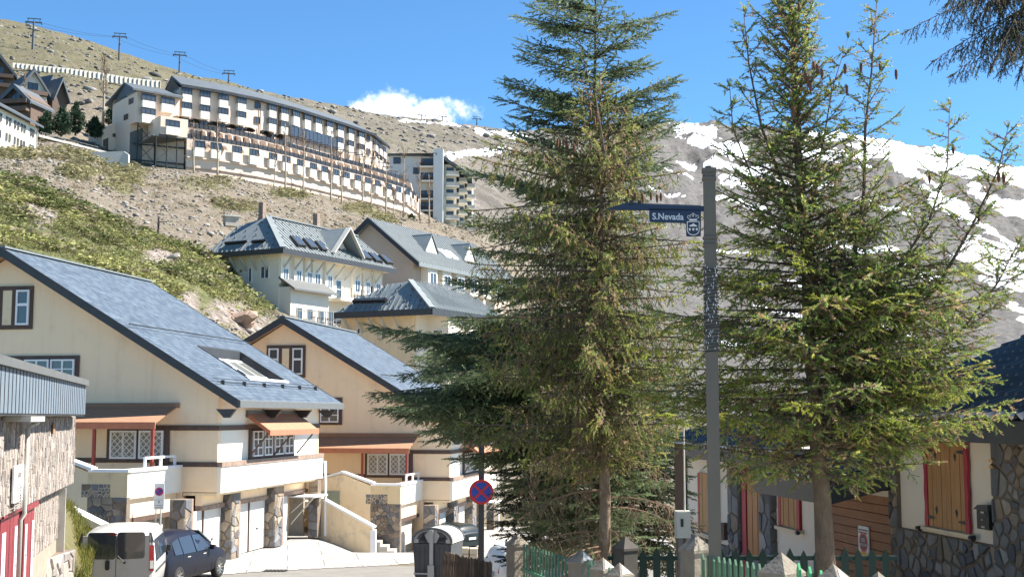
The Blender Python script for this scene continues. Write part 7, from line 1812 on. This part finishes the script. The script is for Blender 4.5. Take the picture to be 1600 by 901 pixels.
def branch(cn, P0, az, L_, el0, droop, up, kind, pal_in, pal_out, sp2=.085, f2=.42, sp3=.055, tl=.11, hang=0, wood_r=.018, dens=1.0, bare=.12, flat2=True, deadf=0.0):
    """one limb with side shoots and needle twigs"""
    r = cn.r; dead = r.random() < deadf; L_ *= .72 if dead else 1; n = max(5, int(L_/.16)); step = L_/n; el = el0; pts = [Vector(P0)]; a = az
    for i in range(n):
        t = (i+1)/n; el = el0 - droop*t + up*t*t; a += r.uniform(-.05, .05); d = Vector((math.cos(a)*math.cos(el), math.sin(a)*math.cos(el), math.sin(el))); pts.append(pts[-1]+d*step)
    cn.wood.tube(pts, [wood_r*(1-.85*i/n)*(.6+.4*min(1, L_/1.5))+.002 for i in range(n+1)], 4, False)
    s = L_*bare; side = 1
    while s < L_:
        f = s/step; i = min(n-1, int(f)); p = pts[i].lerp(pts[i+1], f-i); dv = (pts[i+1]-pts[i]).normalized(); t = s/L_
        sd = Vector((-dv.y, dv.x, 0)).normalized()*side; l2 = L_*f2*(1-t)**.8*min(1, .35+t*2.2)*r.uniform(.6, 1.15)+.06
        ang = r.uniform(.75, 1.1); zt_ = r.uniform(-.25, .15) if flat2 else r.uniform(-.6, .5); d2 = (dv*math.cos(ang)+sd*math.sin(ang)+Vector((0,0,zt_-hang*.8))).normalized()
        def shoot(p, d2, l2, lev, t):
            m = max(2, int(l2/.12)); q = [p]; dd = d2.copy()
            for j in range(m): dd = (dd+Vector((r.uniform(-.1,.1), r.uniform(-.1,.1), -.08-hang*.35+r.uniform(-.05,.05)))).normalized(); q.append(q[-1]+dd*(l2/m))
            (cn.dead if dead else cn.wood).tube(q, [.0042*(1-.7*j/m)+.001 for j in range(m+1)], 3, False)
            if dead and r.random() > .12: return
            u = .02 if kind == 'flat' else .035; sgn = 1
            while u < l2:
                j = min(m-1, int(u/(l2/m))); pp = q[j].lerp(q[j+1], u/(l2/m)-j); e = (q[j+1]-q[j]).normalized(); out_ = t+u/l2*.25
                sd3 = e.cross(Vector((0,0,1))); sd3 = sd3.normalized()*sgn if sd3.length > .05 else Vector((sgn,0,0))
                d3 = (e*r.uniform(.5, .9)+sd3*r.uniform(.5, .9)+Vector((0,0,r.uniform(-.35,.3)-hang*.4))).normalized()
                if lev == 0 and l2 > .26 and .15*l2 < u < .8*l2 and r.random() < .38: shoot(pp, d3, l2*.42*(1-u/l2*.5), 1, out_)
                elif r.random() < dens:
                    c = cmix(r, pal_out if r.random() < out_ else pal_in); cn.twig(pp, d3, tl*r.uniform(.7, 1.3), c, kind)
                u += sp3*r.uniform(.7, 1.3); sgn = -sgn
            cn.twig(q[-1], dd, tl*1.1, cmix(r, pal_out), kind)
        shoot(p, d2, l2, 0, t)
        if kind != 'flat' or r.random() < .6:
            e = (dv*.7+sd*-.3+Vector((0,0,r.uniform(-.6,.6)))).normalized(); cn.twig(p, e, tl, cmix(r, pal_out if r.random() < t else pal_in), kind)
        s += sp2*r.uniform(.65, 1.35); side = -side
    for k in range(3): cn.twig(pts[-1]-dv*.05*k, (dv+Vector((r.uniform(-.3,.3), r.uniform(-.3,.3), r.uniform(-.1,.2)))).normalized(), tl*1.3, cmix(r, pal_out), kind)
    cn.tips.append((pts[int(n*.6)], pts[-1])); return pts
def trunk_pts(base, top, n, wob, r):
    P = []; a = Vector(base); b = Vector(top)
    for i in range(n+1): t = i/n; P.append(a.lerp(b, t)+Vector((r.uniform(-wob,wob)*math.sin(PI*t), r.uniform(-wob,wob)*math.sin(PI*t), 0)))
    return P
def on(P, t): f = t*(len(P)-1); i = min(len(P)-2, int(f)); return P[i].lerp(P[i+1], f-i)
def prof(tab, y): return float(np.interp(y, [a for a, b in tab], [b for a, b in tab]))
def cones(par, o_, spots, ln=.11, m=CONE):
    me = None
    mb = MB(); k = 9
    mb.tube([(0,0,0), (0,0,-ln*.12), (0,0,-ln*.5), (0,0,-ln*.85), (0,0,-ln)], [.006, .016, .019, .013, .004], 7)
    me = mb.mesh('cone', m)
    for p in spots: link('cone', me, par, p-o_)
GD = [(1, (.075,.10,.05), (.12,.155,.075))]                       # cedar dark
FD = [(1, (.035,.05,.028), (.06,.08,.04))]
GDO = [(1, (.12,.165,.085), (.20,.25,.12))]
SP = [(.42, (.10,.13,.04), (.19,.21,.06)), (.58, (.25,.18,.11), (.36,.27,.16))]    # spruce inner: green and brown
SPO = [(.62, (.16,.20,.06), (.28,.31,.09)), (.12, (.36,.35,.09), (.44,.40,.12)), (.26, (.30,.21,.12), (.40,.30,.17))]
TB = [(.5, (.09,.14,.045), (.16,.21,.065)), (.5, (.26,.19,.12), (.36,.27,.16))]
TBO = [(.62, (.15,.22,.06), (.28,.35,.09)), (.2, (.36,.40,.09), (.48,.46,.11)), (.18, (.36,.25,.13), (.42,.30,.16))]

def conifer(label, base_px, base_D, top_px, nbr, left, right, kind, pin, pout, seed, y0, y1, el, droop, up, trunk_r, bark, name='conifer', hang=0, dens=1, sp2=.085, sp3=.055, tl=.11, f2=.42, depthf=.9, deadf=0, zbase=None, az_avoid=None, cat='tree', ybot=None, flat2=True, jit=.15, cone_n=0, wood_r=.018, tiers=None, tp_=.92):
    """left/right: tables picture row -> crown half width in pixels"""
    r = random.Random(seed); b = at(base_px[0], base_px[1], base_D); b.z = zbase if zbase is not None else float(zg(b.x, base_D)); tp = at(top_px[0], top_px[1], base_D)
    T = thing(name, label, cat, b); o_ = b.copy()
    P = trunk_pts(Vector((0,0,-.2)), tp-o_, 14, .03, r); H_ = tp.z-b.z
    mb = MB(); mb.tube(P, [trunk_r*(1-.90*(i/14)**.8) for i in range(15)], 10); mb.build('trunk', bark, T, True)
    cn = Canopy(seed); k = 0; ppm = FPX/base_D
    for i in range(nbr):
        t = (i+r.random())/nbr; y = y1+(y0-y1)*t**tp_              # from low to high
        if tiers: y = min(tiers, key=lambda q: abs(q-y))+r.uniform(-5, 5) if y < max(tiers)+15 else y
        zc = at(base_px[0], y, base_D).z-o_.z; tt_ = max(.02, min(.985, zc/H_)); p = on(P, tt_)
        az = i*2.39996+r.uniform(-.4, .4)
        if tiers and y < 330 and r.random() < .55: az = r.choice((0, PI))+r.uniform(-.65, .65)
        c = math.cos(az)
        lw = prof(left, y)/ppm; rw = prof(right, y)/ppm; L_ = (rw*(1+c)/2+lw*(1-c)/2); L_ = L_*(1-abs(math.sin(az))*(1-depthf))
        L_ *= r.uniform(1-jit*2.2, 1+jit*.35) if abs(c) < .8 else r.uniform(1-jit, 1.06)
        if L_ < .12: L_ = .12
        e = el(y) if callable(el) else el
        branch(cn, p, az, L_, e+r.uniform(-.12, .12), droop, up, kind, pin, pout, sp2, f2, sp3, tl, hang, wood_r, dens, .1, flat2, deadf)
    # leader
    for j in range(26): t = 1-.004*j*1.3; p = on(P, t); a = r.random()*6.28; cn.twig(p, Vector((math.cos(a)*.8, math.sin(a)*.8, .7)).normalized(), tl*1.1, cmix(r, pout), kind)
    return T, cn, P, o_
def finish(T, cn):
    o = cn.wood.build('branches', BARK, T); o['kind'] = 'stuff'
    if cn.dead.v: o = cn.dead.build('dead_branches', TWIGM, T); o['kind'] = 'stuff'
    cn.foliage(T)

# cedar standing behind: layered, dark, shows above and to the left
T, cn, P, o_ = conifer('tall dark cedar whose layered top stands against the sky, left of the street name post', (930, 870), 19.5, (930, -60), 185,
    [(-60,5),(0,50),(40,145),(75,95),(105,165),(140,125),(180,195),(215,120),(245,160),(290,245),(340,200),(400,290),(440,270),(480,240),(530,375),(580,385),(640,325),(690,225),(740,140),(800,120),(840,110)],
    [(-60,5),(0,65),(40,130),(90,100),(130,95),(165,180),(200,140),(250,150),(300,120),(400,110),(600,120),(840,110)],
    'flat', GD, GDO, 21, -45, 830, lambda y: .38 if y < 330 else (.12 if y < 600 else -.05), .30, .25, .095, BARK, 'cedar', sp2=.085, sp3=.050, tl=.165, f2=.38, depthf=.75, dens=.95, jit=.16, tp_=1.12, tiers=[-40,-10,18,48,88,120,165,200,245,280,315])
r = cn.r
for k in range(62):
    y = r.uniform(470, 830); az = PI+r.uniform(-.75, .75) if k % 4 else r.uniform(-.7, .7); zc = at(930, y, 19.5).z-o_.z; p = on(P, max(.02, min(.98, zc/(at(930,-60,19.5).z-o_.z))))
    Lx = prof([(470,300),(530,360),(590,360),(640,300),(690,215),(740,140),(800,120)], y)/FPX*19.5 if k % 4 else 1.15
    branch(cn, p, az, Lx*r.uniform(.6, 1.0), .05, .32, .15, 'flat', GD, GDO, .075, .38, .05, .16, .1, .016, 1.0, .25)
finish(T, cn); print('cedar', sum(len(v) for v in cn.tw.values()))
# spruce in front with the bare pale trunk
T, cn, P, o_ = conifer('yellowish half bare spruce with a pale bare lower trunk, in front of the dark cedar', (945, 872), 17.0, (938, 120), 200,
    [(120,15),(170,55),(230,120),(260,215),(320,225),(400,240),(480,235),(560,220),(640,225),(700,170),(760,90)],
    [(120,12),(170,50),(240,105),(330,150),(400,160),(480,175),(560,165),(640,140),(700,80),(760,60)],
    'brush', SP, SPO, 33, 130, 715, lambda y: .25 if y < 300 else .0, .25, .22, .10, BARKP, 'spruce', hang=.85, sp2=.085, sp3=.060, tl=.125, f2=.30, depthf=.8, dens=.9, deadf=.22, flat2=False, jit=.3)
r = cn.r
for k in range(18):      # bare dead limbs low on the trunk
    p = on(P, r.uniform(.10, .34)); az = r.uniform(2.2, 4.1) if k % 3 else r.uniform(-.6, .6); L_ = r.uniform(.5, 1.5); q = [p]; d = Vector((math.cos(az), math.sin(az), .12))
    for j in range(7): d = (d+Vector((0,0,-.09))).normalized(); q.append(q[-1]+d*L_/7)
    cn.dead.tube(q, [.014*(1-j/8) for j in range(8)], 4, False)
    for j in range(26): a = q[1+j//4].lerp(q[min(7, 2+j//4)], r.random()); e = a+Vector((r.uniform(-.22,.22), r.uniform(-.2,.2), r.uniform(-.5,-.12))); cn.dead.tube([a, a.lerp(e, .5)+Vector((.02,0,0)), e], [.004,.003,.001], 3, False)
# hanging russet tuft on the trunk
pc = at(925, 668, 16.8)-o_
for k in range(170):
    a = pc+Vector((r.uniform(-.22,.10), r.uniform(-.12,.12), r.uniform(-.02,.28))); e = a+Vector((r.uniform(-.16,.12)+.06, r.uniform(-.1,.1), -r.uniform(.15,.42))); cn.dead.tube([a, a.lerp(e,.5)+Vector((r.uniform(-.03,.03),0,.02)), e], [.004,.0035,.0012], 3, False)
spots = [at(x+r.uniform(-4,4), y+r.uniform(-3,3), 16.7+r.uniform(-.3,.3)) for x, y in ((870,218),(876,222),(882,216),(888,220),(895,217),(901,222),(906,216),(985,298),(992,300),(1000,299),(1008,302),(1016,300),(1024,303),(1032,301),(925,170),(930,185),(935,172),(975,268))]
cones(T, o_, spots, .12)
# the pale dead leader across the middle
q = [at(930, 145, 16.6)-o_, at(937, 190, 16.5)-o_, at(944, 235, 16.5)-o_, at(952, 285, 16.6)-o_, at(958, 345, 16.8)-o_]; mb = MB().tube(q, [.006,.012,.014,.016,.02], 5); mb.build('dead_leader', BARKP, T)
finish(T, cn); print('spruceA', sum(len(v) for v in cn.tw.values()))
# dark low conifers filling the shade behind the trunks
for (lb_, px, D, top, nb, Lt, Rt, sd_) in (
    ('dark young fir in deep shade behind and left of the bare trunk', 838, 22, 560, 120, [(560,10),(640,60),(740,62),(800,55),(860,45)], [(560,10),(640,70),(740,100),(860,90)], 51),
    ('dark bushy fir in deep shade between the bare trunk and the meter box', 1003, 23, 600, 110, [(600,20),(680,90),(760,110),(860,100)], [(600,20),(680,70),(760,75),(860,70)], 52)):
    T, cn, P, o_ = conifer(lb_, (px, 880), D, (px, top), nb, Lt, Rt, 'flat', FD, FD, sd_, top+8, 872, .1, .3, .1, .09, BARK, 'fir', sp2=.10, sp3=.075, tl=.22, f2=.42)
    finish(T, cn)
# right hand spruce: forked, airy, many leaders
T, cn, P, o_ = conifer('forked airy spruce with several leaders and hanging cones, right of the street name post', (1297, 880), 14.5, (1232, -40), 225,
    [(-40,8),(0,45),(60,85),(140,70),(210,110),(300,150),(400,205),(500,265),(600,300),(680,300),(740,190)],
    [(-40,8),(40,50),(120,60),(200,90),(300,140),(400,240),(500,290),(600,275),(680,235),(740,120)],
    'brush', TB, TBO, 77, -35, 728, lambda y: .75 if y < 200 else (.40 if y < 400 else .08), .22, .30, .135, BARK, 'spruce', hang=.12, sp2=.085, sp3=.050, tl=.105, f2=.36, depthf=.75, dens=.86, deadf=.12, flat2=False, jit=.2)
r = cn.r
def leader(pts_px, D, rad, nb, Lf, el_, dens=.85):
    Q = [at(x, y, D)-o_ for x, y in pts_px]; n = len(Q); mb = MB().tube(Q, [rad*.72*(1-.85*i/(n-1)) for i in range(n)], 8); mb.build('limb', BARK, T, True)
    for i in range(nb):
        t = .12+.86*(i+r.random())/nb; p = on(Q, t); L_ = Lf(t)*r.uniform(.6, 1.1); branch(cn, p, i*2.4+r.uniform(-.4,.4), L_, el_+r.uniform(-.2,.25), .15, .35, 'brush', TB, TBO, .06, .36, .046, .095, .05, .007, dens, .06, False, .05)
    for j in range(8): cn.twig(Q[-1], Vector((r.uniform(-.5,.5), r.uniform(-.5,.5), .9)).normalized(), .09, cmix(r, TBO), 'brush')
leader([(1290,560),(1300,480),(1335,400),(1350,300),(1352,200),(1362,110),(1370,5)], 14.3, .05, 44, lambda t: .62*(1-t)**.7+.10 if t > .35 else .75, .55)
leader([(1285,520),(1270,430),(1248,300),(1242,180),(1238,60),(1232,-40)], 14.5, .07, 30, lambda t: .65*(1-t)**.6+.15, .5)
leader([(1300,500),(1350,470),(1400,420),(1450,350),(1480,260),(1484,165)], 14.0, .035, 34, lambda t: .62*(1-t)+.12, .5, .7)
leader([(1310,560),(1400,520),(1470,440),(1520,350),(1560,265),(1575,200)], 14.2, .04, 40, lambda t: .65*(1-t)+.13, .5, .7)
leader([(1310,620),(1420,590),(1500,520),(1560,440),(1590,380)], 14.6, .04, 40, lambda t: .7*(1-t)+.25, .3, .8)
leader([(1280,430),(1240,330),(1190,200),(1170,100),(1162,20)], 14.6, .035, 24, lambda t: .42*(1-t)+.14, .6, .8)
leader([(1285,470),(1230,380),(1180,290),(1145,200),(1140,135)], 14.2, .03, 18, lambda t: .36*(1-t)+.12, .45, .7)
leader([(1262,330),(1285,230),(1300,140),(1325,60)], 14.5, .022, 12, lambda t: .26*(1-t)+.10, .5, .7)
leader([(1250,150),(1262,60),(1270,-30)], 14.6, .025, 14, lambda t: .34*(1-t)+.12, .55, .8)
for (x, y, L_, az) in ((1100,430,1.7,3.3),(1100,500,1.9,3.0),(1100,560,2.0,3.5),(1100,620,2.0,3.1),(1100,660,1.9,3.6),(1100,400,1.5,3.7),(1180,600,1.3,3.4),(1240,640,1.2,4.3),(1160,540,1.0,3.9),(1230,480,.9,4.6),(1180,430,.8,4.2),(1400,620,1.3,-.5),(1430,560,1.1,-.9),(1340,660,1.2,-1.2),(1380,480,1.0,-1.0),(1420,660,.7,-.3)):
    branch(cn, at(1295, y, 14.3)-o_, az, L_*1.15, .08, .15, .1, 'brush', TBO, [(1, (.24,.30,.045), (.36,.36,.06))], .08, .36, .048, .09, .1, .012, 1, .3, False)
for k in range(54):
    y = r.uniform(330, 700); q0 = at(1297-(700-y)*.12, y+25, 14.4)-o_; far = r.uniform(1400, 1590 if y > 480 else 1540); L_ = (far-1290)/FPX*14.4
    branch(cn, q0, r.uniform(-.55, .5), L_*r.uniform(.85, 1.05), .22, .18, .12, 'brush', TB, TBO, .075, .28, .052, .105, .18, .014, .95, .15, False, .12)
spots = [at(x, y, 14.2) for x, y in ((1248,4),(1320,100),(1345,98),(1375,95),(1400,108),(1323,132),(1258,112),(1262,120),(1271,95),(1277,100),(1284,108),(1266,128),(1240,165),(1238,172),(1489,225),(1560,268),(1568,272),(1452,270),(1529,330))]
cones(T, o_, spots, .125)
finish(T, cn); print('spruceB', sum(len(v) for v in cn.tw.values()))
# trunk base thick part already in trunk; overhanging branches top right
tb = thing('overhanging_spruce', 'drooping spruce boughs hanging into the top right corner from a tree out of the picture', 'tree', (8.4, 16.0, -2.6)); o_ = Vector(tb.location); cn = Canopy(91); r = cn.r
MB().tube([(0,0,-.2), (0,0,9.0)], [.16, .05], 10).build('trunk', BARK, tb, True)
DK_ = [(1, (.09,.07,.05), (.14,.11,.075)), (1, (.07,.085,.05), (.11,.13,.06))]
for (x0, y0_, x1, y1_) in ((1640,-20,1440,-12),(1640,0,1430,40),(1650,30,1455,95),(1660,50,1500,110),(1650,40,1560,110),(1640,-30,1470,10),(1660,20,1590,118),(1650,-40,1520,30),(1640,20,1540,60),(1650,10,1480,-5),(1650,30,1500,75),(1660,0,1570,90),(1650,-30,1545,100)):
    a = at(x0, y0_-30, 15.5)-o_; b_ = at(x1, y1_, 15.0+r.uniform(-.4,.4))-o_; d = b_-a; az = math.atan2(d.y, d.x)
    branch(cn, a, az, d.length*1.02, math.atan2(d.z, math.hypot(d.x, d.y))+.2, .5, .15, 'brush', DK_, DK_, .06, .27, .048, .085, .9, .010, 1, .08, False, .12)
finish(tb, cn)
# low shrub layer / litter in the garden
# ---------------------------------------------------------------- small far trees
def bare_tree(px, pb, pt, D, label, seed, rad=.14, m=None, n=26, name='bare_tree'):
    b = at(px, pb, D); tp = at(px, pt, D); T = thing(name, label, 'tree', b, 0, 'slender bare trees in front of the hotel' if 'hotel' in label else None); r = random.Random(seed); H_ = tp.z-b.z
    P = trunk_pts((0,0,-1), (r.uniform(-.3,.3), 0, H_), 8, .12, r); MB().tube(P, [rad*(1-.8*i/8) for i in range(9)], 6).build('trunk', m or BARKP, T, True)
    mb = MB()
    for k in range(n):
        p = on(P, r.uniform(.42, .98)); az = r.random()*6.28; L_ = r.uniform(.5, 1.0)*H_*.16; d = Vector((math.cos(az)*.6, math.sin(az)*.6, .9)).normalized(); q = p+d*L_; mb.tube([p, p.lerp(q,.5)+Vector((0,0,-.1)), q], [.06,.045,.02], 3, False)
        for j in range(3): a = p.lerp(q, r.uniform(.3,1)); e = a+Vector((r.uniform(-.5,.5), r.uniform(-.5,.5), r.uniform(.2,.7)))*L_*.5; mb.tube([a, e], [.03,.014], 3, False)
    o = mb.build('branches', TWIGM, T); o['kind'] = 'stuff'; return T
PALE = mat('pale_trunk', (.42,.37,.31), (.30,.26,.21), 3, .9)
lbl = ['first bare tree from the left in front of the hotel, by its lower corner', 'second bare tree from the left in front of the hotel', 'third bare tree from the left, thin, in front of the hotel', 'fourth bare tree from the left in front of the hotel', 'fifth bare tree, forked, below the glazed part of the hotel', 'sixth bare tree, below the glazed gallery of the hotel', 'seventh bare tree, in front of the hotel right of its gallery', 'eighth bare tree in front of the hotel', 'ninth bare tree in front of the hotel', 'tenth bare tree in front of the hotel, short one', 'eleventh bare tree near the right end of the hotel', 'twelfth bare tree before the gap between hotel and flats', 'last bare tree before the white flats, right of the hotel']
for i, (px, pb, pt, D) in enumerate(((303,264,190,243),(340,268,188,245),(428,289,215,252),(446,291,195,255),(474,298,205,258),(517,311,205,266),(534,315,235,268),(566,324,230,275),(580,325,235,277),(603,328,250,282),(616,330,295,284),(630,331,230,290),(656,336,250,296),(671,340,270,300))):
    bare_tree(px, pb+2, pt, D, lbl[min(i, 12)] if i < 13 else 'short pale stemmed bare tree in front of the white flats next to the hotel', 200+i, .22 if i not in (2, 10) else .13, PALE)
bare_tree(161, 190, 92, 262, 'tall bare poplar on the slope left of the long pale block', 301, .3, PALE, 60)
bare_tree(36, 165, 105, 270, 'bare tree in front of the steep roofed chalets', 302, .2, PALE, 30)
bare_tree(752, 860, 700, 40, 'thin stem behind the no stopping sign', 303, .03, BARK, 5) if False else None
def bushy(px, pb, pt, D, w_, label, seed, col, n=260, name='pine_tree'):
    b = at(px, pb, D); H_ = at(px, pt, D).z-b.z; W_ = w_/FPX*D; T = thing(name, label, 'tree', b); r = np.random.RandomState(seed)
    MB().tube([(0,0,-.5), (0,0,H_*.8)], [.22, .06], 6).build('trunk', BARK, T)
    V = []; F = []; Tt = []
    for k in range(n):
        h = r.rand()**.8; rad = W_/2*math.sqrt(max(.02, 1-(2*h-.85)**2/1.4))*r.uniform(.25, 1.0)*(1 if h < .6 else (1-h)*2.5+.05); a = r.rand()*6.28; c = np.array([math.cos(a)*rad, math.sin(a)*rad, h*H_]); f = r.uniform(.6, 1.3)
        for j in range(14):
            d1 = r.randn(3); d1 /= np.linalg.norm(d1); d2 = np.cross(d1, r.randn(3)); d2 /= np.linalg.norm(d2); p = c+r.randn(3)*W_*.05; s = W_*.05*r.uniform(.6, 1.4); i = len(V); V += [p-d1*s, p+d1*s, p+d2*s*1.3]; F.append([i, i+1, i+2]); Tt += [np.array(col)*f]*3
    o = link('foliage', np_mesh('foliage', V, F, SHR, np.array(Tt)), T); o['kind'] = 'stuff'
for i, a in enumerate(((72,208,176,240,30,'round dark pine left of three below the orange walled chalet'), (96,209,170,242,32,'round dark pine in the middle of three below the steep chalets'), (118,208,162,246,30,'taller dark pine, right of three above the garage pavilion'), (148,212,185,250,30,'dark conifer bush just left of the hotel side extension'), (178,200,160,262,28,'dark conifer behind the hotel side extension'), (905-262,345,334,290,12,'single round green bush below the right end of the hotel'))):
    bushy(*a[:5], a[5], 400+i, (.035,.065,.035) if i < 5 else (.06,.09,.035), 220)
